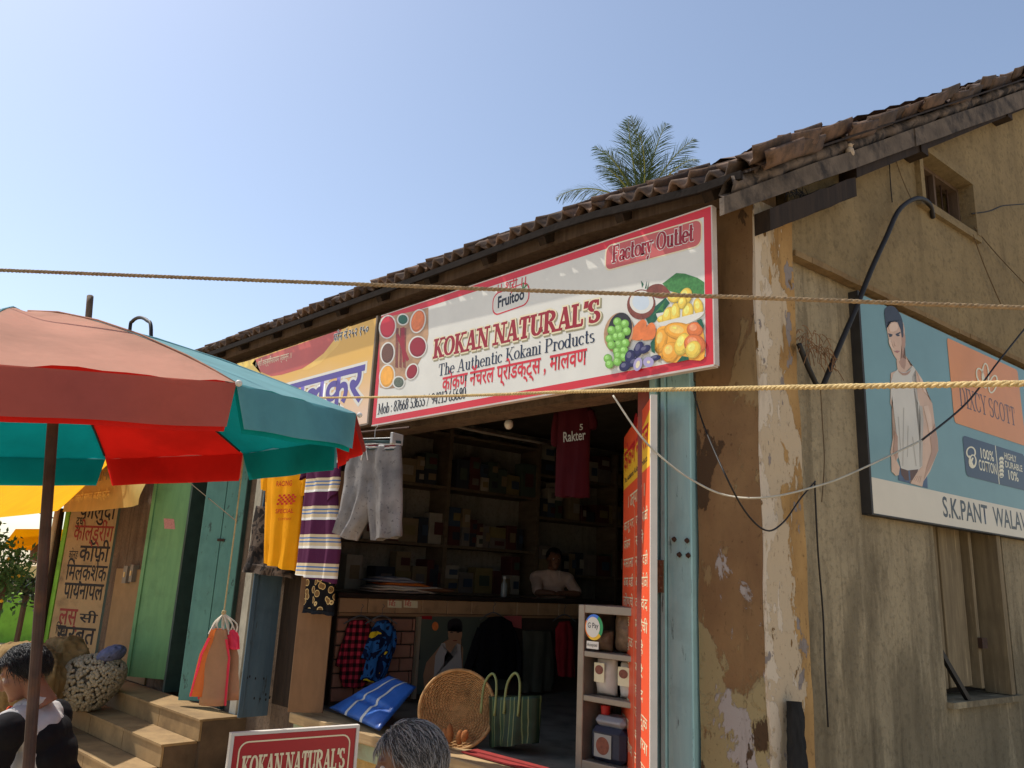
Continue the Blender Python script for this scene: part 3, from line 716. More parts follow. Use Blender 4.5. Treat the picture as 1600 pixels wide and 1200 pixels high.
# spices
S.n = .003
S.poly([(188,330),(190,830),(245,845),(330,835),(410,775),(470,720),(540,610),(600,500),(625,360),(625,118),(560,135),(200,215)], P_TAN, T6)
for x, w in ((335, 26), (372, 22), (405, 24)): S.poly([(x,300),(x+w,300),(x+w-6,660),(x-6,650)], P_BROWN, T6)
S.poly([(335,360),(360,350),(455,580),(432,600)], P_DRED, T6); S.poly([(378,300),(412,290),(416,600),(396,610)], P_DRED, T6)
for cx, cy, rx, ry, m, rt in ((262,290,66,96,P_RED,8), (262,525,54,88,P_SPICE,6), (258,732,60,96,P_MANGO,8), (362,786,44,46,P_MINT,0), (480,690,44,66,P_DRED,22), (532,470,72,88,P_DRED,8), (534,240,58,98,P_ORANGE,14), (400,225,42,42,P_DGREEN,0)):
    S.el(cx, cy, rx+13, ry+13, lighter(P_WHITE, .7, '_deep'), T6, rt); S.el(cx-2, cy-2, rx+10, ry+10, P_WHITE, T6, rt); S.el(cx, cy, rx, ry, lighter(m, .75, '_mid2'), T6, rt); S.el(cx-4, cy-6, rx*.86, ry*.86, m, T6, rt)
def base(T, a, b):
    (u0, v0), (u1, v1) = mp(SG, [a, b], T); return u0, v0, u1, v1
# heading
u0, v0, u1, v1 = base(T8, (322,720), (1040,560)); hh = mp(SG, [(335,628)], T8)[0][1] - v0
HF = SG.sh(u0, v0).rot(math.atan2(v1-v0, u1-u0)); wd_ = math.hypot(u1-u0, v1-v0)
for grow, m_, du, n_ in ((.085, P_OLIVE, .010, .012), (.075, P_CREAM, 0, .0136), (0, P_DRED, 0, .0152)):
    serif("KOKAN NATURAL'S", HF, du, -du, hh*.94, m_, sg, n_-.009, T=.27, t=.13, width=wd_, grow=grow)
u0, v0, u1, v1 = base(T8, (343,795), (1018,648)); hh = mp(SG, [(352,742)], T8)[0][1] - v0
serif('The Authentic Kokani Products', SG.sh(u0, v0).rot(math.atan2(v1-v0, u1-u0)), 0, 0, hh*1.02, P_NAVY, sg, .005, T=.15, t=.065, width=math.hypot(u1-u0, v1-v0))
u0, v0, u1, v1 = base(T8, (360,858), (985,742))
text('कोकण नॅचरल प्रोडक्ट्स , मालवण', SG.sh(u0, v0).rot(math.atan2(v1-v0, u1-u0)), 0, 0, .155, P_RED, sg, .005, .018, width=math.hypot(u1-u0, v1-v0))
u0, v0, u1, v1 = base(T8, (82,962), (462,893))
serif('Mob : 87668 53655 / 94213 65680', SG.sh(u0, v0).rot(math.atan2(v1-v0, u1-u0)), 0, .004, .085, P_BLACK, sg, .005, T=.19, t=.09, width=math.hypot(u1-u0, v1-v0))
u0, v0, u1, v1 = base(T8, (592,440), (714,405))
text('।। श्री ।।', SG.sh(u0, v0).rot(math.atan2(v1-v0, u1-u0)), 0, 0, .10, P_RED, sg, .005, .01, width=math.hypot(u1-u0, v1-v0))
# round badge
u0, v0, u1, v1 = base(T8, (577,538), (737,483)); BF = SG.sh(u0, v0).rot(math.atan2(v1-v0, u1-u0)); bw_ = math.hypot(u1-u0, v1-v0)
printed(BF, rrect(0, bw_, .0, .165, .06), .0036, P_RED, sg, 'badge'); printed(BF, rrect(.009, bw_-.009, .009, .156, .055), .0044, P_WHITE, sg, 'badge')
text('Fruitoo', BF, .05, .05, .115, P_BLACK, sg, .0055, .03, width=bw_-.10)
printed(BF, [(bw_-.075, .112), (bw_-.03, .148), (bw_-.012, .140), (bw_-.05, .118)], .0062, P_GREEN, sg, 'badge_leaf'); printed(BF, [(bw_-.07, .115), (bw_-.06, .165), (bw_-.05, .168), (bw_-.052, .12)], .0066, P_GREEN, sg, 'badge_leaf')
# factory outlet plate
u0, v0, u1, v1 = base(T8, (1066,338), (1476,228)); BF = SG.sh(u0, v0).rot(math.atan2(v1-v0, u1-u0)); bw_ = math.hypot(u1-u0, v1-v0)
printed(BF, rrect(-.008, bw_+.008, -.008, .158, .045), .0036, P_CREAM, sg, 'plate'); printed(BF, rrect(0, bw_, 0, .15, .04), .0044, P_PINK, sg, 'plate')
serif('Factory Outlet', BF, .045, .034, .112, P_WHITE, sg, .005, T=.24, t=.10, width=bw_-.09, grow=.045); serif('Factory Outlet', BF, .045, .034, .112, P_DRED, sg, .0066, T=.24, t=.10, width=bw_-.09)
# fruit
S.n = .003
S.poly([(690,260),(820,160),(900,165),(1020,205),(1082,245),(1082,380),(980,380),(760,330)], P_GREEN, T7)
S.poly([(540,320),(600,270),(680,265),(740,310),(765,360),(700,400),(600,380)], P_BROWN, T7, 3)
for a in ((500,300,490,230,515,262), (525,310,545,230,540,300), (545,310,566,232,556,310)): S.poly([a[:2], a[2:4], a[4:6]], P_DGREEN, T7)
S.poly([(520,560),(720,390),(760,440),(700,520),(620,620),(560,640)], P_DGREEN, T7)
for k in range(6): S.poly([(600+k*18,560-k*20),(730-k*6,400+k*32),(690,470+k*14)], P_GREEN, T7)
S.el(492, 455, 132, 142, P_BROWN, T7, 12); S.el(496, 432, 112, 108, P_WHITE, T7, 6); S.el(490, 432, 80, 76, flat('print_coconut_water', srgb(200,212,222)), T7, 6)
S.el(860, 500, 232, 160, P_WHITE, T7, -10, 0, 180)
for x, y, rx, ry, rt in ((690,590,50,34,-20), (740,560,44,90,20), (812,540,46,104,4), (910,380,58,84,20), (930,530,52,92,10), (1030,480,46,84,-8), (800,390,60,48,0), (880,440,40,60,14)): fruit(S, x, y, rx, ry, P_YEL, T7, rt)
S.el(860, 560, 236, 92, P_WHITE, T7, -14, 10, 170)
S.poly([(635,720),(690,660),(900,640),(1010,640),(1075,700),(1085,960),(940,975),(760,1000),(635,900)], P_MANGO, T7, 3)
for x, y, rx, ry, rt, m in ((680,800,60,120,12,P_MANGO), (860,710,150,84,10,P_MANGO), (1000,690,78,70,0,P_ORANGE), (770,905,80,100,20,P_MANGO), (880,830,66,110,20,P_YEL), (1000,830,104,92,20,P_ORANGE), (985,880,70,86,24,P_YEL)): fruit(S, x, y, rx, ry, m, T7, rt)
S.poly([(830,1000),(880,940),(940,950),(945,975)], P_DGREEN, T7)
S.poly([(1015,610),(1060,590),(1082,640),(1082,690)], P_DGREEN, T7)
S.poly([(388,770),(420,680),(500,600),(545,620),(540,700),(490,790)], P_ORANGE, T7, 3); S.poly([(500,780),(560,650),(610,630),(635,690),(620,770),(560,790)], P_ORANGE, T7, 3)
S.el(285, 720, 135, 190, P_TAN, T7, 12); S.el(300, 690, 112, 158, P_HAIR, T7, 10)
for x, y in ((275,620),(345,640),(285,685),(220,700),(362,708),(205,780),(265,760),(310,755),(290,830),(352,820),(222,838),(275,900),(340,890),(190,965),(285,940),(340,950),(205,1018),(280,995)): fruit(S, x, y, 40, 42, P_LGREEN, T7)
S.poly([(590,820),(632,760),(632,920),(600,900)], P_DGREEN, T7)
for x, y, rx, ry, rt in ((480,880,44,78,20), (540,880,60,34,-30), (400,950,48,66,14), (350,1040,54,44,-30), (440,1000,60,34,-40), (640,960,52,26,-10)): fruit(S, x, y, rx, ry, P_PURP, T7, rt)
S.el(474, 1020, 40, 64, P_LILAC, T7, 16); S.el(574, 1000, 50, 48, P_LILAC, T7); S.el(574, 1000, 16, 14, P_CREAM, T7); S.el(474, 1022, 18, 36, P_CREAM, T7, 16)
# ---------------------------------------------------------------- yellow neighbour sign
YS = Frame((-8.6, 3.5, 2.755), (1,0,0), Z, (0,-1,0)); YW, YH = 3.465, .872
ys = thing('shop_sign', 'yellow and red signboard with purple Devanagari name left of the white one', 'sign', (-6.9, 3.53, 2.755))
m, nt, p = newmat('yellow_print', .4, .4)
sp = nt.nodes.new('ShaderNodeSeparateXYZ'); nt.links.new(mapping(nt), sp.inputs[0])
c = mix_rgb(nt, srgb(226,196,170), srgb(224,178,84), ramp(nt, mathn(nt, 'ADD', sp.outputs[2], mathn(nt, 'MULTIPLY', noise(nt, mapping(nt), 1.2), .3)), [(.25, 0), (.75, 1)]))
nt.links.new(c, p.inputs['Base Color'])
bm = NB(); fbox(bm, YS, 0, YW, 0, YH, -.06, 0, .003); obj('panel', bm, m, ys)
bm = NB(); fbox(bm, YS, YW, YW+.02, -.01, YH+.012, -.065, .004); fbox(bm, YS, 0, YW, -.014, -.001, -.06, .003); obj('edge_trim', bm, pm('grey_trim', srgb(120,106,92), .6, .1), ys)
T5 = (320, 440, .2); S2 = Sheet(YS, ys)
S2.poly([(395,608),(1070,372),(1015,470),(900,590),(760,680),(600,728),(520,740),(400,690),(350,640)], flat('print_brick_red', srgb(192,86,72), .4, .12, 3), T5)
S2.poly([(760,690),(930,560),(1070,380),(1130,345),(1040,500),(900,640),(800,690)], flat('print_gold', srgb(232,190,96), .4, .1, 4), T5)
S2.poly([(250,640),(395,608),(370,640),(440,720),(300,680)], P_YEL, T5)
u0, v0, u1, v1 = base_ = [*mp(YS, [(390,672)], T5)[0], *mp(YS, [(672,598)], T5)[0]]
text('।। श्री लक्ष्मीनारायण प्रसन्न ।।', YS.sh(u0, v0).rot(math.atan2(v1-v0, u1-u0)), 0, 0, .085, P_CREAM, ys, .004, .006, width=math.hypot(u1-u0, v1-v0))
u0, v0 = mp(YS, [(1005,470)], T5)[0]; u1, v1 = mp(YS, [(1278,400)], T5)[0]; YF = YS.sh(u0, v0).rot(math.atan2(v1-v0, u1-u0)); w_ = math.hypot(u1-u0, v1-v0)
text('फोन नं.२५२ १५०', YF, 0, 0, .105, P_WHITE, ys, .004, .05, width=w_); text('फोन नं.२५२ १५०', YF, 0, 0, .105, P_BLACK, ys, .0055, .008, width=w_)
u0, v0 = mp(YS, [(520,930)], T5)[0]; u1, v1 = mp(YS, [(1225,880)], T5)[0]
YF = YS.sh(u1, .20)
for b_, m_, n_ in ((.075, P_WHITE, .003), (.022, flat('print_violet', srgb(88,72,148)), .0045)):
    text('तावलकर', YF, 0, 0, .46, m_, ys, n_, b_, sx=1.02, align='RIGHT')
# ---------------------------------------------------------------- billboard on the side wall
PB = SW.sh(1.10, 2.088, .0); PW_, PH_ = 3.6, 1.38
bb = thing('billboard', 'teal vest advertisement billboard with model and orange square on the side wall', 'billboard', SW.p(2.9, 2.088, 0))
P_TEAL = flat('print_teal', srgb(112,148,150), .4, .08, 2); P_BBOR = flat('print_billboard_orange', srgb(218,138,70), .4, .08, 2); P_BAND = flat('print_band', srgb(212,200,178), .4, .05, 3)
bm = NB(); fbox(bm, PB, 0, PW_, 0, PH_, -.06, -.002, .003); obj('panel', bm, P_TEAL, bb)
bm = NB(); fbox(bm, PB, -.022, -.001, -.008, PH_+.01, -.06, .004); fbox(bm, PB, -.022, PW_, -.010, -.001, -.06, .003); obj('frame', bm, pm('dark_frame', srgb(52,50,48), .6, .2), bb)
PB = PB.sh(0, 0, .0); S3 = Sheet(PB, bb)
T_5 = (1320, 420, .175); T_6 = (1320, 630, .175)
vb = mp(PB, [(240,660)], T_6)[0][1]
printed(PB, [(0,0), (PW_,0), (PW_,vb), (0,vb)], .0012, P_BAND, bb)
u0 = mp(PB, [(955,1100)], T_5)[0][0]; vo = mp(PB, [(985,175)], T_6)[0][1]; u1 = mp(PB, [(1575,0)], T_6)[0][0]
printed(PB, rrect(u0, u1, vo, PH_-.03, .03), .0012, P_BBOR, bb)
S3.n = .002
ul, vl = mp(PB, [(1030,25)], T_6)[0]; ur, vr = mp(PB, [(1530,205)], T_6)[0]; hgt = mp(PB, [(1040,-55)], T_6)[0][1]-vl
serif('DIXCY SCOTT', PB.sh(ul, vl), 0, 0, .15, flat('print_brown_ink', srgb(84,52,32)), bb, .003, T=.15, t=.06, width=ur-ul)
# three looped strokes of the emblem
for cx, cy, rx, ry, rt in ((1205,955,30,66,-14), (1252,955,28,108,0), (1320,1030,32,78,14)):
    o_, i_ = ell(cx, cy, rx+7, ry+7, 24, rt), ell(cx, cy, rx-7, ry-7, 24, rt)
    bm = NB(); a_ = [bm.verts.new(PB.p(*q, .003)) for q in mp(PB, o_, T_5)]; b_ = [bm.verts.new(PB.p(*q, .003)) for q in mp(PB, i_, T_5)]
    for k in range(24): bm.faces.new((a_[k], a_[(k+1)%24], b_[(k+1)%24], b_[k]))
    obj('emblem', bm, P_CREAM, bb, smooth='raw')
ka, kb = mp(PB, [(1050,285)], T_6)[0], mp(PB, [(1085,650)], T_6)[0]; kc = mp(PB, [(1590,480)], T_6)[0]
printed(PB, rrect(ka[0], kc[0]+.03, kb[1], ka[1], .04), .0014, P_NAVY, bb)
mid = mp(PB, [(1362,560)], T_6)[0][0]; h_ = ka[1]-kb[1]
printed(PB, [(mid-.006, kb[1]), (mid+.006, kb[1]), (mid+.006, ka[1]), (mid-.006, ka[1])], .002, P_CREAM, bb)
um = mp(PB, [(1190,500)], T_6)[0][0]
text('100%', PB, um+.03, kb[1]+h_*.56, .105, P_CREAM, bb, .0024, .012, width=mid-um-.10); text('COTTON', PB, um, kb[1]+h_*.24, .11, P_CREAM, bb, .0024, .012, width=mid-um-.025)
u2 = mp(PB, [(1425,500)], T_6)[0][0]; wq = kc[0]-u2
text('HIGHLY', PB, u2, kb[1]+h_*.72, .07, P_CREAM, bb, .0024, .012, width=wq*.62); text('DURABLE', PB, u2, kb[1]+h_*.50, .07, P_CREAM, bb, .0024, .012, width=wq*.88); text('10%', PB, u2+.02, kb[1]+h_*.2, .10, P_CREAM, bb, .0024, .012, width=wq*.5)
S3.n = .0024
for k in range(5): S3.el(1398, 500+k*36, 20, 22, P_CREAM, T_6); S3.el(1398, 500+k*36+8, 14, 5, P_NAVY, T_6)
S3.el(1125, 440, 44, 54, P_CREAM, T_6); S3.el(1125, 440, 32, 42, P_NAVY, T_6); S3.el(1140, 520, 36, 62, P_CREAM, T_6); S3.el(1142, 514, 22, 46, P_NAVY, T_6)
S3.poly([(1098,470),(1112,466),(1150,560),(1136,566)], P_CREAM, T_6); S3.poly([(1108,560),(1120,566),(1148,490),(1134,484)], P_CREAM, T_6)
ua, va = mp(PB, [(880,1030)], T_6)[0]; ub = mp(PB, [(1600,1130)], T_6)[0][0]
text('S.K.PANT  WALAVALKAR', PB, ua, .055, .19, P_BLACK, bb, .003, .014, width=(ub-ua)*1.44)
# the model in a white vest (print)
PX5 = lambda l: [(1320+x*.175, 420+y*.175) for x, y in l]; PX6 = lambda l: [(1320+x*.175, 630+y*.175) for x, y in l]
P_VEST = flat('print_vest', srgb(204,196,180), .4, .06, 5); P_DENIM = flat('print_denim', srgb(70,92,120), .5, .2, 12); P_BRIEF = flat('print_waistband', srgb(92,60,44), .5, .2, 20)
S3.n = .002
S3.poly(PX6([(470,560),(480,690),(740,760),(735,660),(660,580)]), P_DENIM)
S3.poly(PX5([(460,815),(470,905),(410,930),(405,1200)])+PX6([(430,60),(450,230),(425,330),(408,430),(412,500),(455,520),(478,480),(480,300),(690,300),(690,560),(655,600),(600,690),(585,715),(690,745),(700,700),(760,610),(835,420),(830,330),(800,160),(780,0)])+PX5([(740,1140),(690,990),(640,910),(580,860),(545,780)]), P_SKIN)
S3.poly(PX5([(375,480),(385,600),(415,720),(455,800),(490,825),(520,790),(540,680),(535,590),(520,480),(440,450)]), P_SKIN, None, 2)
S3.poly(PX5([(500,560),(540,600),(535,700),(515,790),(545,810),(530,900),(480,830),(515,780)]), P_SKIN2, None, 2)
S3.poly(PX5([(375,560),(352,400),(365,350),(400,330),(450,345),(500,420),(520,500),(522,600),(508,610),(495,540),(470,480),(420,465),(378,480)]), P_HAIR, None, 2)
for q in ([(385,575),(425,585),(425,598),(388,588)], [(452,582),(495,562),(497,574),(455,596)], [(440,735),(490,732),(470,748)], [(436,640),(440,690),(462,694),(448,684)]): S3.poly(PX5(q), P_HAIR if q[0][1] < 600 else P_SKIN2)
for q in ((405,600),(474,594)): S3.poly(ell(1320+q[0]*.175, 420+q[1]*.175, 2.6, 1.6, 10), P_HAIR)
S3.poly(PX5([(470,895),(478,920),(540,925),(590,900),(600,862),(632,900),(600,960),(640,1130),(660,1180)])+PX6([(670,20),(695,150),(690,320),(690,560),(655,600),(560,600),(500,580),(475,470),(470,330),(445,130),(430,20)])+PX5([(408,1150),(408,1020),(430,940)]), P_VEST)
S3.poly(PX6([(495,580),(560,600),(655,590),(640,640),(600,690),(540,690),(505,640)]), P_BRIEF); S3.poly(PX6([(565,600),(580,600),(586,690),(572,690)]), P_DENIM)
S3.poly(PX6([(655,600),(700,560),(740,600),(700,700),(690,745),(585,715),(600,690)]), P_SKIN); S3.poly(PX6([(412,480),(440,470),(490,570),(480,640),(455,650),(415,610)]), P_SKIN)
for k in range(4): S3.poly(PX6([(610+k*18,690+k*6),(616+k*18,690+k*6),(640+k*14,650),(634+k*14,650)]), P_SKIN2)

# softer tones over the printed figure: shade side of arms, vest folds, cheeks
P_VS = flat('print_vest_shade', srgb(176,166,150), .4, .08, 6); P_SKL = flat('print_skin_light', srgb(222,188,158), .35, .06, 8); P_LIP = flat('print_lip', srgb(168,104,90))
S3.poly(PX6([(690,30),(700,160),(694,330),(690,560),(668,570),(672,320),(676,150),(664,20)]), P_VS); S3.poly(PX5([(600,960),(612,960),(640,1080),(655,1180),(640,1180),(622,1080)]), P_VS)
for q in ([(470,120),(480,120),(500,420),(494,440)], [(520,40),(528,40),(520,560),(512,560)], [(600,300),(606,300),(640,560),(630,560)], [(560,200),(566,200),(560,480),(554,480)]): S3.poly(PX6(q), P_VS)
S3.poly(PX6([(760,300),(800,180),(826,330),(832,420),(790,520),(735,625),(700,690),(720,600),(775,430)]), P_SKIN2); S3.poly(PX6([(700,30),(740,20),(770,130),(780,250),(760,300),(735,180)]), P_SKL)
S3.poly(PX5([(640,915),(690,990),(735,1130),(700,1090),(665,990)]), P_SKL); S3.poly(PX6([(445,240),(470,300),(470,440),(455,520),(430,430)]), P_SKIN2)
S3.poly(PX5([(388,640),(405,630),(420,690),(440,720),(425,725),(400,690)]), P_SKL, None, 2); S3.poly(PX5([(395,500),(440,480),(470,500),(460,550),(400,560)]), P_SKL, None, 2)
S3.poly(PX5([(438,738),(462,730),(490,735),(468,752)]), P_LIP); S3.poly(PX5([(470,905),(500,925),(545,928),(588,905),(560,945),(510,950)]), P_SKIN2, None, 2)
# ================================================================ street umbrella
UC = Vector((-3.185, .821, 2.075)); UN = Vector((-.018, -.098, 1)).normalized(); UR, UROT, UH = 1.1, .145, .40
UE = Vector((0,1,0)).cross(UN).normalized(); UG = UN.cross(UE)
um = thing('street_umbrella', 'big faded red and teal street umbrella on an iron pole', 'umbrella', UC - UN * ((UC.z - GZ) / UN.z))
NP = 10
VXU = Vector((C_X.x, C_X.y, 0)).normalized()
def udir(a): return UE * math.cos(a) + UG * math.sin(a)
def upt(k, s, t, off=0.0):
    """point on canopy panel k: s across 0..1, t apex 0 to rim 1"""
    a0, a1 = UROT + k*2*math.pi/NP, UROT + (k+1)*2*math.pi/NP
    p = udir(a0).lerp(udir(a1), s) * (UR * t); h = UH * (1 - t**1.45) - .05 * t * math.sin(math.pi*s) * (1-t) * 1.6
    h += (.004*math.sin(s*9 + k*2.1 + t*4) + .0035*math.sin(s*23 + k + t*3)*max(0, t-.5)*2 + .010*mnoise.noise(Vector((s*3, t*3, k*2.7)))*math.sin(math.pi*s)) * t
    e_ = min(s, 1-s); h += .006*math.cos(e_*70)*math.exp(-e_*9)*max(0, t-.6)*2.5*(1 if 0 < s < 1 else 0)
    return UC + p + UN * (h - off) + (VXU*-.15 + UN*.02)*(1-t)**1.3
def uskirt(k, s, w, off=0.0):
    a0, a1 = UROT + k*2*math.pi/NP, UROT + (k+1)*2*math.pi/NP
    e = min(s, 1-s); cut = min(1, e / .12)
    ss = s if w == 0 else .5 + (s-.5) * (1 - .10*w*(1))
    p = udir(a0).lerp(udir(a1), ss); pn = p.normalized()
    return UC + p * UR + UN * (-off - .128 * w) + pn * (.018*w + .012*w*math.sin(s*11 + k) - .012*w*math.cos(s*5+k*3) - off)
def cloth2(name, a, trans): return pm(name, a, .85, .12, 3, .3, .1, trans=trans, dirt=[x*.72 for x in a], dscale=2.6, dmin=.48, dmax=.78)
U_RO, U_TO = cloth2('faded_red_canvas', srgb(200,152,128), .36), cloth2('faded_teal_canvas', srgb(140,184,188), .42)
U_RI, U_TI = cloth2('red_lining', srgb(222,44,38), .62), cloth2('teal_lining', srgb(14,150,150), .62)
for k in range(NP):
    red = k % 2 == 1
    for lay, (m_, off) in enumerate(((U_RO if red else U_TO, 0.0), (U_RI if red else U_TI, .012))):
        bm = NB(); ns, nt_ = 12, 12; g = {}
        for i in range(ns+1):
            for j in range(nt_+1): g[i,j] = bm.verts.new(upt(k, i/ns, max(.03, j/nt_), off))
        for i in range(ns):
            for j in range(nt_): bm.faces.new((g[i,j], g[i+1,j], g[i+1,j+1], g[i,j+1]))
        pnl = obj('canopy_panel' if lay == 0 else 'panel_lining', bm, m_, um, smooth=True)
        bm = NB(); g = {}
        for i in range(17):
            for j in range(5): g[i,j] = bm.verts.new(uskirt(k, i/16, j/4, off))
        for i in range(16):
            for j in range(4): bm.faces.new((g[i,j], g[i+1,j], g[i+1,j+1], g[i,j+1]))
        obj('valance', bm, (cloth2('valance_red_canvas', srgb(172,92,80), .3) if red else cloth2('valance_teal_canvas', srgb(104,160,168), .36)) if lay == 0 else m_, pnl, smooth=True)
    bm = NB(); tube(bm, [upt(k, 0, t, .013) for t in (.03, .2, .4, .6, .8, .97)], .005, 6); obj('rib', bm, M_BLACK, um)
    bm = NB(); tube(bm, [upt(k, 0, t, -.002) for t in (.04, .2, .4, .6, .8, .9, 1)], .0032, 5); obj('seam', bm, U_RO if not red else U_TO, um, smooth=True)
    bm = NB(); ball(bm, upt(k, 0, 1.0, .0) + udir(UROT + k*2*math.pi/NP)*.012, .010, 2); obj('rib_tip', bm, pm('tip_white', srgb(210,204,196), .5), um)
    bm = NB(); tube(bm, [UC + UN*.13, upt(k, 0, .5, .02)], .004, 6); obj('strut', bm, M_BLACK, um)
bm = NB(); tube(bm, [UC - UN*((UC.z-GZ)/UN.z), UC + UN*.2, UC + UN*(UH-.02) + VXU*-.14], .0185, 12); obj('pole', bm, pm('brown_iron_pole', srgb(74,56,50), .6, .3, 10, .2, metal=.3, dirt=srgb(96,66,48), dscale=8), um)
bm = NB(); lathe(bm, [(.02,.10),(.034,.11),(.034,.15),(.02,.16)], UC, 12); obj('runner', bm, M_BLACK, um)
# ---------------------------------------------------------------- brown paper bags hanging from the rim
bx = upt(3, 0, 1.0) 
zt = at_pl(348, 957, bx, Vector((.7,-.71,0)).normalized()).z
pb = thing('paper_bag_bunch', 'bunch of brown paper bags with orange and pink edges hanging from umbrella rim', 'paper bags', (bx.x, bx.y, zt-.5))
bm = NB(); tube(bm, [bx, Vector((bx.x+.004, bx.y, (bx.z+zt)/2)), Vector((bx.x, bx.y, zt))], .0035, 6); ball(bm, (bx.x, bx.y, zt), (.012,.012,.016), 1); obj('string', bm, pm('jute_string', srgb(176,160,120), .9, .2, 60, .3), pb)
M_KRAFT = pm('kraft_paper', srgb(176,134,100), .75, .1, 10, .2, trans=.12); M_PO = pm('orange_paper', srgb(232,128,62), .7, .1, 8, .1, trans=.2); M_PP = pm('pink_paper', srgb(228,62,90), .7, .1, 8, .1, trans=.2)
top = Vector((bx.x, bx.y, zt))
VX = Vector((C_X.x, C_X.y, 0)).normalized(); VY = Vector((VX.y, -VX.x, 0))    # across and towards the viewer
hv = NB()
for k, (dx, lean, yaw, m_, hh, ww) in enumerate(((-.11, -.10, .9, M_PO, .32, .12), (-.07, .02, .35, M_KRAFT, .36, .13), (.0, .04, -.25, M_KRAFT, .38, .14), (.085, .13, .3, M_KRAFT, .36, .13), (.19, .16, -.7, M_PP, .10, .06), (-.05, -.13, -.5, M_PO, .34, .11), (.03, .07, .8, M_KRAFT, .36, .12))):
    U = (VX*math.cos(yaw) + VY*math.sin(yaw)); Nn = (VY*math.cos(yaw) - VX*math.sin(yaw)); V = (Z + VX*(-lean)).normalized()
    o = top + VX*dx*.26 + VY*(.03*((k%3)-1)) - Z*.075
    bm = NB(); nu, nv = 6, 8; g = {}
    for s in (0, 1):
        for i in range(nu+1):
            for j in range(nv+1):
                u = (i/nu-.5)*ww*(.5+.5*min(1, j/3))*.85; v = -hh*.86*j/nv; b_ = (.012 + .022*(j/nv)) * math.sin(math.pi*i/nu)**.4 * (1 if s else -1) + .010*mnoise.noise(Vector((i*.9, j*.7, k*3.1)))
                g[s,i,j] = bm.verts.new(o + U*u + V*v + Nn*b_)
    for s in (0,1):
        for i in range(nu):
            for j in range(nv): bm.faces.new((g[s,i,j], g[s,i+1,j], g[s,i+1,j+1], g[s,i,j+1]))
    for i in range(nu): bm.faces.new((g[0,i,nv], g[0,i+1,nv], g[1,i+1,nv], g[1,i,nv]))
    bg_ = obj('paper_bag', bm, m_, pb, smooth=True)
    bm = NB(); e = -ww/2 if k % 2 else ww/2
    prs = [o + U*(e*.85*(.52+.48*min(1, q/3))) + V*(-hh*.86*q/8) + Nn*.006 for q in range(1, 9)]
    for a_, b_ in zip(prs, prs[1:]): quad(bm, a_ + Nn*.012, b_ + Nn*.012, b_ + Nn*.004 - U*math.copysign(.012, e), a_ + Nn*.004 - U*math.copysign(.012, e))
    obj('coloured_edge', bm, M_PP, bg_)
    for sx in (-.3, .3): tube(hv, smoothpts([top - Z*.005, top + VX*(dx*.3) + U*sx*ww*.6 - Z*.05, o + U*sx*ww - Z*.02], 4), .0035, 5)
obj('handles', hv, pm('white_handle', srgb(206,200,186), .9, .1), pb)

# ================================================================ ropes and wires
def rope(name, label, pts, r, m, cat='rope', pitch=.045, rr=None):
    P = smoothpts(pts, 60); bm = NB(); L = 0; cum = [0]
    for a, b in zip(P, P[1:]): L += (b-a).length; cum.append(L)
    nseg = int(L / (pitch/7)); j = 0; path = []
    for i in range(nseg+1):
        t = L*i/nseg
        while j < len(P)-2 and cum[j+1] < t: j += 1
        f = (t-cum[j])/max(1e-6, cum[j+1]-cum[j]); path.append(P[j].lerp(P[j+1], f))
    d = (P[-1]-P[0]).normalized(); s = d.cross(Z).normalized(); q = s.cross(d)
    for k in range(3):
        tube(bm, [p_ + (s*math.cos(2*math.pi*(k/3 + L*i/nseg/pitch)) + q*math.sin(2*math.pi*(k/3 + L*i/nseg/pitch)))*r*.5 for i, p_ in enumerate(path)], r*.58, 5)
    return setp(obj(name, bm, m, None, P[len(P)//2], smooth=True), label, cat)
M_ROPE = pm('jute_rope', srgb(200,174,124), .95, .25, 60, .6, .1); M_ROPE2 = pm('grey_hemp_rope', srgb(150,128,100), .95, .3, 60, .6, .1)
rope('rope', 'upper rope stretched across the sky and main sign', [at_d(-80, 419, 2.75), at_d(400, 438, 2.6), at_d(800, 453, 2.45), at_d(1200, 466, 2.3), at_d(1680, 484, 2.15)], .0065, M_ROPE2)
rope('rope', 'lower thick straw coloured rope crossing in front of the sign', [at_y(420, 622, 3.44), at_d(640, 620, 3.7), at_d(900, 612, 2.7), at_d(1200, 606, 1.9), at_d(1680, 598, 1.28)], .0062, M_ROPE)
def wire(name, label, pts, r, m, n=6, cat='wire', k=8):
    bm = NB(); P = smoothpts(pts, k); tube(bm, P, r, n); return setp(obj(name, bm, m, None, P[0], smooth=True), label, cat)
def sidep(px, py, n=.02): return at_pl(px, py, SW.O + SW.N*n, SW.N)
M_WIRE = pm('black_wire', srgb(34,30,28), .6, .2); M_WIREW = pm('pale_wire', srgb(176,168,150), .6, .2); M_STR = pm('brown_string', srgb(92,74,52), .9, .2)
wire('conduit', 'black gooseneck conduit rising from billboard corner to gable window', [sidep(1458,340,.01), sidep(1452,318,.05), sidep(1432,310,.10), sidep(1405,328,.10), sidep(1385,370,.09), sidep(1362,420,.08), sidep(1338,480,.07), sidep(1312,540,.06), sidep(1286,603,.03)], .016, M_WIRE, 8, 'conduit')
wire('bracket_bar', 'short black iron bar leaning to meet the conduit foot', [sidep(1248,537,.05), sidep(1262,572,.045), sidep(1278,606,.03)], .016, M_BLACK, 6, 'bracket')
wire('wire', 'thin black wire hanging in a loop across the peeling pier', [at_y(1083,610,3.69), at_y(1098,660,3.68), sidep(1130,735,.12), sidep(1165,800,.09), sidep(1198,829,.07), sidep(1225,815,.06), sidep(1250,780,.04), sidep(1274,752,.03)], .0045, M_WIRE)
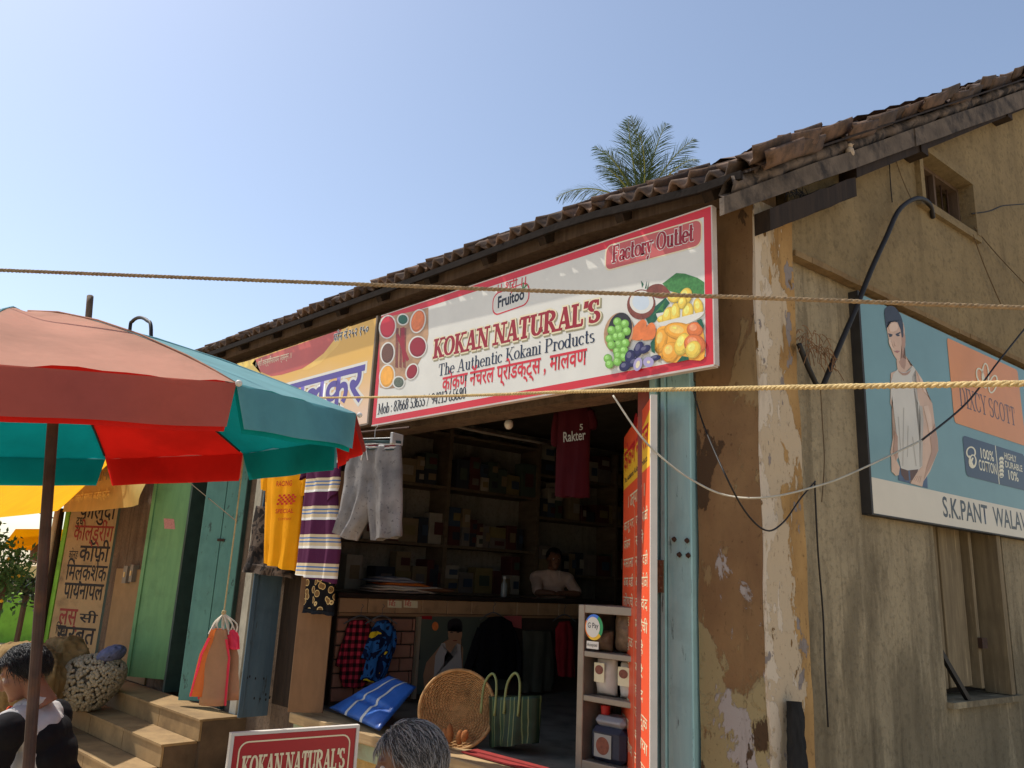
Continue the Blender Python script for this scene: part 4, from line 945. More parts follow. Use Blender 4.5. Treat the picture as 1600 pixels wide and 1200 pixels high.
wire('wire', 'pale wire sagging from shop opening across to the billboard', [at_y(958,618,3.42), at_y(1000,680,3.45), at_y(1040,720,3.5), at_y(1085,752,3.56), at_y(1135,774,3.62), sidep(1200,777,.10), sidep(1275,760,.05), sidep(1330,740,.09), sidep(1440,688,.12)], .0055, M_WIREW)
wire('wire', 'black cable climbing right across the billboard', [sidep(1440,688,.12), sidep(1510,630,.13), sidep(1560,565,.14), sidep(1612,500,.15)], .007, M_WIRE)
wire('wire', 'thin string dropping straight from the bracket foot', [sidep(1282,606,.03), sidep(1285,660,.02), sidep(1288,720,.02), sidep(1284,784,.02)], .003, M_STR)
wire('wire', 'black wire hanging down bare plaster right of the pilaster', [sidep(1273,753,.02), sidep(1278,860,.0), sidep(1286,960,-.03), sidep(1289,1040,-.03), sidep(1294,1136,-.03)], .005, M_WIRE)
wire('wire', 'twisted black wire leaving the gable window to the right', [sidep(1518,334,.02), sidep(1545,330,.06), sidep(1565,322,.08), sidep(1585,320,.1), sidep(1610,318,.12)], .006, M_WIRE)
wire('wire', 'brown string slanting from gable window down to right edge', [sidep(1522,355,.03), sidep(1560,400,.03), sidep(1612,455,.03)], .004, M_STR)
wire('wire', 'brown string hanging steeply beneath the gable window', [sidep(1520,366,.03), sidep(1540,420,.03), sidep(1566,480,.03)], .004, M_STR)
wire('wire', 'short crack-like wire hanging left of the gable window', [sidep(1389,238,.01), sidep(1391,280,.01), sidep(1394,316,.01)], .004, M_WIRE)
wire('wire', 'thin string running diagonally to the gooseneck bend', [sidep(1396,240,.01), sidep(1410,280,.02), sidep(1424,312,.04)], .003, M_STR)
# straw of an old nest caught on the bar
bm = NB(); rnd = random.Random(3)
for k in range(60):
    c0 = SW.uv(1262, 545); a = rnd.uniform(0, 6.28); p0 = SW.p(c0[0] + rnd.gauss(0, .07), c0[1] + rnd.gauss(0, .045) - .0, .03 + rnd.uniform(0, .06)); L = rnd.uniform(.04, .13)
    tube(bm, smoothpts([p0, p0 + W*math.cos(a)*L*.5 + Z*(math.sin(a)*L*.4+.01), p0 + W*math.cos(a)*L + Z*(math.sin(a)*L*.8-.02)], 2), .0022, 4)
o = obj('nest_straw', bm, pm('dry_straw', srgb(126,92,62), .95, .3), None, SW.p(c0[0], c0[1], .03)); setp(o, 'clump of dry nest straw stuck beside the iron bar', 'straw', None, 'stuff')
bm = NB()
for k in range(40):
    c0 = SW.uv(1236, 300); a = rnd.uniform(2.5, 6.4); p0 = SW.p(c0[0] + rnd.gauss(0, .10), c0[1] + rnd.gauss(0, .03), .04); L = rnd.uniform(.04, .12)
    tube(bm, smoothpts([p0, p0 + W*math.cos(a)*L*.5 + Z*(math.sin(a)*L*.4), p0 + W*math.cos(a)*L + Z*(math.sin(a)*L*.9)], 2), .002, 4)
o = obj('cobweb_twigs', bm, M_WIRE, None, SW.p(c0[0], c0[1], .03)); setp(o, 'dark dangling twigs under the roof corner', 'twigs', None, 'stuff')
# charred post leaning on the pilaster foot
a, b = at_pl(1241, 1096, SW.O + SW.N*.06, SW.N), at_pl(1247, 1215, SW.O + SW.N*.09, SW.N)
bm = NB(); dirv = (b-a); P = [a + dirv*t for t in (0, .2, .4, .6, .8, 1, 2.2)]; tube(bm, P, [.034, .04, .042, .045, .047, .05, .06], 7)
bmesh.ops.subdivide_edges(bm, edges=bm.edges[:], cuts=2)
for q in bm.verts: q.co += Vector((1,1,0))*mnoise.noise(q.co*22)*.006
setp(obj('charred_post', bm, mat_wood('charred_wood', srgb(46,44,42), srgb(30,29,28), .9, (20,20,2), .8), None, P[-1]), 'blackened wooden post leaning at the foot of the peeling pilaster', 'post')
# small bird on the soffit board
bp_ = at_pl(1328, 243, SW.O + SW.N*.135, SW.N)
bd = NB(); ball(bd, bp_ + Z*.02, (.028,.034,.042), 2); ball(bd, bp_ + Z*.066, (.021,.022,.021), 2); tube(bd, [bp_ + Z*.066 + NWV*.015, bp_ + Z*.066 + NWV*.034], [.006,.001], 6); tube(bd, [bp_, bp_ - Z*.055 - NWV*.01], [.014,.008], 6)
t = thing('sparrow', 'small sparrow perched on the edge of the roof soffit', 'bird', bp_ - Z*.03)
obj('body', bd, pm('sparrow_buff', srgb(176,158,136), .9, .25, 60), t, smooth=True)
bm = NB(); ball(bm, bp_ + Z*.074 - NWV*.004, (.021,.022,.016), 2); obj('cap', bm, pm('sparrow_dark', srgb(58,46,40), .9, .2), t, smooth=True)

# ================================================================ hanging clothes
def garment(F, rows, m, parent=None, name='cloth', dep=.03, fold=.012, kf=3.0, seed=0, nv=26, nu=16, n0=0.0, hemflare=0.4):
    """closed soft tube between a left and a right edge given in picture points"""
    L = [(F.uv(*a), F.uv(*b)) for a, b in rows]; cum = [0]
    for (a, b), (c, d) in zip(L, L[1:]): cum.append(cum[-1] + .5*(math.hypot(c[0]-a[0], c[1]-a[1]) + math.hypot(d[0]-b[0], d[1]-b[1])))
    def row(t):
        t *= cum[-1]; i = 0
        while i < len(L)-2 and cum[i+1] < t: i += 1
        f = (t-cum[i])/max(1e-6, cum[i+1]-cum[i]); (a, b), (c, d) = L[i], L[i+1]
        return (a[0]+(c[0]-a[0])*f, a[1]+(c[1]-a[1])*f, b[0]+(d[0]-b[0])*f, b[1]+(d[1]-b[1])*f)
    bm = NB(); rings = []
    for j in range(nv+1):
        t = j/nv; x0, y0, x1, y1 = row(t); ring = []
        for s_ in range(2*nu):
            fr = s_ < nu; s = (s_/nu) if fr else (2 - s_/nu); s = min(1, max(0, s))
            e = math.sin(math.pi*s)**.55 if 0 < s < 1 else 0
            fl = fold * (.35+.65*t) * math.sin(2*math.pi*(kf*s + .13*math.sin(t*5+seed)) + seed*1.7 + t*1.2) * math.sin(math.pi*s)**.5 if 0 < s < 1 else 0
            fl += fold*.55*math.sin(2*math.pi*(kf*2.3*s) + seed + t*4)*t if 0 < s < 1 else 0
            fl += .006*mnoise.noise(Vector((s*4, t*6, seed*3.3)))
            n = n0 + (dep*e if fr else -dep*e) + fl
            ring.append(bm.verts.new(F.p(x0+(x1-x0)*s, y0+(y1-y0)*s + .004*math.sin(s*14+seed)*t, n)))
        rings.append(ring)
    K = 2*nu
    for j in range(nv):
        for k in range(K): bm.faces.new((rings[j][k], rings[j][(k+1)%K], rings[j+1][(k+1)%K], rings[j+1][k]))
    bm.faces.new(rings[0][::-1])
    return obj(name, bm, m, parent, smooth=True) if parent else bm
def CLF(px, py, y, ang=.12): q = at_y(px, py, y); return Frame(q, (math.cos(ang), math.sin(ang), 0), Z, (math.sin(ang), -math.cos(ang), 0))
def hook(parent, F, px, py, up=.10, w=.18, drop=.06):
    u, v = F.uv(px, py); bm = NB()
    tube(bm, smoothpts([F.p(u-w, v-drop), F.p(u, v), F.p(u+w, v-drop)], 5), .006, 6); tube(bm, smoothpts([F.p(u, v), F.p(u, v+up*.6), F.p(u+.018, v+up*.8), F.p(u, v+up)], 4), .003, 5)
    obj('hanger', bm, pm('grey_hanger', srgb(96,98,100), .5), parent)
def cloth(name, col, var=.1, sc_=6, bmp=.25, trans=.15): return pm(name, col, .88, var, sc_, bmp, .12, trans=trans, bdist=.004)
# yellow t-shirt
F = CLF(442, 800, 3.40); ty = thing('t_shirt', 'bright yellow printed t-shirt hanging left of the striped one', 't-shirt', F.p(0,-.35))
M_TY = cloth('yellow_jersey', srgb(246,172,24), .06, 6, .25, .3)
garment(F, [((424,690),(470,688)), ((416,735),(476,738)), ((414,790),(472,802)), ((413,840),(467,852)), ((412,880),(462,893))], M_TY, ty, 'body', .035, .016, 2.6, 1)
garment(F, [((412,715),(424,705)), ((407,742),(421,742)), ((408,764),(420,768))], M_TY, ty, 'sleeve', .02, .006, 1, 2, 8, 8)
garment(F, [((468,700),(482,715)), ((470,742),(483,745)), ((466,772),(477,776))], M_TY, ty, 'sleeve', .02, .006, 1, 3, 8, 8, -.01)
hook(ty, F, 447, 680)
P_TR = cloth('red_screen_print', srgb(176,44,30), .2, 40, .1, .1)
FR = F.sh(0, 0, .056)
u, v = FR.uv(431, 760); PSx = PS; PS = 1.0
text('RACING', FR, u, v, .062, P_TR, ty, 0, .012, width=.21)
u, v = FR.uv(430, 802); text('SPECIAL', FR, u, v, .05, P_TR, ty, 0, .01, width=.24)
u, v = FR.uv(434, 813); text('COMPANY', FR, u, v, .03, P_TR, ty, 0, .0, width=.18)
bm = NB(); u, v = FR.uv(432, 789)
for i in range(8):
    for j in range(5):
        if (i+j) % 2 == 0: polyf(bm, FR, [(u+i*.03+.004*j, v+j*.017), (u+(i+1)*.03+.004*j, v+j*.017), (u+(i+1)*.03+.004*j, v+(j+1)*.017), (u+i*.03+.004*j, v+(j+1)*.017)], 0)
ck = obj('chequer_print', bm, P_TR, ty, smooth='raw'); ck['kind'] = 'stuff'
PS = PSx
# striped polo shirt
m, nt, p = newmat('striped_jersey', .9, .1)
F = CLF(500, 800, 3.38); po = thing('polo_shirt', 'plum and cream striped polo shirt between yellow shirt and grey shorts', 'shirt', F.p(0,-.42))
sp = nt.nodes.new('ShaderNodeSeparateXYZ'); nt.links.new(mapping(nt), sp.inputs[0])
zz = mathn(nt, 'FRACT', mathn(nt, 'MULTIPLY', mathn(nt, 'ADD', sp.outputs[2], .06), 1/.218))
pl, cr, bl, wh = srgb(80,36,66), srgb(204,186,152), srgb(84,116,166), srgb(222,220,214)
c = ramp(nt, zz, [(0, cr), (.10, cr), (.12, bl), (.16, bl), (.17, cr), (.24, cr), (.25, bl), (.29, bl), (.30, cr), (.38, cr), (.40, pl), (.90, pl), (.91, wh), (.98, wh)], 'CONSTANT')
nt.links.new(c, p.inputs['Base Color']); bump(nt, p, noise(nt, mapping(nt), 60), .2, .004); M_STRIPE = m
garment(F, [((484,690),(528,684)), ((481,720),(532,712)), ((478,760),(528,762)), ((472,810),(530,812)), ((466,860),(533,860)), ((461,897),(527,912))], M_STRIPE, po, 'body', .045, .018, 2.2, 4, 30)
garment(F, [((520,700),(534,712)), ((521,730),(537,728)), ((516,765),(535,755)), ((512,787),(531,771))], M_STRIPE, po, 'sleeve', .025, .006, 1, 5, 10, 8, .02)
garment(F, [((486,692),(474,712)), ((478,742),(466,750))], M_STRIPE, po, 'sleeve', .025, .006, 1, 5, 10, 8, -.02)
hook(po, F, 508, 674)
# grey shorts
m, nt, p = newmat('grey_speckled_denim', .55, .4); v_ = mapping(nt)
c = mix_rgb(nt, srgb(132,126,122), srgb(92,88,86), ramp(nt, noise(nt, v_, 5, 6, .6), [(.35,0),(.65,1)]))
c = mix_rgb(nt, c, srgb(84,78,78), ramp(nt, noise(nt, v_, 46, 3, .5), [(.62,0),(.67,1)]))
nt.links.new(c, p.inputs['Base Color']); bump(nt, p, noise(nt, v_, 18, 6), .3, .008); M_SHORT = m
F = CLF(585, 765, 3.36, .22); sh_ = thing('shorts', 'grey speckled knee shorts clipped by a striped waistband', 'shorts', F.p(0,-.4))
garment(F, [((546,700),(600,698)), ((539,735),(598,735)), ((535,770),(592,773)), ((528,808),(575,815)), ((524,826),(562,836)), ((522,831),(557,846))], M_SHORT, sh_, 'leg', .050, .020, 1.9, 7, 34, 14)
garment(F, [((572,698),(627,696)), ((570,735),(629,735)), ((572,773),(629,775)), ((577,815),(628,815)), ((580,838),(629,831)), ((580,845),(628,838))], M_SHORT, sh_, 'leg', .050, .020, 1.9, 8, 34, 14)
for k, (a, b, m_) in enumerate(((689, 693.5, cloth('waist_teal', srgb(60,76,76))), (693.5, 696, cloth('waist_white', srgb(206,200,194))), (696, 698.5, cloth('waist_red', srgb(120,48,56))), (698.5, 701.5, MATS['waist_white']), (701.5, 704, MATS['waist_teal']))):
    garment(F, [((549,a+2),(627,a)), ((548,b+2),(627,b))], m_, sh_, 'waistband', .056, .006, 2, 6, 3, 16)
bm = NB(); a_, b_ = F.uv(552,686), F.uv(620,684); tube(bm, [F.p(*a_), F.p(*b_)], .004, 6)
for q in (a_, b_): fbox(bm, F.sh(*q), -.012, .012, -.05, .03, -.06, .06, .003)
q = ((a_[0]+b_[0])/2, a_[1]); tube(bm, smoothpts([F.p(*q), F.p(q[0], q[1]+.06), F.p(q[0]+.02, q[1]+.08), F.p(q[0], q[1]+.10)], 4), .003, 5)
obj('clip_hanger', bm, pm('clear_hanger', srgb(170,170,168), .3), sh_)
bm = NB()
for s in (-.02, .02): u, v = F.uv(580, 702); tube(bm, smoothpts([F.p(u, v, .06), F.p(u+s, v-.04, .065), F.p(u+s*1.6, v-.09, .062)], 4), .004, 5)
obj('drawstring', bm, MATS['waist_white'], sh_)
# camouflage garment behind, floral shorts below
def cell_mat(name, cols, sc_, kind):
    m, nt, p = newmat(name, .9, .1); v = mapping(nt)
    if kind == 'camo': c = ramp(nt, noise(nt, v, sc_, 3, .5, .6), [(0, cols[0]), (.42, cols[1]), (.5, cols[2]), (.58, cols[3])], 'CONSTANT')
    elif kind == 'ring':
        w = nt.nodes.new('ShaderNodeTexVoronoi'); w.inputs['Scale'].default_value = sc_; nt.links.new(v, w.inputs['Vector']); c = ramp(nt, w.outputs['Distance'], [(0, cols[0]), (.08, cols[1]), (.34, cols[2]), (.42, cols[0])], 'CONSTANT')
    elif kind == 'plaid':
        sp = nt.nodes.new('ShaderNodeSeparateXYZ'); nt.links.new(v, sp.inputs[0])
        a = mathn(nt, 'GREATER_THAN', mathn(nt, 'FRACT', mathn(nt, 'MULTIPLY', mathn(nt, 'ADD', sp.outputs[0], sp.outputs[1]), sc_)), .5); b = mathn(nt, 'GREATER_THAN', mathn(nt, 'FRACT', mathn(nt, 'MULTIPLY', sp.outputs[2], sc_*1.1)), .5)
        c = mix_rgb(nt, mix_rgb(nt, cols[0], cols[1], a), mix_rgb(nt, cols[1], cols[2], a), b)
    nt.links.new(c, p.inputs['Base Color']); bump(nt, p, noise(nt, v, 50), .2, .004); return m
M_CAMO = cell_mat('camouflage_cotton', [srgb(24,21,20), srgb(52,43,37), srgb(84,72,62), srgb(36,31,28)], 7, 'camo')
M_RING = cell_mat('ring_print_cotton', [srgb(20,19,22), srgb(120,92,58), srgb(206,176,120)], 15, 'ring')
F = CLF(420, 860, 3.47); o_ = thing('camouflage_shorts', 'dark camouflage shorts hanging behind the yellow shirt', 'shorts', F.p(0,-.12))
garment(F, [((400,790),(440,795)), ((394,815),(446,820)), ((391,850),(452,862)), ((384,880),(458,890))], M_CAMO, o_, 'cloth', .03, .014, 3, 9); garment(F, [((384,879),(458,888)), ((378,893),(462,904))], M_CAMO, o_, 'hem', .04, .012, 3, 10, 5)
F = CLF(498, 930, 3.55); o_ = thing('printed_shorts', 'black shorts with cream ring print under the striped polo', 'shorts', F.p(0,-.14))
garment(F, [((480,880),(524,884)), ((478,915),(523,920)), ((474,950),(523,956))], M_RING, o_, 'cloth', .03, .010, 2, 11)
garment(F, [((474,950),(523,956)), ((472,957),(522,962))], cloth('dark_hem', srgb(26,30,36)), o_, 'hem', .032, .010, 2, 11, 4)
# clothes rail
bm = NB(); tube(bm, [at_y(395,694,3.44), at_y(520,680,3.42), at_y(640,668,3.44)], .009, 8); setp(obj('clothes_rail', bm, M_IRON, None, at_y(520,680,3.42)), 'thin iron rail carrying the clothes beneath the yellow sign', 'rail')
# ================================================================ counter
CO = Frame((-6.2, 4.1, 0), W, Z, NWV); CL = 3.35
ct = thing('shop_counter', 'tiled shop counter running back into the dark shop', 'counter', CO.p(CL/2, .5, -.2))
bm = NB(); fbox(bm, CO, 0, CL, .5, 1.40, -.34, -.02); obj('carcass', bm, pm('counter_core', srgb(74,58,46), .8, .2), ct)
bm = NB(); fbox(bm, CO, -.03, CL+.02, 1.402, 1.445, -.38, .035, .006); obj('counter_top', bm, pm('dark_counter_top', srgb(46,38,34), .35, .2), ct)
M_CT = pm('beige_counter_tile', srgb(176,140,104), .35, .1, 5, .05, .5, dirt=srgb(120,92,68), dscale=4, dmin=.55, dmax=.8)
x = 0.0; k = 0
while x < CL-.05:
    w_ = .285; bm = NB(); fbox(bm, CO, x+.004, min(CL, x+w_)-.004, 1.275, 1.398, -.02, .004 + .001*(k%2), .003); obj('tile', bm, M_CT, ct); x += w_; k += 1
bm = NB(); fbox(bm, CO, 0, CL, 1.245, 1.272, -.02, .014, .004); obj('ledge_strip', bm, pm('tan_strip', srgb(150,116,84), .6, .1), ct)
M_BRK = pm('pink_brick_cladding', srgb(158,112,90), .6, .16, 8, .25)
v = .53; r_ = 0
while v < 1.2:
    u = -.0 - (.11 if r_ % 2 else 0)
    while u < .80:
        a, b = max(0, u), min(.80, u+.215)
        if b - a > .03:
            bm = NB(); fbox(bm, CO, a+.005, b-.005, v+.005, min(1.243, v+.112)-.004, -.02, random.uniform(.002, .009), .004); obj('brick', bm, M_BRK, ct)
        u += .22
    v += .117; r_ += 1
bm = NB(); fbox(bm, CO, .815, .845, .52, 1.245, -.02, .03); obj('corner_bead', bm, pm('pale_metal_bead', srgb(176,158,132), .4, .1, metal=.4), ct)
for a, b in ((605, 627), (630, 652)):
    q = [CO.uv(a, 938), CO.uv(b, 939), CO.uv(b, 950), CO.uv(a, 949)]; printed(CO, q, .028, P_CREAM, ct, 'price_sticker')
    for j in range(2): text('FRS' if j == 0 else 'F.K.', CO, q[3][0]+.01, q[3][1]+.012+.03*j, .045, P_RED, ct, .034, .01)
# small poster on the counter front: man in white vest (print)
ps = thing('counter_poster', 'dark green vest poster with model stuck on the counter front', 'poster', CO.p(1.3, .55, .02))
PF = CO.sh(0, 0, .026); a, b = PF.uv(657, 963), PF.uv(738, 1140); q1 = PF.uv(800, 965)[0]
bm = NB(); fbox(bm, PF, a[0], q1, .56, a[1], -.012, 0, .002); obj('board', bm, flat('poster_green', srgb(86,92,80), .4, .1, 3), ps)
S4 = Sheet(PF, ps); t6 = (640, 900, .25)
S4.poly([(155,480),(205,420),(240,400),(240,330),(320,330),(318,420),(335,450),(330,620),(140,640),(90,700),(85,620),(105,540)], P_SKIN2, t6); S4.el(284, 365, 44, 66, P_SKIN2, t6); S4.poly([(240,345),(238,290),(270,266),(315,270),(330,310),(328,350),(318,310),(262,310)], P_HAIR, t6, 2)
S4.poly([(160,500),(200,420),(222,418),(232,490),(275,508),(300,480),(296,420),(318,430),(330,620),(150,640)], flat('print_vest_dim', srgb(190,180,170)), t6)
for q in ((262,352),(302,352)): S4.el(*q, 10, 4, P_HAIR, t6)
S4.el(284, 404, 14, 4, P_BROWN, t6); S4.el(160, 314, 20, 28, P_ORANGE, t6)
S4.poly([(75,250),(140,250),(140,272),(75,268)], P_DRED, t6); S4.poly([(48,420),(66,410),(66,520),(48,530)], P_BLACK, t6); S4.poly([(590,250),(700,250),(700,330),(610,310)], P_PINK, t6)
# clothes on hangers along the counter front
def hung(name, label, cat, px, py, n, rows, m, sleeves=(), seed=1, dep=.035, hk=True, top=None):
    F = Frame(at_pl(px, py, CO.O + CO.N*n, CO.N), W, Z, NWV); t = thing(name, label, cat, F.p(0, -.3))
    garment(F, rows, m, t, 'body', dep, .014, 2.4, seed)
    for i, s in enumerate(sleeves): garment(F, s, m, t, 'sleeve', .03, .008, 1, seed+i+2, 10, 10)
    if hk: hook(t, F, *(top or (px, rows[0][0][1]-4)), .10, .16, .07)
    return t
M_PLAID = cell_mat('red_black_plaid', [srgb(30,16,20), srgb(96,28,40), srgb(180,52,70)], 14, 'plaid')
M_TIE = cell_mat('blue_yellow_batik', [srgb(24,30,56), srgb(44,98,160), srgb(22,34,66), srgb(220,190,40)], 5.5, 'camo')
hung('plaid_shirt', 'dark red checked shirt hanging on the counter front', 'shirt', 555, 1010, .06, [((548,970),(572,968)), ((540,985),(582,982)), ((534,1020),(582,1025)), ((530,1058),(576,1066)), ((536,1072),(560,1076))], M_PLAID, ([((546,976),(552,982)), ((532,1010),(542,1015)), ((524,1040),(536,1044))],), 3, .04, True, (564,962))
hung('batik_shirt', 'blue and yellow patterned shirt hanging over the blue bag', 'shirt', 595, 1010, .11, [((588,972),(606,968)), ((580,985),(616,980)), ((574,1020),(615,1020)), ((567,1050),(606,1050)), ((562,1062),(596,1068))], M_TIE, ([((582,980),(590,990)), ((570,1010),(582,1016)), ((564,1028),(576,1034))], [((610,980),(618,984)), ((612,1004),(620,1002)), ((608,1020),(615,1020))]), 5, .045, True, (597,962))
M_BLK = cloth('black_wool', srgb(22,21,24), .2, 30, .3, .05)
hung('black_sweater', 'black long sleeved sweater hanging over the counter poster', 'sweater', 772, 1010, .10, [((764,965),(784,963)), ((750,975),(800,972)), ((742,1000),(808,1000)), ((740,1040),(808,1045)), ((744,1058),(804,1062))], M_BLK, ([((746,980),(756,985)), ((732,1020),(746,1025)), ((722,1052),(736,1056))], [((796,978),(804,982)), ((806,1020),(816,1020)), ((806,1064),(816,1064))]), 7, .05, True, (771,957))
hung('red_vest', 'red sleeveless vest hanging at the far end of the counter', 'vest', 880, 1010, .10, [((874,972),(890,970)), ((868,982),(896,982)), ((868,1020),(898,1020)), ((872,1056),(898,1058))], cloth('dull_red_cotton', srgb(150,40,46), .15, 8, .2, .1), (), 9, .04, True, (882,960))
hung('grey_trousers', 'grey green trousers hanging between black sweater and red vest', 'trousers', 835, 1020, .07, [((816,985),(862,985)), ((816,1020),(866,1020)), ((814,1060),(868,1062)), ((816,1082),(862,1078))], cloth('grey_green_twill', srgb(82,80,68), .12, 8, .2, .05), (), 11, .04, False)
# folded clothes on the counter top
def slab(F, u0, u1, v0, v1, n0, n1, m, seed, parent):
    bm = NB(); nx, ny = 14, 10; g = {}
    for s in (0,1):
        for i in range(nx+1):
            for j in range(ny+1):
                a, b = i/nx, j/ny; e = (math.sin(math.pi*a)*math.sin(math.pi*b))**.3 if 0 < a < 1 and 0 < b < 1 else 0
                mid = (v0+v1)/2; q = mid + (v1-mid if s else v0-mid)*e + .008*mnoise.noise(Vector((a*5, b*5, seed)))
                g[s,i,j] = bm.verts.new(F.p(u0+(u1-u0)*a + .015*mnoise.noise(Vector((b*4, seed, 0))), q - (.03*(a-.7)/.3 if a > .7 and seed % 2 else 0), n0+(n1-n0)*b + .015*mnoise.noise(Vector((a*4, seed+5, 0)))))
    for s in (0,1):
        for i in range(nx):
            for j in range(ny): bm.faces.new((g[s,i,j], g[s,i+1,j], g[s,i+1,j+1], g[s,i,j+1]))
    ed = [(i,0) for i in range(nx)] + [(nx,j) for j in range(ny)] + [(i,ny) for i in range(nx,0,-1)] + [(0,j) for j in range(ny,0,-1)]
    for a, b in zip(ed, ed[1:]+ed[:1]): bm.faces.new((g[0,a[0],a[1]], g[0,b[0],b[1]], g[1,b[0],b[1]], g[1,a[0],a[1]]))
    bmesh.ops.remove_doubles(bm, verts=bm.verts, dist=.0005)
    return obj('folded_garment', bm, m, parent, smooth=True)
fc = thing('clothes_pile', 'untidy pile of folded grey and orange clothes on the counter', 'clothes', CO.p(.75, 1.446, -.1))
for k, (u0, u1, h0, h1, col) in enumerate(((.30, 1.02, 0, .028, srgb(130,120,118)), (.32, .98, .026, .05, srgb(200,190,180)), (.36, 1.05, .048, .072, srgb(186,184,180)), (.42, 1.0, .07, .10, srgb(206,112,48)), (.34, .86, .096, .125, srgb(126,132,150)), (.40, .78, .122, .146, srgb(150,152,164)), (.74, 1.22, .02, .07, srgb(112,80,62)))):
    slab(CO, u0, u1, 1.446+h0, 1.446+h1+.008, -.33, .03+.01*(k%3), cloth('folded_cloth_%d' % k, col, .12, 10, .2, .05), k, fc)
# bottle on the counter
q = at_pl(787, 930, CO.O - CO.N*.2, CO.N); q.z = 1.446
bm = NB(); lathe(bm, [(.032,0),(.034,.01),(.034,.11),(.03,.13),(.013,.16),(.013,.185)], q, 14); t = thing('bottle', 'small clear bottle standing on the dark counter', 'bottle', q); obj('body', bm, pm('bottle_plastic', srgb(150,158,160), .2, .05, 4, 0, .6), t, smooth=True)
bm = NB(); lathe(bm, [(.015,.18),(.016,.205),(.012,.21)], q, 12); obj('cap', bm, pm('cap_white', srgb(200,200,200), .4), t)

# ================================================================ shelves along the inner wall
sh = thing('wall_shelving', 'dark wooden shelving along the inner left wall', 'shelves', LWI.p(2.5, .5, -.2))
M_SHELF = mat_wood('shelf_wood', srgb(112,98,80), srgb(92,80,64), .7, (2,12,12), .1)
for u0, u1, z in ((.15, 3.05, 2.60), (.15, 3.05, 1.965), (.15, 3.05, 3.2), (3.1, 5.0, 2.90), (3.1, 5.0, 2.385), (3.1, 5.0, 1.72), (.15, 3.05, 1.46)):
    bm = NB(); fbox(bm, LWI, u0, u1, z-.03, z, -.35, 0); obj('shelf', bm, M_SHELF, sh)
for u in (.12, 1.78, 3.075, 4.4, 5.0):
    bm = NB(); fbox(bm, LWI, u-.025, u+.02, .5, 3.3, -.34, .012); obj('upright', bm, M_SHELF, sh)
rnd = random.Random(11)
PAL = [srgb(128,112,86), srgb(150,142,128), srgb(60,74,92), srgb(84,48,44), srgb(126,112,74), srgb(70,82,72), srgb(112,104,98), srgb(50,54,62)]
PNM = ['tan', 'pale grey', 'slate blue', 'dark red', 'olive yellow', 'grey green', 'mid grey', 'charcoal']
PKM = [pm('carton_%d' % i, c, .6, .15, 10, .05) for i, c in enumerate(PAL)]
where = {2.60: 'upper', 1.965: 'middle', 1.46: 'lowest', 2.385: 'far upper', 2.90: 'far top', 1.72: 'far lower'}
for z, u0, u1, hmax, st in ((1.965, 1.85, 3.0, .28, 1), (1.965, .3, 1.7, .34, 1), (2.60, .25, 1.7, .36, 1), (2.60, 1.9, 2.95, .40, 1), (2.385, 3.15, 4.9, .34, 1), (1.72, 3.15, 4.9, .34, 1), (2.90, 3.15, 4.9, .26, 1), (1.46, .4, 2.9, .34, 1)):
    u = u0
    while u < u1-.1:
        w_ = rnd.uniform(.09, .26); h_ = rnd.uniform(.12, hmax); d_ = rnd.uniform(.12, .26)
        if rnd.random() < .96:
            nst = 2 if h_ < .22 and rnd.random() < .85 else 1
            for s in range(nst):
                ci = rnd.randrange(8)
                t = thing('carton', '%s carton in the row on the %s wall shelf' % (PNM[ci], where[z]), 'carton', LWI.p(u+w_/2, z + .001 + s*h_, -.15), 'goods on the %s wall shelf' % where[z])
                bm = NB(); fbox(bm, LWI, u, u+w_-.012, z+.001+s*(h_+.001), z+.001+s*(h_+.001)+h_, -.04-d_, -.04 + rnd.uniform(-.02, .02), .003); obj('box', bm, PKM[ci], t)
                bm = NB(); fbox(bm, LWI, u+w_*.2, u+w_*.75, z+h_*.3+s*h_, z+h_*.7+s*h_, -.02, -.016); obj('carton_label', bm, rnd.choice(PKM), t)
        u += w_ * st
# pipes, bulb, tube under the sign
wire('bamboo_pole', 'bamboo pole lying under the main sign inside the opening', [at_y(690,652,3.9), at_y(780,645,3.9), at_y(858,634,3.9)], .022, pm('old_bamboo', srgb(140,112,86), .7, .2), 8, 'pole', 3)
wire('pipe', 'thin conduit pipe running back under the shop ceiling', [at_y(690,660,4.05), at_y(760,676,4.6), at_y(860,694,5.4)], .014, pm('grey_pipe', srgb(120,112,104), .6, .2), 8, 'pipe', 3)
q = at_y(795, 663, 4.0)
t = thing('light_bulb', 'unlit bulb hanging under the sign in the shop opening', 'bulb', q - Z*.05)
bm = NB(); ball(bm, q, (.034,.034,.04), 2); obj('glass', bm, pm('bulb_glass', srgb(190,186,176), .15, .03, 4, 0, .6), t, smooth=True)
bm = NB(); lathe(bm, [(.02,.03),(.022,.05),(.02,.09),(.006,.10)], q, 10); tube(bm, [q+Z*.09, q+Z*.5], .003, 5); obj('holder', bm, M_BLACK, t)
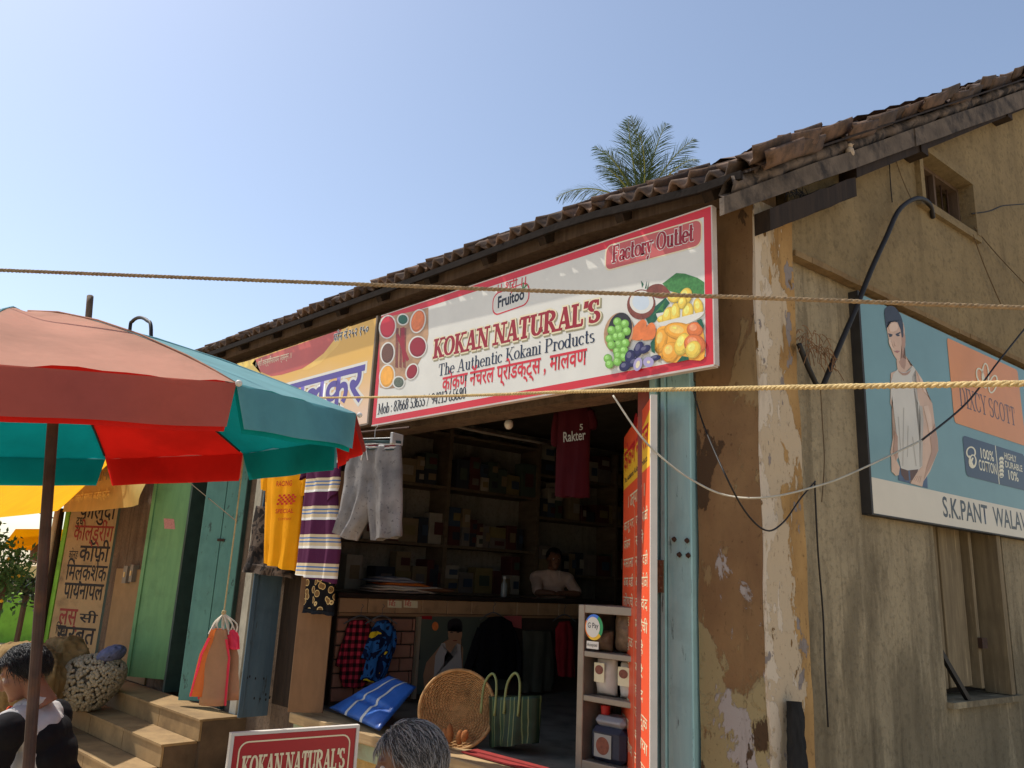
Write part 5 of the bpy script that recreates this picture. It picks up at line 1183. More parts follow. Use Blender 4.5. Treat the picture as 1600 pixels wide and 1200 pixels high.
# maroon jersey hanging in the opening
F = CLF(897, 700, 4.15, .25); t = thing('football_jersey', 'maroon jersey with white lettering hanging inside the opening', 'jersey', F.p(0,-.4))
M_JER = cloth('maroon_jersey', srgb(60,14,22), .12, 6, .2, .1)
garment(F, [((882,628),(908,626)), ((868,640),(926,638)), ((870,680),(922,680)), ((868,740),(921,740)), ((867,776),(921,778))], M_JER, t, 'body', .04, .012, 2.2, 2)
garment(F, [((866,640),(876,648)), ((861,672),(873,680)), ((862,695),(871,700))], M_JER, t, 'sleeve', .025, .006, 1, 3, 8, 8); garment(F, [((918,640),(928,640)), ((921,660),(934,660)), ((920,672),(933,668))], M_JER, t, 'sleeve', .025, .006, 1, 4, 8, 8)
PS_, PS = PS, 1.0
FJ = F.sh(0, 0, .06); u, v = FJ.uv(880, 690); text('Rakter', FJ.rot(.06), u, v, .10, P_GREY, t, 0, .012, width=.17); u, v = FJ.uv(905, 672); text('5', FJ, u, v, .06, P_GREY, t, 0, .012)
PS = PS_
hook(t, F, 896, 622, .14, .14, .05)

# ================================================================ display cabinet
q0 = at_y(904, 944, 4.05); CB = Frame((q0.x, 4.05, .502), (1,0,0), Z, (0,-1,0)); CW, CH = .62, q0.z - .502
cb = thing('display_cabinet', 'aluminium glass display cabinet behind the orange menu board', 'cabinet', CB.p(CW/2, 0, -.15))
M_ALU = pm('dull_aluminium', srgb(140,130,118), .45, .12, 8, .05, .5, metal=.5)
for a in ((0,.05,0,CH), (CW-.05,CW,0,CH)): bm = NB(); fbox(bm, CB, *a, -.32, 0, .004); obj('upright', bm, M_ALU, cb)
zs = [CB.uv(930, 1022)[1], CB.uv(930, 1092)[1]]
for v in [0.02, CH-.05]: bm = NB(); fbox(bm, CB, .051, CW-.051, v, v+.05, -.30, -.002, .003); obj('rail', bm, M_ALU, cb)
for v in zs: bm = NB(); fbox(bm, CB, .051, CW-.051, v-.022, v+.012, -.30, -.004, .003); obj('shelf', bm, M_ALU, cb)
bm = NB(); fbox(bm, CB, 0.001, CW-.001, 0, CH-.001, -.33, -.322); obj('back_panel', bm, pm('cabinet_back', srgb(60,52,44), .7), cb)
m, nt, p = newmat('cabinet_glass', .05, .5); p.inputs['Transmission Weight'].default_value = 1.0; p.inputs['IOR'].default_value = 1.01; p.inputs['Base Color'].default_value = (.95,.97,.96,1)
bm = NB(); quad(bm, CB.p(.051, .07, -.008), CB.p(CW-.051, .07, -.008), CB.p(CW-.051, CH-.05, -.008), CB.p(.051, CH-.05, -.008)); obj('glass_pane', bm, m, cb)
def pouch(name, label, cat, u0, u1, v0, v1, n, m, seed, lab=None, grp=None):
    t = thing(name, label, cat, CB.p((u0+u1)/2, v0, n), grp); bm = NB(); nx, ny = 10, 12; g = {}
    for s in (0,1):
        for i in range(nx+1):
            for j in range(ny+1):
                a, b = i/nx, j/ny; e = math.sin(math.pi*a)**.5 * (math.sin(math.pi*min(1, b*1.05))**.4 if 0 < b < .95 else 0) if 0 < a < 1 else 0
                g[s,i,j] = bm.verts.new(CB.p(u0+(u1-u0)*a, v0+(v1-v0)*b, n + (.055*e if s else -.05*e) + .010*mnoise.noise(Vector((a*5, b*5, seed)))))
    for s in (0,1):
        for i in range(nx):
            for j in range(ny): bm.faces.new((g[s,i,j], g[s,i+1,j], g[s,i+1,j+1], g[s,i,j+1]))
    bmesh.ops.remove_doubles(bm, verts=bm.verts, dist=.0004); obj('pouch', bm, m, t, smooth=True)
    if lab: a, b = u0+(u1-u0)*.15, v0+(v1-v0)*.35; printed(CB, [(a, b), (a+(u1-u0)*.5, b), (a+(u1-u0)*.5, b+(v1-v0)*.5), (a, b+(v1-v0)*.5)], (n+.062)/PS, P_CREAM, t, 'packet_label'); printed(CB, ell(a+(u1-u0)*.25, b+(v1-v0)*.32, (u1-u0)*.2, (v1-v0)*.12), (n+.064)/PS, P_BROWN, t, 'packet_label')
M_FLOUR = pm('flour_bag', srgb(206,196,184), .45, .08, 12, .1); M_BROWNB = pm('brown_snack_bag', srgb(120,96,74), .4, .4, 26, .2)
pouch('food_packet', 'white packet with brown label on the cabinet middle shelf, left one', 'packet', .075, .235, zs[1]+.014, zs[1]+.24, -.11, M_FLOUR, 1, True)
pouch('food_packet', 'white packet with brown label on the cabinet middle shelf, beside the board', 'packet', .25, .42, zs[1]+.014, zs[1]+.23, -.12, M_FLOUR, 2, True)
pouch('food_packet', 'brown snack packet on cabinet top shelf behind the round sticker', 'packet', .07, .19, zs[0]+.014, zs[0]+.14, -.12, M_BROWNB, 3); pouch('food_packet', 'large brown nut packet on cabinet top shelf', 'packet', .20, .36, zs[0]+.014, zs[0]+.27, -.14, M_BROWNB, 4)
st = CB.uv(928, 980); t = thing('payment_sticker', 'round white G Pay sticker with coloured rim on the cabinet', 'sticker', CB.p(*st, -.004))
for a0, a1, c_ in ((60, 150, srgb(60,120,220)), (150, 235, srgb(230,120,40)), (235, 320, srgb(236,190,50)), (-40, 60, srgb(40,150,90))):
    bm = NB(); o_ = ell(st[0], st[1], .072, .078, 10, 0, a0, a1); i_ = ell(st[0], st[1], .0, .0, 10, 0, a0, a1); f_ = bm.faces.new([bm.verts.new(CB.p(*x_, .0)) for x_ in [st] + o_]); obj('rim_colour', bm, flat('pay_%d' % a0, c_), t, smooth='raw')
printed(CB, ell(st[0]-.008, st[1], .056, .062), .004, P_WHITE, t, 'disc'); text('G Pay', CB, st[0]-.05, st[1]-.005, .045, P_NAVY, t, .006, .012, width=.085); printed(CB, [(st[0]-.055, st[1]-.13), (st[0]+.04, st[1]-.13), (st[0]+.04, st[1]-.085), (st[0]-.055, st[1]-.085)], .004, P_WHITE, t, 'disc'); text('Accepted', CB, st[0]-.05, st[1]-.115, .028, P_BLACK, t, .006, .01, width=.08)
t = thing('plastic_jug', 'dark blue liquid jug with red cap in the cabinet bottom', 'jug', CB.p(.20, .07, -.14))
bm = NB(); fbox(bm, CB, .075, .335, .072, zs[1]-.16, -.24, -.04, .03); obj('body', bm, pm('navy_jug', srgb(44,48,66), .35, .1), t)
bm = NB(); fbox(bm, CB, .09, .32, zs[1]-.16, zs[1]-.10, -.22, -.06, .025); obj('shoulder', bm, pm('clear_jug', srgb(150,150,156), .3, .1), t)
bm = NB(); lathe(bm, [(.028,0),(.03,.05),(.02,.055)], CB.p(.13, zs[1]-.10, -.13), 14); obj('cap', bm, pm('red_cap', srgb(196,52,48), .4), t)
printed(CB, [(.12,.10),(.25,.10),(.25,.23),(.12,.23)], -.034/PS, P_GREY, t, 'jug_label'); printed(CB, ell(.185, .165, .05, .05), -.033/PS, P_BROWN, t, 'jug_label')

# ================================================================ tall orange menu board
pn = at_y(1016, 900, 3.50); OB = Frame((pn.x, pn.y, 0), (.69,-.724,0), Z, (-.724,-.69,0))
uf = OB.uv(973, 900)[0]; vt = OB.uv(1019, 617)[1]
ob = thing('menu_board', 'tall orange product list board with yellow heading standing in the opening', 'menu board', OB.p(uf/2, .5))
P_BO = flat('print_board_orange', srgb(226,86,50), .45, .06, 3); P_BY = flat('print_board_yellow', srgb(236,184,52), .45, .06, 3)
bm = NB(); fbox(bm, OB, uf, 0, .505, vt, -.03, 0, .002); obj('panel', bm, P_BO, ob)
bm = NB(); fbox(bm, OB, .0005, .028, .505, vt+.01, -.032, .003); obj('edge_trim', bm, pm('white_trim', srgb(206,200,190), .5, .06), ob)
hy = OB.uv(1000, 742)[1]
printed(OB, [(uf+.003, hy), (-.002, hy), (-.002, vt-.003), (uf+.003, vt-.003)], .002, P_BY, ob)
printed(OB, [(uf+.003, vt-.08), (uf*.55, vt-.18), (-.002, vt-.06), (-.002, vt-.003), (uf+.003, vt-.003)], .003, P_BO, ob)
bwid = -uf
text('कोकण नॅचरल', OB, uf+.03*bwid, hy+.12, .20, P_RED, ob, .004, .02, width=bwid*.92); text('The Authentic Kokani Products', OB, uf+.05*bwid, hy+.04, .05, P_NAVY, ob, .004, .01, width=bwid*.86)
printed(OB, ell(uf*.5, hy+.36, .09, .05), .004, P_DRED, ob); text('। उत्पादने ।', OB, uf+.2*bwid, hy-.14, .11, P_CREAM, ob, .004, .012, width=bwid*.6)
WL = ['काजू गर', 'कोकम', 'मसाला', 'आंबा वडी', 'लोणचे', 'पापड', 'तांदूळ', 'फणस', 'मध', 'सरबत', 'खाजा', 'कुळीथ', 'चकली', 'आगळ', 'लाडू', 'आवळा']; WR = ['फणस पोळी', 'सोले', 'नारळ वडी', 'आंबा पोळी', 'करवंद', 'मिरची', 'पोहे', 'गरे', 'हळद', 'जांभूळ', 'शेवया', 'तिरफळ', 'पीठ', 'बेसन', 'सुपारी', 'मेतकूट']
z_ = hy - .28
for a, b in zip(WL, WR):
    if z_ < .6: break
    for s_, u_ in ((a, uf+.05*bwid), (b, uf+.53*bwid)): text(s_, OB, u_, z_, .085, P_CREAM, ob, .004, .008, width=bwid*(.40 if len(s_) > 4 else .27))
    z_ -= .118
printed(OB, [(uf*.51-.004, .52), (uf*.51+.004, .52), (uf*.51+.004, hy-.18), (uf*.51-.004, hy-.18)], .004, P_CREAM, ob)
bm = NB(); box(bm, (-2.715, CY-.02, .505), (-2.61, CY+.02, 2.72)); setp(obj('maroon_plank', bm, pm('maroon_board', srgb(132,66,56), .7, .15), None, (-2.66, CY, .505)), 'narrow maroon plank between the orange board and blue post', 'plank')

# ================================================================ things on the threshold
bl = [at_z(514, 1106, .535), at_z(593, 1142, .535), at_y(651, 1073, 4.12), at_y(609, 1055, 4.12)]
M_BAG = pm('blue_woven_plastic', srgb(54,104,182), .35, .12, 9, .2, .5, dirt=srgb(40,78,150), dscale=3); M_BW = pm('bag_white_stripe', srgb(206,204,196), .4, .06)
t = thing('blue_bag', 'blue woven plastic bag with white stripes lying on the threshold', 'bag', (bl[0]+bl[1])/2)
def bagpt(a, b, s, off=0.0):
    p_ = bl[0].lerp(bl[1], a).lerp(bl[3].lerp(bl[2], a), b); nn = (bl[1]-bl[0]).cross(bl[3]-bl[0]).normalized()
    e = (math.sin(math.pi*a)**.5 * math.sin(math.pi*b)**.45) if 0 < a < 1 and 0 < b < 1 else 0
    dent = -.03*math.exp(-((b-.36)/.05)**2)*math.sin(math.pi*a)
    return p_ + nn*((.05*e + dent + .012*mnoise.noise(Vector((a*4, b*4, 1)))*e if s else -.02*e) + off)
bm = NB(); g = {}
for s in (0,1):
    for i in range(19):
        for j in range(25): g[s,i,j] = bm.verts.new(bagpt(i/18, j/24, s))
for s in (0,1):
    for i in range(18):
        for j in range(24): bm.faces.new((g[s,i,j], g[s,i+1,j], g[s,i+1,j+1], g[s,i,j+1]))
bmesh.ops.remove_doubles(bm, verts=bm.verts, dist=.0004); obj('body', bm, M_BAG, t, smooth=True)
for a in (.36, .66):
    bm = NB(); pr = None
    for j in range(25):
        cur = [bm.verts.new(bagpt(a-.022, j/24, 1, .002)), bm.verts.new(bagpt(a+.022, j/24, 1, .002))]
        if pr: bm.faces.new((pr[0], pr[1], cur[1], cur[0]))
        pr = cur
    obj('stripe', bm, M_BW, t, smooth='raw')
# winnowing basket
bc = at_y(714, 1108, 3.93); bn = Vector((.60, -.72, .34)).normalized(); bu = bn.cross(Z).normalized(); bv = bu.cross(bn).normalized()
if bv.z < 0: bv = -bv
t = thing('cane_basket', 'round woven cane basket leaning open towards the street', 'basket', bc - bv*.27); RB = .262
def bpt(r, a, off=0.0): return bc + (bu*math.cos(a) + bv*math.sin(a))*(RB*r) - bn*(.085*(1-r*r) - off)
M_CANE = pm('cane', srgb(176,134,84), .7, .25, 30, .3, dirt=srgb(110,78,46), dscale=6, dmin=.5, dmax=.75)
bm = NB(); NA = 84
for ri in range(24):
    r = .06 + .92*ri/23
    tube(bm, [bpt(r, 2*math.pi*i/NA, .0045*(1 if (i//2 + ri) % 2 else -1)) for i in range(NA+1)], .0055, 4, False)
w_ = obj('weave', bm, M_CANE, t, smooth=True); w_['kind'] = 'stuff'
bm = NB()
for i in range(NA//2): tube(bm, [bpt(r/10, 2*math.pi*(2*i+.5)/NA) for r in range(0, 11)], .0035, 4)
w_ = obj('stakes', bm, M_CANE, t); w_['kind'] = 'stuff'
bm = NB(); tube(bm, [bpt(1.0, 2*math.pi*i/48, .004) for i in range(49)], .012, 8, False); obj('rim', bm, M_CANE, t, smooth=True)
bm = NB(); rg = [[bm.verts.new(bpt(r, 2*math.pi*k/40, -.008)) for k in range(40)] for r in (.02, .3, .55, .8, .97)]
for i in range(4):
    for k in range(40): bm.faces.new((rg[i][k], rg[i][(k+1)%40], rg[i+1][(k+1)%40], rg[i+1][k]))
obj('backing', bm, pm('cane_dark', srgb(120,86,52), .9, .2, 20), t, smooth=True)
for k, (a, b, l) in enumerate(((697, 1150, .09), (703, 1146, .10), (718, 1152, .08), (726, 1150, .07))):
    q = at_y(a, b, 3.80); q.z = max(q.z, .56)
    bm = NB(); ball(bm, q, (.026, .024, l*.62), 2, Matrix.Rotation(.25*(k-1.5), 3, 'Y'))
    for v_ in bm.verts: v_.co += (v_.co-q)*mnoise.noise(v_.co*40)*.12
    t2 = thing('coir_bundle', ['slim coir bundle at the basket foot, leftmost', 'tallest coir bundle at the basket foot', 'dark coir bundle at the basket foot, right of middle', 'smallest coir bundle at the basket foot, rightmost'][k], 'coir bundle', q - Z*l*.6, 'coir bundles at the basket foot'); obj('fibre', bm, pm('coir', srgb(150,94,52), .95, .3, 40, .6), t2, smooth=True)
# striped shopping bag
F = CLF(806, 1130, 4.12, .1); t = thing('striped_bag', 'green striped woven shopping bag beside the cane basket', 'bag', F.p(0,-.2))
m, nt, p = newmat('green_striped_weave', .5, .3); sp = nt.nodes.new('ShaderNodeSeparateXYZ'); nt.links.new(mapping(nt), sp.inputs[0])
c = ramp(nt, mathn(nt, 'FRACT', mathn(nt, 'MULTIPLY', sp.outputs[0], 1/.085)), [(0, srgb(26,46,30)), (.34, srgb(92,106,66)), (.42, srgb(32,60,38)), (.72, srgb(104,112,74)), (.8, srgb(28,52,34))], 'CONSTANT'); nt.links.new(c, p.inputs['Base Color'])
garment(F, [((764,1088),(846,1087)), ((766,1120),(844,1122)), ((768,1166),(842,1160))], m, t, 'body', .10, .012, 2, 3, 14)
for a in (776, 812):
    u, v = F.uv(a, 1090); bm = NB(); tube(bm, smoothpts([F.p(u-.05, v-.1, .1), F.p(u-.05, v+.08, .08), F.p(u, v+.16, .06), F.p(u+.06, v+.10, .08), F.p(u+.07, v-.1, .1)], 6), .009, 6); obj('handle', bm, pm('olive_handle', srgb(120,130,80), .5), t, smooth=True)
q = at_z(790, 1190, .506); bm = NB(); box(bm, (q.x-.35, q.y-.06, .506), (q.x+.3, q.y+.08, .515)); setp(obj('red_mat', bm, pm('red_rubber', srgb(140,44,40), .8, .2), None, (q.x, q.y, .506)), 'narrow dull red mat on the shop threshold', 'mat')

# ================================================================ red sandwich board in front
zt_ = .93; A_, B_ = at_z(366, 1150, zt_), at_z(557, 1137, zt_); U_ = (B_-A_).normalized(); N_ = U_.cross(Z)
if N_.dot(CAM-A_) < 0: N_ = -N_
AB = Frame((A_.x, A_.y, 0), U_, Z, N_); aw = (B_-A_).length
ab = thing('sandwich_board', 'red sandwich board with white KOKAN NATURALS lettering in front of the shop', 'sign', AB.p(aw/2, GZ))
bm = NB(); fbox(bm, AB, 0, aw, .12, zt_, -.02, 0, .002); obj('panel', bm, flat('board_red', srgb(164,30,38), .4, .06, 3), ab)
bm = NB()
for a in ((-.014, 0, .1, zt_+.012), (aw, aw+.014, .1, zt_+.012), (0, aw, zt_, zt_+.012)): fbox(bm, AB, *a, -.024, .004)
obj('edge_trim', bm, MATS['white_trim'], ab)
ri = rrect(.03, aw-.03, .16, zt_-.03, .035); ro = rrect(.024, aw-.024, .154, zt_-.024, .04)
bm = NB(); a_ = [bm.verts.new(AB.p(*q, .001)) for q in ro]; b_ = [bm.verts.new(AB.p(*q, .001)) for q in ri]
for k in range(len(ro)): bm.faces.new((a_[k], a_[(k+1) % len(ro)], b_[(k+1) % len(ro)], b_[k]))
obj('border_line', bm, P_CREAM, ab, smooth='raw')
serif("KOKAN NATURAL'S", AB, .045, zt_-.165, .085, P_CREAM, ab, .006, T=.26, t=.12, width=aw-.09); serif('The Authentic Kokani Products', AB, .06, zt_-.235, .045, P_CREAM, ab, .006, T=.17, t=.08, width=aw-.12)
for s in (.03, aw-.03):
    bm = NB(); beam(bm, AB.p(s, zt_-.1, -.03), AB.p(s, GZ, -.40), .025, .025); beam(bm, AB.p(s, .14, -.03), AB.p(s, GZ, .03), .025, .025); obj('leg', bm, M_DARKWOOD, ab)

# ================================================================ tiled steps of the neighbouring shop
stp = thing('shop_steps', 'three dusty tiled steps in front of the green doors', 'steps', (-9, 3.2, GZ))
M_ST = pm('dusty_step_tile', srgb(150,122,82), .7, .14, 4, .15, dirt=srgb(104,82,54), dscale=2.5, dmin=.45, dmax=.75); M_STD = pm('step_side', srgb(96,78,58), .9, .25, 6, .3)
for z, y, xr in ((.35, 3.33, -6.95), (.17, 3.05, -7.0), (-.01, 2.76, -7.05)):
    zb = max(GZ, z-.18); bm = NB(); box(bm, (-13, y+.02, GZ), (xr-.004, CY-.001 if z > .3 else y+.33, z-.022)); s_ = obj('step', bm, M_STD, stp)
    x = xr
    while x > -13:
        L = .86; bm = NB(); box(bm, (x-L+.004, y-.014, z-.02), (x, CY-.08 if z > .3 else y+.292, z + random.uniform(-.002, .002))); obj('tread_slab', bm, M_ST, s_)
        bm = NB(); box(bm, (x-L+.005, y-.002, zb+.004), (x-.004, y+.017, z-.023)); obj('riser_slab', bm, M_ST, s_); x -= L
# ---------------------------------------------------------------- sacks on the steps
def lump(name, label, cat, c, r, m, seed, amp=.18, fr=3.0, mat2=None):
    t = thing(name, label, cat, Vector(c) - Z*r[2]*.9); bm = NB(); bmesh.ops.create_icosphere(bm, subdivisions=5, radius=1)
    for q in bm.verts:
        n_ = q.co.normalized(); k = 1 + amp*mnoise.noise(n_*1.3 + Vector((seed,0,0))) - .16*abs(mnoise.noise(n_*fr + Vector((0,seed,0)))) - .10*abs(mnoise.noise(Vector((n_.x*7, n_.y*7, n_.z*2.5)) + Vector((seed,seed,0)))) + .02*mnoise.noise(n_*14)
        s_ = Vector((math.copysign(abs(n_.x)**.75, n_.x), math.copysign(abs(n_.y)**.75, n_.y), math.copysign(abs(n_.z)**.7, n_.z)))
        q.co = Vector(c) + Vector((s_.x*r[0], s_.y*r[1], max(-.9, s_.z)*r[2]))*k
    obj('sacking', bm, m, t, smooth=True); return t
M_JUTE = pm('jute_sacking', srgb(128,104,68), .95, .16, 5, .6, .1, dirt=srgb(86,68,42), dscale=4)
lump('jute_sack', 'big slumped jute sack behind the seated man', 'sack', at_z(34, 1064, .44), (.60, .34, .40), M_JUTE, 2.0)
lump('jute_sack', 'smaller peaked jute sack between big sack and net bag', 'sack', at_z(98, 1046, .54), (.26, .22, .34), M_JUTE, 5.0)
nb_ = at_z(140, 1066, .44); t = thing('net_bag', 'net bag full of pale garlic bulbs lying on the steps', 'net bag', nb_ - Z*.27)
bm = NB(); rnd = random.Random(5)
axu = (VX*.88 + Z*.42).normalized(); axv = (Z*.9 - VX*.40).normalized(); axn = axu.cross(axv)
for k in range(1700):
    a, b_ = rnd.uniform(0, 6.283), math.acos(rnd.uniform(-1, 1)); d = Vector((math.sin(b_)*math.cos(a), math.cos(b_), math.sin(b_)*math.sin(a)))
    q = nb_ + axu*(d.x*.35) + axv*(d.y*.26*(1-.25*d.x)) + axn*(d.z*.26)
    if q.z < .2: q.z = .2
    ball(bm, q, (rnd.uniform(.017,.024), rnd.uniform(.017,.024), rnd.uniform(.02,.03)), 1, Matrix.Rotation(rnd.uniform(0,3), 3, (rnd.random(), rnd.random(), .3)))
w_ = obj('bulb', bm, pm('garlic_skin', srgb(150,136,110), .7, .35, 20, .2), t, smooth=True); w_['kind'] = 'stuff'
bm = NB(); ball(bm, nb_, (.23,.23,.22), 3); obj('dark_core', bm, pm('net_dark', srgb(112,100,82), .9), t)
bm = NB(); q = nb_ + axu*.27 + axv*.17; bmesh.ops.create_icosphere(bm, subdivisions=4, radius=1)
for v_ in bm.verts:
    d = v_.co.copy(); v_.co = q + axu*(d.x*.14) + axv*(d.y*.085) + axn*(d.z*.16); v_.co += d*(.03*mnoise.noise(d*4))
obj('net_top', bm, pm('blue_grey_net', srgb(92,96,122), .8, .25, 30, .5), t, smooth=True)
# ================================================================ neighbour at the left
d5, F5, L5 = leaf('drinks_list_board', 'tall painted drinks list panel with black and red Devanagari words', ((-11.55, 3.375), (-10.89, 3.74)), .45, 2.62, pm('buff_board', srgb(168,142,102), .75, .12, 3, .2, dirt=srgb(120,100,72), dscale=3), panels=1)
d5['category'] = 'menu board'; del d5['group']
bm = NB(); fbox(bm, F5, -.07, -.002, .45, 2.62, -.06, .012, .003); obj('green_edge', bm, M_LIME, d5); bm = NB(); fbox(bm, F5, L5, L5+.06, .45, 2.62, -.06, .012, .003); obj('green_edge', bm, MATS['bottle_green'], d5)
P_INK = pm('sign_paint_black', srgb(34,30,30), .6, .15, 30, 0); P_INKR = pm('sign_paint_red', srgb(136,48,42), .6, .2, 30, 0)
Tm = lambda x, y: (x*.35, 780 + y*.35)
for s_, x0, y0, x1, y1, m_, b_ in (('फालुदा', 352, 85, 516, 72, P_INK, .010), ('दूध', 338, 116, 372, 112, P_INK, .015), ('कोल्ड्रींग', 325, 182, 505, 162, P_INKR, .010), ('कॉफी', 350, 274, 486, 262, P_INK, .014), ('कोल्ड', 305, 266, 346, 260, P_INK, .01), ('िमल्कशेक', 290, 358, 474, 352, P_INK, .010), ('पायनापल', 280, 440, 458, 434, P_INK, .015), ('लस्', 258, 556, 350, 548, P_INKR, .014), ('सी', 352, 548, 436, 536, P_INK, .014), ('िलंबू', 246, 598, 296, 592, P_INK, .012), ('सरबत', 248, 636, 424, 618, P_INK, .014)):
    u0, v0 = F5.uv(*Tm(x0, y0)); u1, v1 = F5.uv(*Tm(x1, y1)); w_ = u1-u0
    text(s_, F5, u0, v0, .30 if w_ > .3 else .16, m_, d5, .008, b_, width=w_)
# meter boxes on the wall
for px, py, w_, lb in ((204, 898, .12, 'small grey meter box on the brown wall, left of two'), (214, 896, .09, 'small grey meter box on the brown wall, beside the green door')):
    q = at_y(px, py, CY); t = thing('meter_box', lb, 'meter box', q, 'meter boxes'); bm = NB(); box(bm, (q.x-w_/2, CY-.07, q.z-.10), (q.x+w_/2, CY-.001, q.z+.10)); obj('case', bm, pm('meter_grey', srgb(126,116,100), .6, .2), t); bm = NB(); box(bm, (q.x-.02, CY-.078, q.z-.03), (q.x+.02, CY-.071, q.z+.03)); obj('dial', bm, pm('meter_dial', srgb(196,160,90), .4), t)
# tan wall panel behind, with ledge
bm = NB(); box(bm, (-10.6, CY-.02, .34), (-9.25, CY-.001, 1.55)); setp(obj('wall_panel', bm, pm('tan_panel', srgb(140,112,74), .8, .15, 4), None, (-9.9, CY, .34)), 'plain tan panel on the wall between drinks list and green door', 'panel')
# yellow banner and tarpaulins
def tarp(name, label, cat, P, m, nu=18, nv=12, sag=.1, wr=.03, seed=0, hem=0):
    bm = NB(); g = {}
    for s in (0, 1):
        for i in range(nu+1):
            for j in range(nv+1):
                a, b = i/nu, j/nv; q = P[0].lerp(P[1], a).lerp(P[3].lerp(P[2], a), b)
                q = q + Vector((0, -1, 0))*(wr*math.sin(a*13+seed+b*3) + wr*mnoise.noise(Vector((a*4, b*4, seed)))) - Z*(sag*math.sin(math.pi*a)*b + .0) + Vector((0, .004*s, 0))
                g[s,i,j] = bm.verts.new(q)
    for s in (0, 1):
        for i in range(nu):
            for j in range(nv): bm.faces.new((g[s,i,j], g[s,i+1,j], g[s,i+1,j+1], g[s,i,j+1]))
    return setp(obj(name, bm, m, None, P[3], smooth=True), label, cat)
M_YT = pm('yellow_tarpaulin', srgb(240,180,4), .85, .08, 4, .1, .05, trans=.4); M_YB = pm('cream_banner', srgb(224,190,110), .6, .1, 4, .1, .2, trans=.35)
tarp('yellow_tarpaulin', 'bright yellow tarpaulin edge showing under the umbrella', 'tarpaulin', [at_y(205,690,3.62)+Vector((-7,0,0)), at_y(205,690,3.62), at_y(88,798,2.35), at_y(88,798,2.35)+Vector((-7,0,.02))], M_YT, nu=30, nv=20, sag=.03, wr=.012, seed=2)
bn = thing('cloth_banner', 'cream cloth banner with faded lettering above the drinks list', 'banner', at_y(160, 790, 3.3))
BNF = Frame(at_y(98, 800, 3.3), (1, 0, 0), Z, (0, -1, 0)); bwd = BNF.uv(222, 783)[0]; bh = BNF.uv(222, 712)[1]
bm = NB(); g = {}
for i in range(25):
    for j in range(11):
        a, b = i/24, j/10; g[i,j] = bm.verts.new(BNF.p(a*bwd, b*bh - .02*math.sin(math.pi*a), .02*math.sin(a*15)*(.4+b*.2) + (.08*max(0, a-.6)*math.sin(b*6+a*20))))
for i in range(24):
    for j in range(10): bm.faces.new((g[i,j], g[i+1,j], g[i+1,j+1], g[i,j+1]))
obj('cloth', bm, M_YB, bn, smooth=True)
PS_, PS = PS, 1.0
P_FADE = pm('faded_print', srgb(126,112,80), .7, .1)
text('G सावंत A', BNF, .25*bwd, .34, .38, P_FADE, bn, .03, .02, width=bwd*.55); text('फालुदा लस्सी सरबत आईस्क्रीम', BNF, .05*bwd, .12, .12, pm('faded_yellow_print', srgb(240,206,110), .7), bn, .03, .01, width=bwd*.6)
PS = PS_
wire('bamboo_pole', 'thin pale pole tied with string beside the drinks panel', [at_y(90,795,3.15), at_y(78,860,3.15), at_y(64,940,3.15), at_y(45,1060,3.15)], .03, pm('pale_pole', srgb(186,176,150), .7, .15), 8, 'pole', 3)
wire('bamboo_pole', 'dark weathered pole beside the pale one under the tarpaulin', [at_y(95,795,3.3), at_y(84,870,3.3), at_y(60,1010,3.3)], .05, M_DARKWOOD, 8, 'pole', 3)
wire('bamboo_pole', 'dark stick rising above the umbrella against the sky', [at_y(141,463,3.2), at_y(137,512,3.2), at_y(130,600,3.2), at_y(118,700,3.2)], .045, M_BEAM, 8, 'pole', 3)
wire('hooked_pipe', 'thin hooked pipe arching above the umbrella', [at_y(198,600,3.3), at_y(203,515,3.3), at_y(207,502,3.3), at_y(218,496,3.3), at_y(230,501,3.3), at_y(236,514,3.3), at_y(233,590,3.3)], .022, M_WIRE, 8, 'pipe', 6)
wire('wire', 'thin wire slanting over the teal door', [at_y(285,745,3.5), at_y(330,782,3.45), at_y(370,815,3.4)], .004, M_STR)
wire('wire', 'thin wire crossing the pale sky at the far left', [at_d(-20,842,14), at_d(40,872,13), at_d(95,890,12)], .010, M_WIREW)
wire('wire', 'thin dark wire below the yellow tarpaulin', [at_d(40,793,12), at_d(66,803,12), at_d(98,815,12)], .010, M_WIRE)
# lime wall
A_, B_ = at_z(-260, 918, .85), at_z(92, 932, .85)
bm = NB(); beam(bm, (A_.x, A_.y, .35), (B_.x, B_.y, .35), .2, 1.0); lw = thing('compound_wall', 'low lime green compound wall at the far left', 'wall', ((A_.x+B_.x)/2, (A_.y+B_.y)/2, GZ)); obj('wall', bm, M_LIME, lw)
bm = NB(); beam(bm, (A_.x, A_.y, .868), (B_.x, B_.y, .868), .26, .035); obj('coping', bm, pm('lime_coping', srgb(150,196,80), .7, .12), lw)
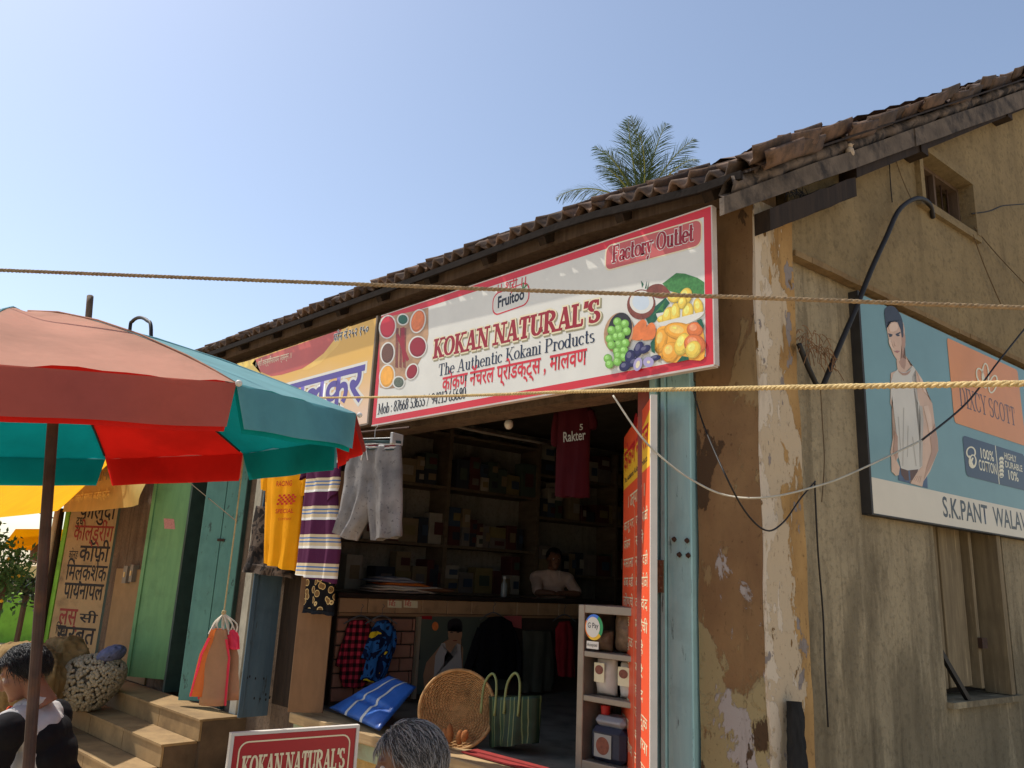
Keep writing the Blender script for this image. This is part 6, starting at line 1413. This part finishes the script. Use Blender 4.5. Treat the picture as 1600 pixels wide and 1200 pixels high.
# far stalls with yellow sheets
def stall(px, py, dist, w_, h_, lab):
    c0 = at_d(px, py, dist); t = thing('market_stall', lab, 'stall', (c0.x, c0.y, GZ), 'far market stalls'); F = Frame((c0.x, c0.y, 0), VX, Z, VY); zt_ = c0.z
    bm = NB(); prism(bm, F, [(-w_*.42, zt_), (w_*.3, zt_+.05), (w_*.5, zt_-.15), (w_*.5, zt_-.9), (-w_*.5, zt_-.9), (-w_*.55, zt_-.35)], -1.2, -1.16); obj('back_sheet', bm, pm('stall_dark', srgb(92,76,58), .9, .2), t)
    bm = NB(); prism(bm, F, [(-w_*.42, zt_), (w_*.3, zt_+.05), (w_*.5, zt_-.18), (w_*.46, zt_-.24), (w_*.28, zt_-.1), (-w_*.36, zt_-.25), (-w_*.5, zt_-.55), (-w_*.56, zt_-.4)], -1.14, .0); obj('roof_sheet', bm, M_YT, t)
    bm = NB(); prism(bm, F, [(-w_*.5, zt_-1.0), (w_*.5, zt_-.95), (w_*.5, zt_-1.9), (-w_*.6, zt_-1.75)], -.3, -.26); obj('front_sheet', bm, pm('cream_sheet', srgb(226,206,150), .8, .12, 2, .1, trans=.2), t)
    bm = NB(); prism(bm, F, [(-w_*.62, zt_-1.75), (w_*.5, zt_-1.9), (w_*.5, zt_-2.1), (-w_*.5, zt_-2.0)], -.2, -.16); obj('yellow_hem', bm, M_YT, t)
    for s in (-.5, .46): bm = NB(); tube(bm, [F.p(w_*s, GZ, -.6), F.p(w_*s, zt_-.3, -.6)], .04, 6); obj('post', bm, M_DARKWOOD, t)
stall(62, 828, 22, 1.6, 2.0, 'far stall with cream front and yellow sheet roof')
# bush with yellow flowers over the wall, dark hedge
def leafy(name, label, cat, c, r, n, m, size, seed, flowers=None, stem=True, grp=None):
    rnd = random.Random(seed); t = thing(name, label, cat, (c.x, c.y, GZ), grp); bm = NB(); bf = NB()
    cl = [(Vector((rnd.gauss(0,.5)*r[0], rnd.gauss(0,.5)*r[1], rnd.gauss(0,.5)*r[2])), rnd.uniform(.2,.42)) for k in range(14)]
    for k in range(n):
        q, s_ = rnd.choice(cl); p_ = c + q + Vector((rnd.gauss(0,1)*r[0]*s_, rnd.gauss(0,1)*r[1]*s_, rnd.gauss(0,1)*r[2]*s_)); 
        d = Vector((rnd.gauss(0,1), rnd.gauss(0,1), rnd.gauss(.3,1))).normalized(); s = d.orthogonal().normalized(); L = size*rnd.uniform(.6,1.3)
        quad(bm, p_, p_+d*L*.5+s*L*.22, p_+d*L, p_+d*L*.5-s*L*.22)
        if flowers and rnd.random() < .02: ball(bf, p_+d*L, size*.3, 1)
    obj('crown', bm, m, t)
    if flowers and bf.verts: w_ = obj('blossom', bf, flowers, t); w_['kind'] = 'stuff'
    else: bf.free()
    bm = NB(); tube(bm, smoothpts([(c.x, c.y, GZ), (c.x+.05, c.y, c.z*.5), (c.x-.04, c.y+.03, c.z)], 4), [.05]*9, 6); obj('trunk', bm, M_BEAM, t)
    return t
M_LEAF = pm('bush_leaf', srgb(66,98,48), .6, .35, 3, 0, .3, trans=.3); M_FLW = pm('yellow_blossom', srgb(236,190,40), .6, .1)
leafy('flowering_bush', 'green bush with yellow flowers above the lime wall', 'bush', at_d(8, 892, 12.5), (.55, .5, .42), 1500, M_LEAF, .10, 4, M_FLW)
leafy('dark_shrub', 'dark low shrub behind the lime wall beside the stall', 'shrub', at_d(40, 922, 13.5), (.7, .5, .16), 700, pm('dark_leaf', srgb(40,58,34), .6, .3, 3), .12, 9)
leafy('dark_shrub', 'dark shrub at the far left picture edge behind the wall', 'shrub', at_d(-60, 915, 15), (1.0, .6, .3), 700, MATS['dark_leaf'], .14, 12)

# ================================================================ coconut palm behind the roof
pc = at_d(1003, 332, 21.0); pt = thing('coconut_palm', 'coconut palm crown showing above the tiled roof', 'palm tree', (pc.x+1.2, pc.y, GZ))
bm = NB(); P = smoothpts([(pc.x+1.2, pc.y, GZ), (pc.x+.9, pc.y, pc.z*.35), (pc.x+.35, pc.y, pc.z*.7), pc], 6); tube(bm, P, [.22 - .10*i/(len(P)-1) for i in range(len(P))], 12); obj('trunk', bm, pm('palm_trunk', srgb(120,104,86), .9, .25, 4, .4), pt, smooth=True)
M_PALM = pm('palm_leaf', srgb(62,82,44), .4, .4, 1.5, 0, .45, trans=.2); M_PALM2 = pm('palm_rib', srgb(150,156,84), .5, .15)
rnd = random.Random(21)
def frond(az, el, L, droop, seed):
    rn = random.Random(seed); out = VX*math.cos(az) + VY*math.sin(az); bm = NB(); br = NB(); p_ = pc.copy(); a = el; pts = [p_.copy()]; N = 22; side0 = Vector((-out.y, out.x, 0)); bend = rn.uniform(-.7, .7); L *= rn.uniform(.85, 1.12)
    for i in range(N):
        d = out*math.cos(a) + Z*math.sin(a); out = (out + side0*bend/N).normalized(); p_ = p_ + d*(L/N); pts.append(p_.copy()); a -= droop/N*(.4+1.5*i/N)
    tube(br, pts, [.035*(1-.85*i/N) for i in range(N+1)], 5)
    for i in range(2, N*4):
        f = i/(N*4); k = min(N-1, int(f*N)); q = pts[k].lerp(pts[k+1], f*N-k); d = (pts[k+1]-pts[k]).normalized(); side = d.cross(Z).normalized() if abs(d.z) < .97 else VY; up = side.cross(d)
        ll = L*.30*(math.sin(math.pi*min(1, f*.86+.14))**.6)*rn.uniform(.85,1.1)
        for s in (-1, 1):
            if rn.random() < .14: continue
            dr = (side*s*.52 + d*.80 - Z*rn.uniform(-.12,.30) + up*rn.gauss(0,.12) + d*rn.gauss(0,.1)).normalized(); m1 = q + dr*ll*.55 - Z*ll*.05; e = q + (dr - Z*.22).normalized()*ll; w_ = d*.0085
            v_ = [bm.verts.new(x_) for x_ in (q-w_, q+w_, m1+w_*1.2, m1-w_*1.2, e)]
            bm.faces.new((v_[0], v_[1], v_[2], v_[3])); bm.faces.new((v_[3], v_[2], v_[4]))
    fr = obj('frond', bm, M_PALM, pt, smooth='raw'); obj('midrib', br, M_PALM2, fr)
for az, el, L, dr in ((2.9, .35, 2.5, 1.2), (3.3, .75, 2.5, 1.1), (2.6, 1.0, 2.2, 1.0), (3.0, 1.25, 2.2, .9), (2.2, 1.15, 2.3, .9), (1.7, 1.35, 2.4, .6), (1.2, 1.3, 2.4, .7), (.6, 1.15, 2.3, .9), (.2, .95, 2.2, 1.0), (-.2, .7, 2.1, 1.3), (.1, .45, 2.0, 1.4), (.9, .8, 2.1, 1.2), (4.2, .7, 2.0, 1.3), (4.8, 1.0, 2.1, 1.0), (5.4, .7, 2.0, 1.3), (3.3, .15, 2.3, 1.1), (2.4, .3, 2.1, 1.5), (5.9, 1.1, 2.2, .9), (1.5, 1.05, 2.3, .8), (2.5, .8, 2.3, 1.1), (.35, .65, 2.3, 1.2)):
    frond(az, el, L, dr, int(az*100+el*10))
# ================================================================ people
def fuse(bm, voxel, it=6, fac=.5):
    me = bpy.data.meshes.new('t'); bm.to_mesh(me); bm.free(); o = bpy.data.objects.new('t', me); COL.objects.link(o)
    r = o.modifiers.new('r', 'REMESH'); r.mode = 'VOXEL'; r.voxel_size = voxel; s = o.modifiers.new('s', 'SMOOTH'); s.iterations = it; s.factor = fac
    bpy.context.view_layer.update(); me2 = bpy.data.meshes.new_from_object(o.evaluated_get(bpy.context.evaluated_depsgraph_get()))
    bpy.data.objects.remove(o); bpy.data.meshes.remove(me); b = NB(); b.from_mesh(me2); bpy.data.meshes.remove(me2); return b
def cap(bm, a, b, ra, rb):
    a, b = Vector(a), Vector(b); tube(bm, [a.lerp(b, i/6) for i in range(7)], [ra+(rb-ra)*i/6 for i in range(7)], 12); ball(bm, a, ra, 2); ball(bm, b, rb, 2)
def basis(f, up):
    f = f.normalized(); s = up.cross(f).normalized(); u = f.cross(s); return Matrix((f, s, u)).transposed()
def head_bm(bm, H, B, k=1.0):
    P = lambda x, y, z: H + B @ Vector((x, y, z)) * k
    def e(c, r): ball(bm, P(*c), Vector(r)*k, 3, B)
    e((-.015,0,.035), (.098,.077,.085)); e((.03,0,-.03), (.064,.061,.085)); e((.042,0,-.082), (.046,.048,.034)); e((.074,0,-.1), (.02,.022,.016)); e((.074,0,.026), (.020,.048,.011))
    e((.072,0,-.064), (.019,.024,.008)); e((.07,0,-.076), (.019,.022,.009)); e((.055,.04,-.02), (.03,.02,.02)); e((.055,-.04,-.02), (.03,.02,.02))
    tube(bm, [P(.084,0,.018), P(.100,0,-.012), P(.108,0,-.036)], [.009*k,.011*k,.015*k], 10); ball(bm, P(.104,0,-.036), .014*k, 2); e((.092,.012,-.04), (.010,.008,.008)); e((.092,-.012,-.04), (.010,.008,.008))
    for s in (-1, 1): e((-.012,.078*s,-.008), (.018,.008,.031)); e((-.018,.083*s,.004), (.013,.006,.02))
    tube(bm, [P(-.025,0,-.03), P(-.035,0,-.10), P(-.05,0,-.19)], [.055*k,.054*k,.064*k], 14)
def eyes(H, B, par, k=1.0):
    for s in (-1, 1):
        c = H + B @ Vector((.072, .030*s, .003))*k; bm = NB(); ball(bm, c, .0115*k, 2); ey = obj('eye', bm, pm('eye_white', srgb(196,186,176), .3, .05), par, smooth=True)
        bm = NB(); ball(bm, c + B @ Vector((.007,0,-.001))*k, .0062*k, 2); obj('iris', bm, pm('iris_dark', srgb(34,24,20), .2, .1), ey, smooth=True)
def hair(H, B, par, m, n, L, seed, low=-.35, front=.35, rad=.0021, thick=1.04, wave=.5, m2=None):
    rnd = random.Random(seed); P = lambda v: H + B @ v
    def surf(d, k=1.0): return Vector((-.015,0,.035)) + Vector((d.x*.098, d.y*.077, d.z*.085))*k
    def has(d): return (d.z > low or False) and not (d.x > front and d.z < .38 + .25*abs(d.y)) and not (d.x > -.1 and d.z < .02 and abs(d.y) > .5 and d.x > .25)
    bm = NB(); bmesh.ops.create_icosphere(bm, subdivisions=4, radius=1)
    for v in bm.verts:
        d = v.co.normalized(); v.co = P(surf(d, thick + .05*mnoise.noise(d*5+Vector((seed,0,0))) if has(d) else .90))
    obj('hair_cap', bm, m, par, smooth=True)
    bms = [NB(), NB()]
    for k in range(n):
        while True:
            d = Vector((rnd.gauss(0,1), rnd.gauss(0,1), rnd.gauss(0,1))).normalized()
            if has(d): break
        comb = Vector((-.5, d.y*.8, -.65 + .9*(d.z > .8)*0)); comb = comb - d*comb.dot(d); comb = comb.normalized() + Vector((rnd.gauss(0,wave), rnd.gauss(0,wave), rnd.gauss(0,wave)))*.7; comb = (comb - d*comb.dot(d)).normalized()
        l = L*rnd.uniform(.6,1.2); p0 = surf(d, thick*.99); p1 = p0 + d*l*.28 + comb*l*.4; p2 = p0 + d*l*.34 + comb*l*.85 + Vector((0,0,-.12*l)); p3 = p0 + d*l*.2 + comb*l*1.15 + Vector((0,0,-.3*l))
        tube(bms[k % 2], [P(p0), P(p1), P(p2), P(p3)], [rad, rad, rad*.8, rad*.3], 4, False)
    for b, mm in zip(bms, (m, m2 or m)): w = obj('hair', b, mm, par, smooth=True); w['kind'] = 'stuff'
def hand(bm, w, d, nrm, side, k=1.0, curl=.5):
    """palm and five bent fingers from the wrist w along d, palm facing nrm, thumb towards side"""
    d = d.normalized(); nrm = (nrm - d*nrm.dot(d)).normalized(); s = d.cross(nrm).normalized()
    if s.dot(side) < 0: s = -s
    B = Matrix((d, s, nrm)).transposed(); ball(bm, w + d*.045*k, Vector((.05,.041,.017))*k, 2, B)
    for i, (off, l) in enumerate(((.03,.068), (.011,.078), (-.010,.073), (-.029,.058))):
        p = w + d*.082*k + s*off*k; a = 0
        for q in (.45, .32, .23):
            dd = (d*math.cos(a) + nrm*math.sin(a)); e = p + dd*l*q*k; cap(bm, p, e, .0088*k, .0078*k); p = e; a += curl
    p = w + d*.02*k + s*.03*k
    for q, a in ((.03, .9), (.028, .55), (.022, .3)): e = p + (d*math.cos(a) + s*math.sin(a) + nrm*.25).normalized()*q*k; cap(bm, p, e, .0105*k, .009*k); p = e
M_SK1 = pm('brown_skin', srgb(128,86,64), .5, .1, 12, .12, .35); M_SK2 = pm('dark_skin', srgb(104,70,54), .45, .12, 14, .15, .4); M_SK3 = pm('warm_skin', srgb(130,90,68), .5, .1, 12, .1, .35)
M_HB = pm('black_hair', srgb(22,19,18), .4, .2, 20, 0, .4); M_HG = pm('grey_hair', srgb(74,68,64), .45, .2, 20, 0, .4); M_HG2 = pm('silver_hair', srgb(150,142,136), .4, .15, 20, 0, .5); M_HG0 = pm('grey_hair_base', srgb(62,56,52), .6, .2, 20)
def wrinkle(bm, amp=.006, f=9, seed=0):
    for v in bm.verts: v.co += v.normal*(amp*mnoise.noise(Vector((v.co.x*f, v.co.y*f, v.co.z*f*.6)) + Vector((seed,0,0))) + amp*.6*abs(mnoise.noise(v.co*f*2.1)))
# ---------------------------------------------------------------- man seated under the umbrella
LF = -VX*.94 + VY*.25; LF.normalize()
H = at_d(36, 1052, 3.95); HB_ = basis(LF*math.cos(.42) - Z*math.sin(.42), Z)
nb = H - LF*.055 - Z*.155; sn, sf = nb + VY*.18 - Z*.075 - LF*.02, nb - VY*.18 - Z*.075 - LF*.02; hip = nb - Z*.50 - LF*.17
seat = hip.z - .13
m1 = thing('person', 'man in black and white jacket seated with bowed head under the umbrella', 'person', (hip.x, hip.y, GZ))
el_n = sn - Z*.27 + LF*.03 + VY*.06; wr_n = el_n + LF*.24 + Z*.02 - VY*.04; el_f = sf - Z*.26 + LF*.08 - VY*.05; wr_f = el_f + LF*.22 + Z*.06 + VY*.06
kn_n, kn_f = hip + LF*.42 + VY*.14 + Z*.06, hip + LF*.42 - VY*.14 + Z*.06; an_n, an_f = Vector((kn_n.x, kn_n.y, GZ+.08)) + LF*.02, Vector((kn_f.x, kn_f.y, GZ+.08)) + LF*.02
def torso(bm, g=0.0):
    cap(bm, nb - Z*.03, nb - Z*.10 - LF*.02, .065+g, .10+g); tube(bm, [sn + VY*0, nb - Z*.07 - LF*.02, sf], [.07+g, .085+g, .07+g], 12)
    up_ = (nb - hip).normalized(); B = basis(LF - up_*LF.dot(up_), up_)
    for t, r in ((.78, (.10,.175,.10)), (.55, (.115,.165,.12)), (.32, (.11,.15,.12)), (.1, (.115,.155,.12))): ball(bm, hip + (nb-hip)*t - LF*.02, (r[0]+g, r[1]+g, r[2]), 3, B)
def arms(bm, g=0.0, fore=True):
    for s, e, w in ((sn, el_n, wr_n), (sf, el_f, wr_f)):
        ball(bm, s, .068+g, 2); cap(bm, s, e, .053+g, .043+g)
        if fore: cap(bm, e, w, .041+g, .029+g)
bm = NB(); head_bm(bm, H, HB_); torso(bm); arms(bm)
hand(bm, wr_n, LF, -Z, VX*-1 + Z*.2, 1.0, .45); hand(bm, wr_f, (LF + Z*.3).normalized(), VY, Z, 1.0, .6)
for k_, a_ in ((kn_n, an_n), (kn_f, an_f)): cap(bm, hip + (k_-hip)*.15, k_, .085, .06); cap(bm, k_, a_, .056, .038); cap(bm, a_ - Z*.03, a_ - Z*.03 + LF*.16, .04, .03)
obj('body', fuse(bm, .006, 4), M_SK1, m1, smooth=True)
eyes(H, HB_, m1); hair(H, HB_, m1, M_HB, 3800, .042, 3, -.4, .42, .0013, 1.06, .8)
bm = NB(); torso(bm, .014); b2 = fuse(bm, .010, 4); wrinkle(b2, .010, 8, 2); obj('white_shirt', b2, cloth('white_cotton', srgb(186,182,178), .08, 8, .2, .1), m1, smooth=True)
M_JB = cloth('black_fleece', srgb(26,25,27), .15, 20, .2, .0)
bm = NB(); 
for s, e, w in ((sn, el_n, wr_n), (sf, el_f, wr_f)): ball(bm, s + (s-nb)*.1, .088, 3); cap(bm, s, e, .072, .060); cap(bm, e, e.lerp(w, .62), .060, .050)
up_ = (nb-hip).normalized(); B = basis(LF - up_*LF.dot(up_), up_)
for t, r in ((.74, (.10,.185,.10)), (.55, (.115,.185,.13)), (.28, (.12,.178,.13)), (.05, (.13,.185,.12))): ball(bm, hip + (nb-hip)*t - LF*.058, r, 3, B)
b2 = fuse(bm, .010, 4); wrinkle(b2, .012, 7, 5); obj('black_jacket', b2, M_JB, m1, smooth=True)
bm = NB(); tube(bm, [nb + Z*.0 + (VY*math.cos(a) + LF*math.sin(a))*.074 - LF*.01 + Z*(.008 - .035*math.sin(a)) for a in [2*math.pi*i/24 for i in range(25)]], .022, 8, False); obj('collar', bm, MATS['white_cotton'], m1, smooth=True)
bm = NB(); q = nb + LF*.085 - Z*.045; ball(bm, q, (.02,.035,.05), 2, basis(LF, Z)); obj('collar_flash', bm, cloth('orange_flash', srgb(214,84,52)), m1, smooth=True)
bm = NB()
for k_, a_ in ((kn_n, an_n), (kn_f, an_f)): cap(bm, hip + (k_-hip)*.1, k_, .10, .078); cap(bm, k_, a_ + Z*.06, .074, .06)
ball(bm, hip - Z*.02, (.14,.18,.12), 3, basis(LF, Z)); b2 = fuse(bm, .012, 4); wrinkle(b2, .01, 7, 8); obj('trousers', b2, cloth('dark_trousers', srgb(40,42,50)), m1, smooth=True)
bm = NB(); box(bm, (hip.x-.17, hip.y-.17, GZ), (hip.x+.17, hip.y+.17, hip.z-.125)); bmesh.ops.bevel(bm, geom=bm.edges[:], offset=.015, segments=1, affect='EDGES'); setp(obj('wooden_crate', bm, M_SHUT, None, (hip.x, hip.y, GZ)), 'wooden crate under the man seated by the umbrella', 'crate')
# ---------------------------------------------------------------- grey haired man at the lower edge
GF = (-VX*.97 + VY*.1).normalized()
H = at_d(636, 1196, 2.5); GB = basis(GF*math.cos(.12) - Z*math.sin(.12), Z); nb2 = H - GF*.05 - Z*.17; hip2 = nb2 - Z*.52 - GF*.08
m2 = thing('person', 'grey haired man in profile at the lower edge in front of the basket', 'person', (hip2.x, hip2.y, GZ))
bm = NB(); head_bm(bm, H, GB, .98)
s1, s2 = nb2 + VY*.19 - Z*.07, nb2 - VY*.19 - Z*.07
def torso2(bm, g=0.0):
    tube(bm, [s1, nb2 - Z*.06, s2], [.07+g,.085+g,.07+g], 12); B = basis(GF, Z)
    for t, r in ((.78, (.11,.18,.10)), (.5, (.125,.17,.14)), (.2, (.13,.165,.14)), (.0, (.13,.17,.11))): ball(bm, hip2 + (nb2-hip2)*t, (r[0]+g, r[1]+g, r[2]), 3, B)
torso2(bm); AR = []
for s, sg_ in ((s1, 1), (s2, -1)):
    e = s - Z*.27 + VY*.05*sg_ + GF*.04; w = e + GF*.23 - Z*.05 - VY*.06*sg_; AR.append((s, e, w)); cap(bm, s, e, .053, .043); cap(bm, e, w, .041, .029); hand(bm, w, GF, -Z, -VY*sg_, 1.0, .45)
    k_ = hip2 + GF*.42 + VY*.13*sg_; a_ = Vector((k_.x, k_.y, GZ+.08)); cap(bm, hip2 + VY*.09*sg_, k_, .085, .06); cap(bm, k_, a_, .056, .038); cap(bm, a_ - Z*.03, a_ - Z*.03 + GF*.16, .04, .03)
obj('body', fuse(bm, .006, 4), M_SK2, m2, smooth=True)
eyes(H, GB, m2); hair(H, GB, m2, M_HG0, 10, .03, 5, -.5, .55, .001, 1.015, .4); hair(H, GB, m2, M_HG, 3800, .042, 8, -.5, .55, .0010, 1.015, .45, M_HG2)
bm = NB(); torso2(bm, .014)
for s, e, w in AR: ball(bm, s, .082, 2); cap(bm, s, e, .070, .062)
b2 = fuse(bm, .011, 4); wrinkle(b2, .008, 7, 3); obj('shirt', b2, cloth('pale_shirt', srgb(176,176,170)), m2, smooth=True)
bm = NB()
for sg_ in (1, -1): k_ = hip2 + GF*.42 + VY*.13*sg_; cap(bm, hip2 + VY*.08*sg_, k_, .10, .076); cap(bm, k_, Vector((k_.x, k_.y, GZ+.12)), .074, .06)
ball(bm, hip2 - Z*.03, (.15,.18,.11), 3, basis(GF, Z)); obj('trousers', fuse(bm, .012, 4), MATS['dark_trousers'], m2, smooth=True)
bm = NB(); box(bm, (hip2.x-.17, hip2.y-.17, GZ), (hip2.x+.17, hip2.y+.17, hip2.z-.125)); setp(obj('plastic_stool', bm, pm('blue_stool', srgb(60,90,140), .4), None, (hip2.x, hip2.y, GZ)), 'low stool under the grey haired man', 'stool')
# ---------------------------------------------------------------- shopkeeper behind the counter
SF = (NWV*.92 - W*.38).normalized(); SX = SF.cross(Z).normalized()       # SX: to the right in the picture
if SX.dot(VX) < 0: SX = -SX
H = at_pl(866, 873, CO.O - CO.N*.64, CO.N); SB = basis(SF*math.cos(.1) - Z*math.sin(.1), Z)
nb3 = H - SF*.05 - Z*.16; hip3 = nb3 - Z*.52 - SF*.12; sr, sl_ = nb3 + SX*.20 - Z*.075, nb3 - SX*.20 - Z*.075
m3 = thing('person', 'shopkeeper in pale pink shirt leaning on the counter in the dark shop', 'person', (hip3.x, hip3.y, .5))
ctz = 1.446; er = Vector((sr.x, sr.y, ctz+.055)) + SF*.22 + SX*.04; el_ = Vector((sl_.x, sl_.y, ctz+.055)) + SF*.22 - SX*.04
wr_ = er + SF*.03 - SX*.24; wl_ = el_ + SF*.08 + SX*.16; wr_.z = wl_.z = ctz+.05
bm = NB(); head_bm(bm, H, SB)
def torso3(bm, g=0.0):
    tube(bm, [sr, nb3 - Z*.06, sl_], [.07+g,.085+g,.07+g], 12); B = basis(SF, Z)
    for t, r in ((.78, (.11,.185,.10)), (.5, (.125,.175,.14)), (.2, (.13,.17,.14)), (.0, (.13,.17,.11))): ball(bm, hip3 + (nb3-hip3)*t, (r[0]+g, r[1]+g, r[2]), 3, B)
torso3(bm)
for s, e, w, sd in ((sr, er, wr_, SF), (sl_, el_, wl_, SF)): cap(bm, s, e, .053, .044); cap(bm, e, w, .042, .030); hand(bm, w, (w-e).normalized(), -Z, sd, 1.0, .25)
for sg_ in (1, -1): k_ = hip3 + SX*.11*sg_ - Z*.38 + SF*.05; cap(bm, hip3 + SX*.09*sg_, k_, .085, .06); cap(bm, k_, Vector((k_.x, k_.y, .58)), .056, .04); cap(bm, Vector((k_.x, k_.y, .54)), Vector((k_.x, k_.y, .54)) + SF*.15, .036, .028)
obj('body', fuse(bm, .007, 4), M_SK3, m3, smooth=True)
eyes(H, SB, m3); hair(H, SB, m3, M_HB, 500, .03, 6, -.3, .45, .002, 1.03, .4)
bm = NB(); torso3(bm, .015)
for s, e, w in ((sr, er, wr_), (sl_, el_, wl_)): ball(bm, s, .082, 2); cap(bm, s, s.lerp(e, .85), .070, .064)
b2 = fuse(bm, .010, 4); wrinkle(b2, .008, 8, 4); obj('shirt', b2, cloth('pink_shirt', srgb(240,210,194), .06, 8, .15, .1), m3, smooth=True)
bm = NB(); V3 = [nb3 + SF*.095 - Z*.06, ]
for s_ in (-1, 1): quad(bm, nb3 + SF*.07 + SX*.06*s_ + Z*.03, nb3 + SF*.125 + SX*.015*s_ - Z*.12, nb3 + SF*.125 + SX*.075*s_ - Z*.10, nb3 + SF*.06 + SX*.09*s_ + Z*.015)
obj('collar', bm, MATS['pink_shirt'], m3)
bm = NB()
for sg_ in (1, -1): k_ = hip3 + SX*.11*sg_ - Z*.38 + SF*.05; cap(bm, hip3 + SX*.08*sg_, k_, .10, .075); cap(bm, k_, Vector((k_.x, k_.y, .60)), .074, .062)
obj('trousers', fuse(bm, .012, 4), MATS['dark_trousers'], m3, smooth=True)
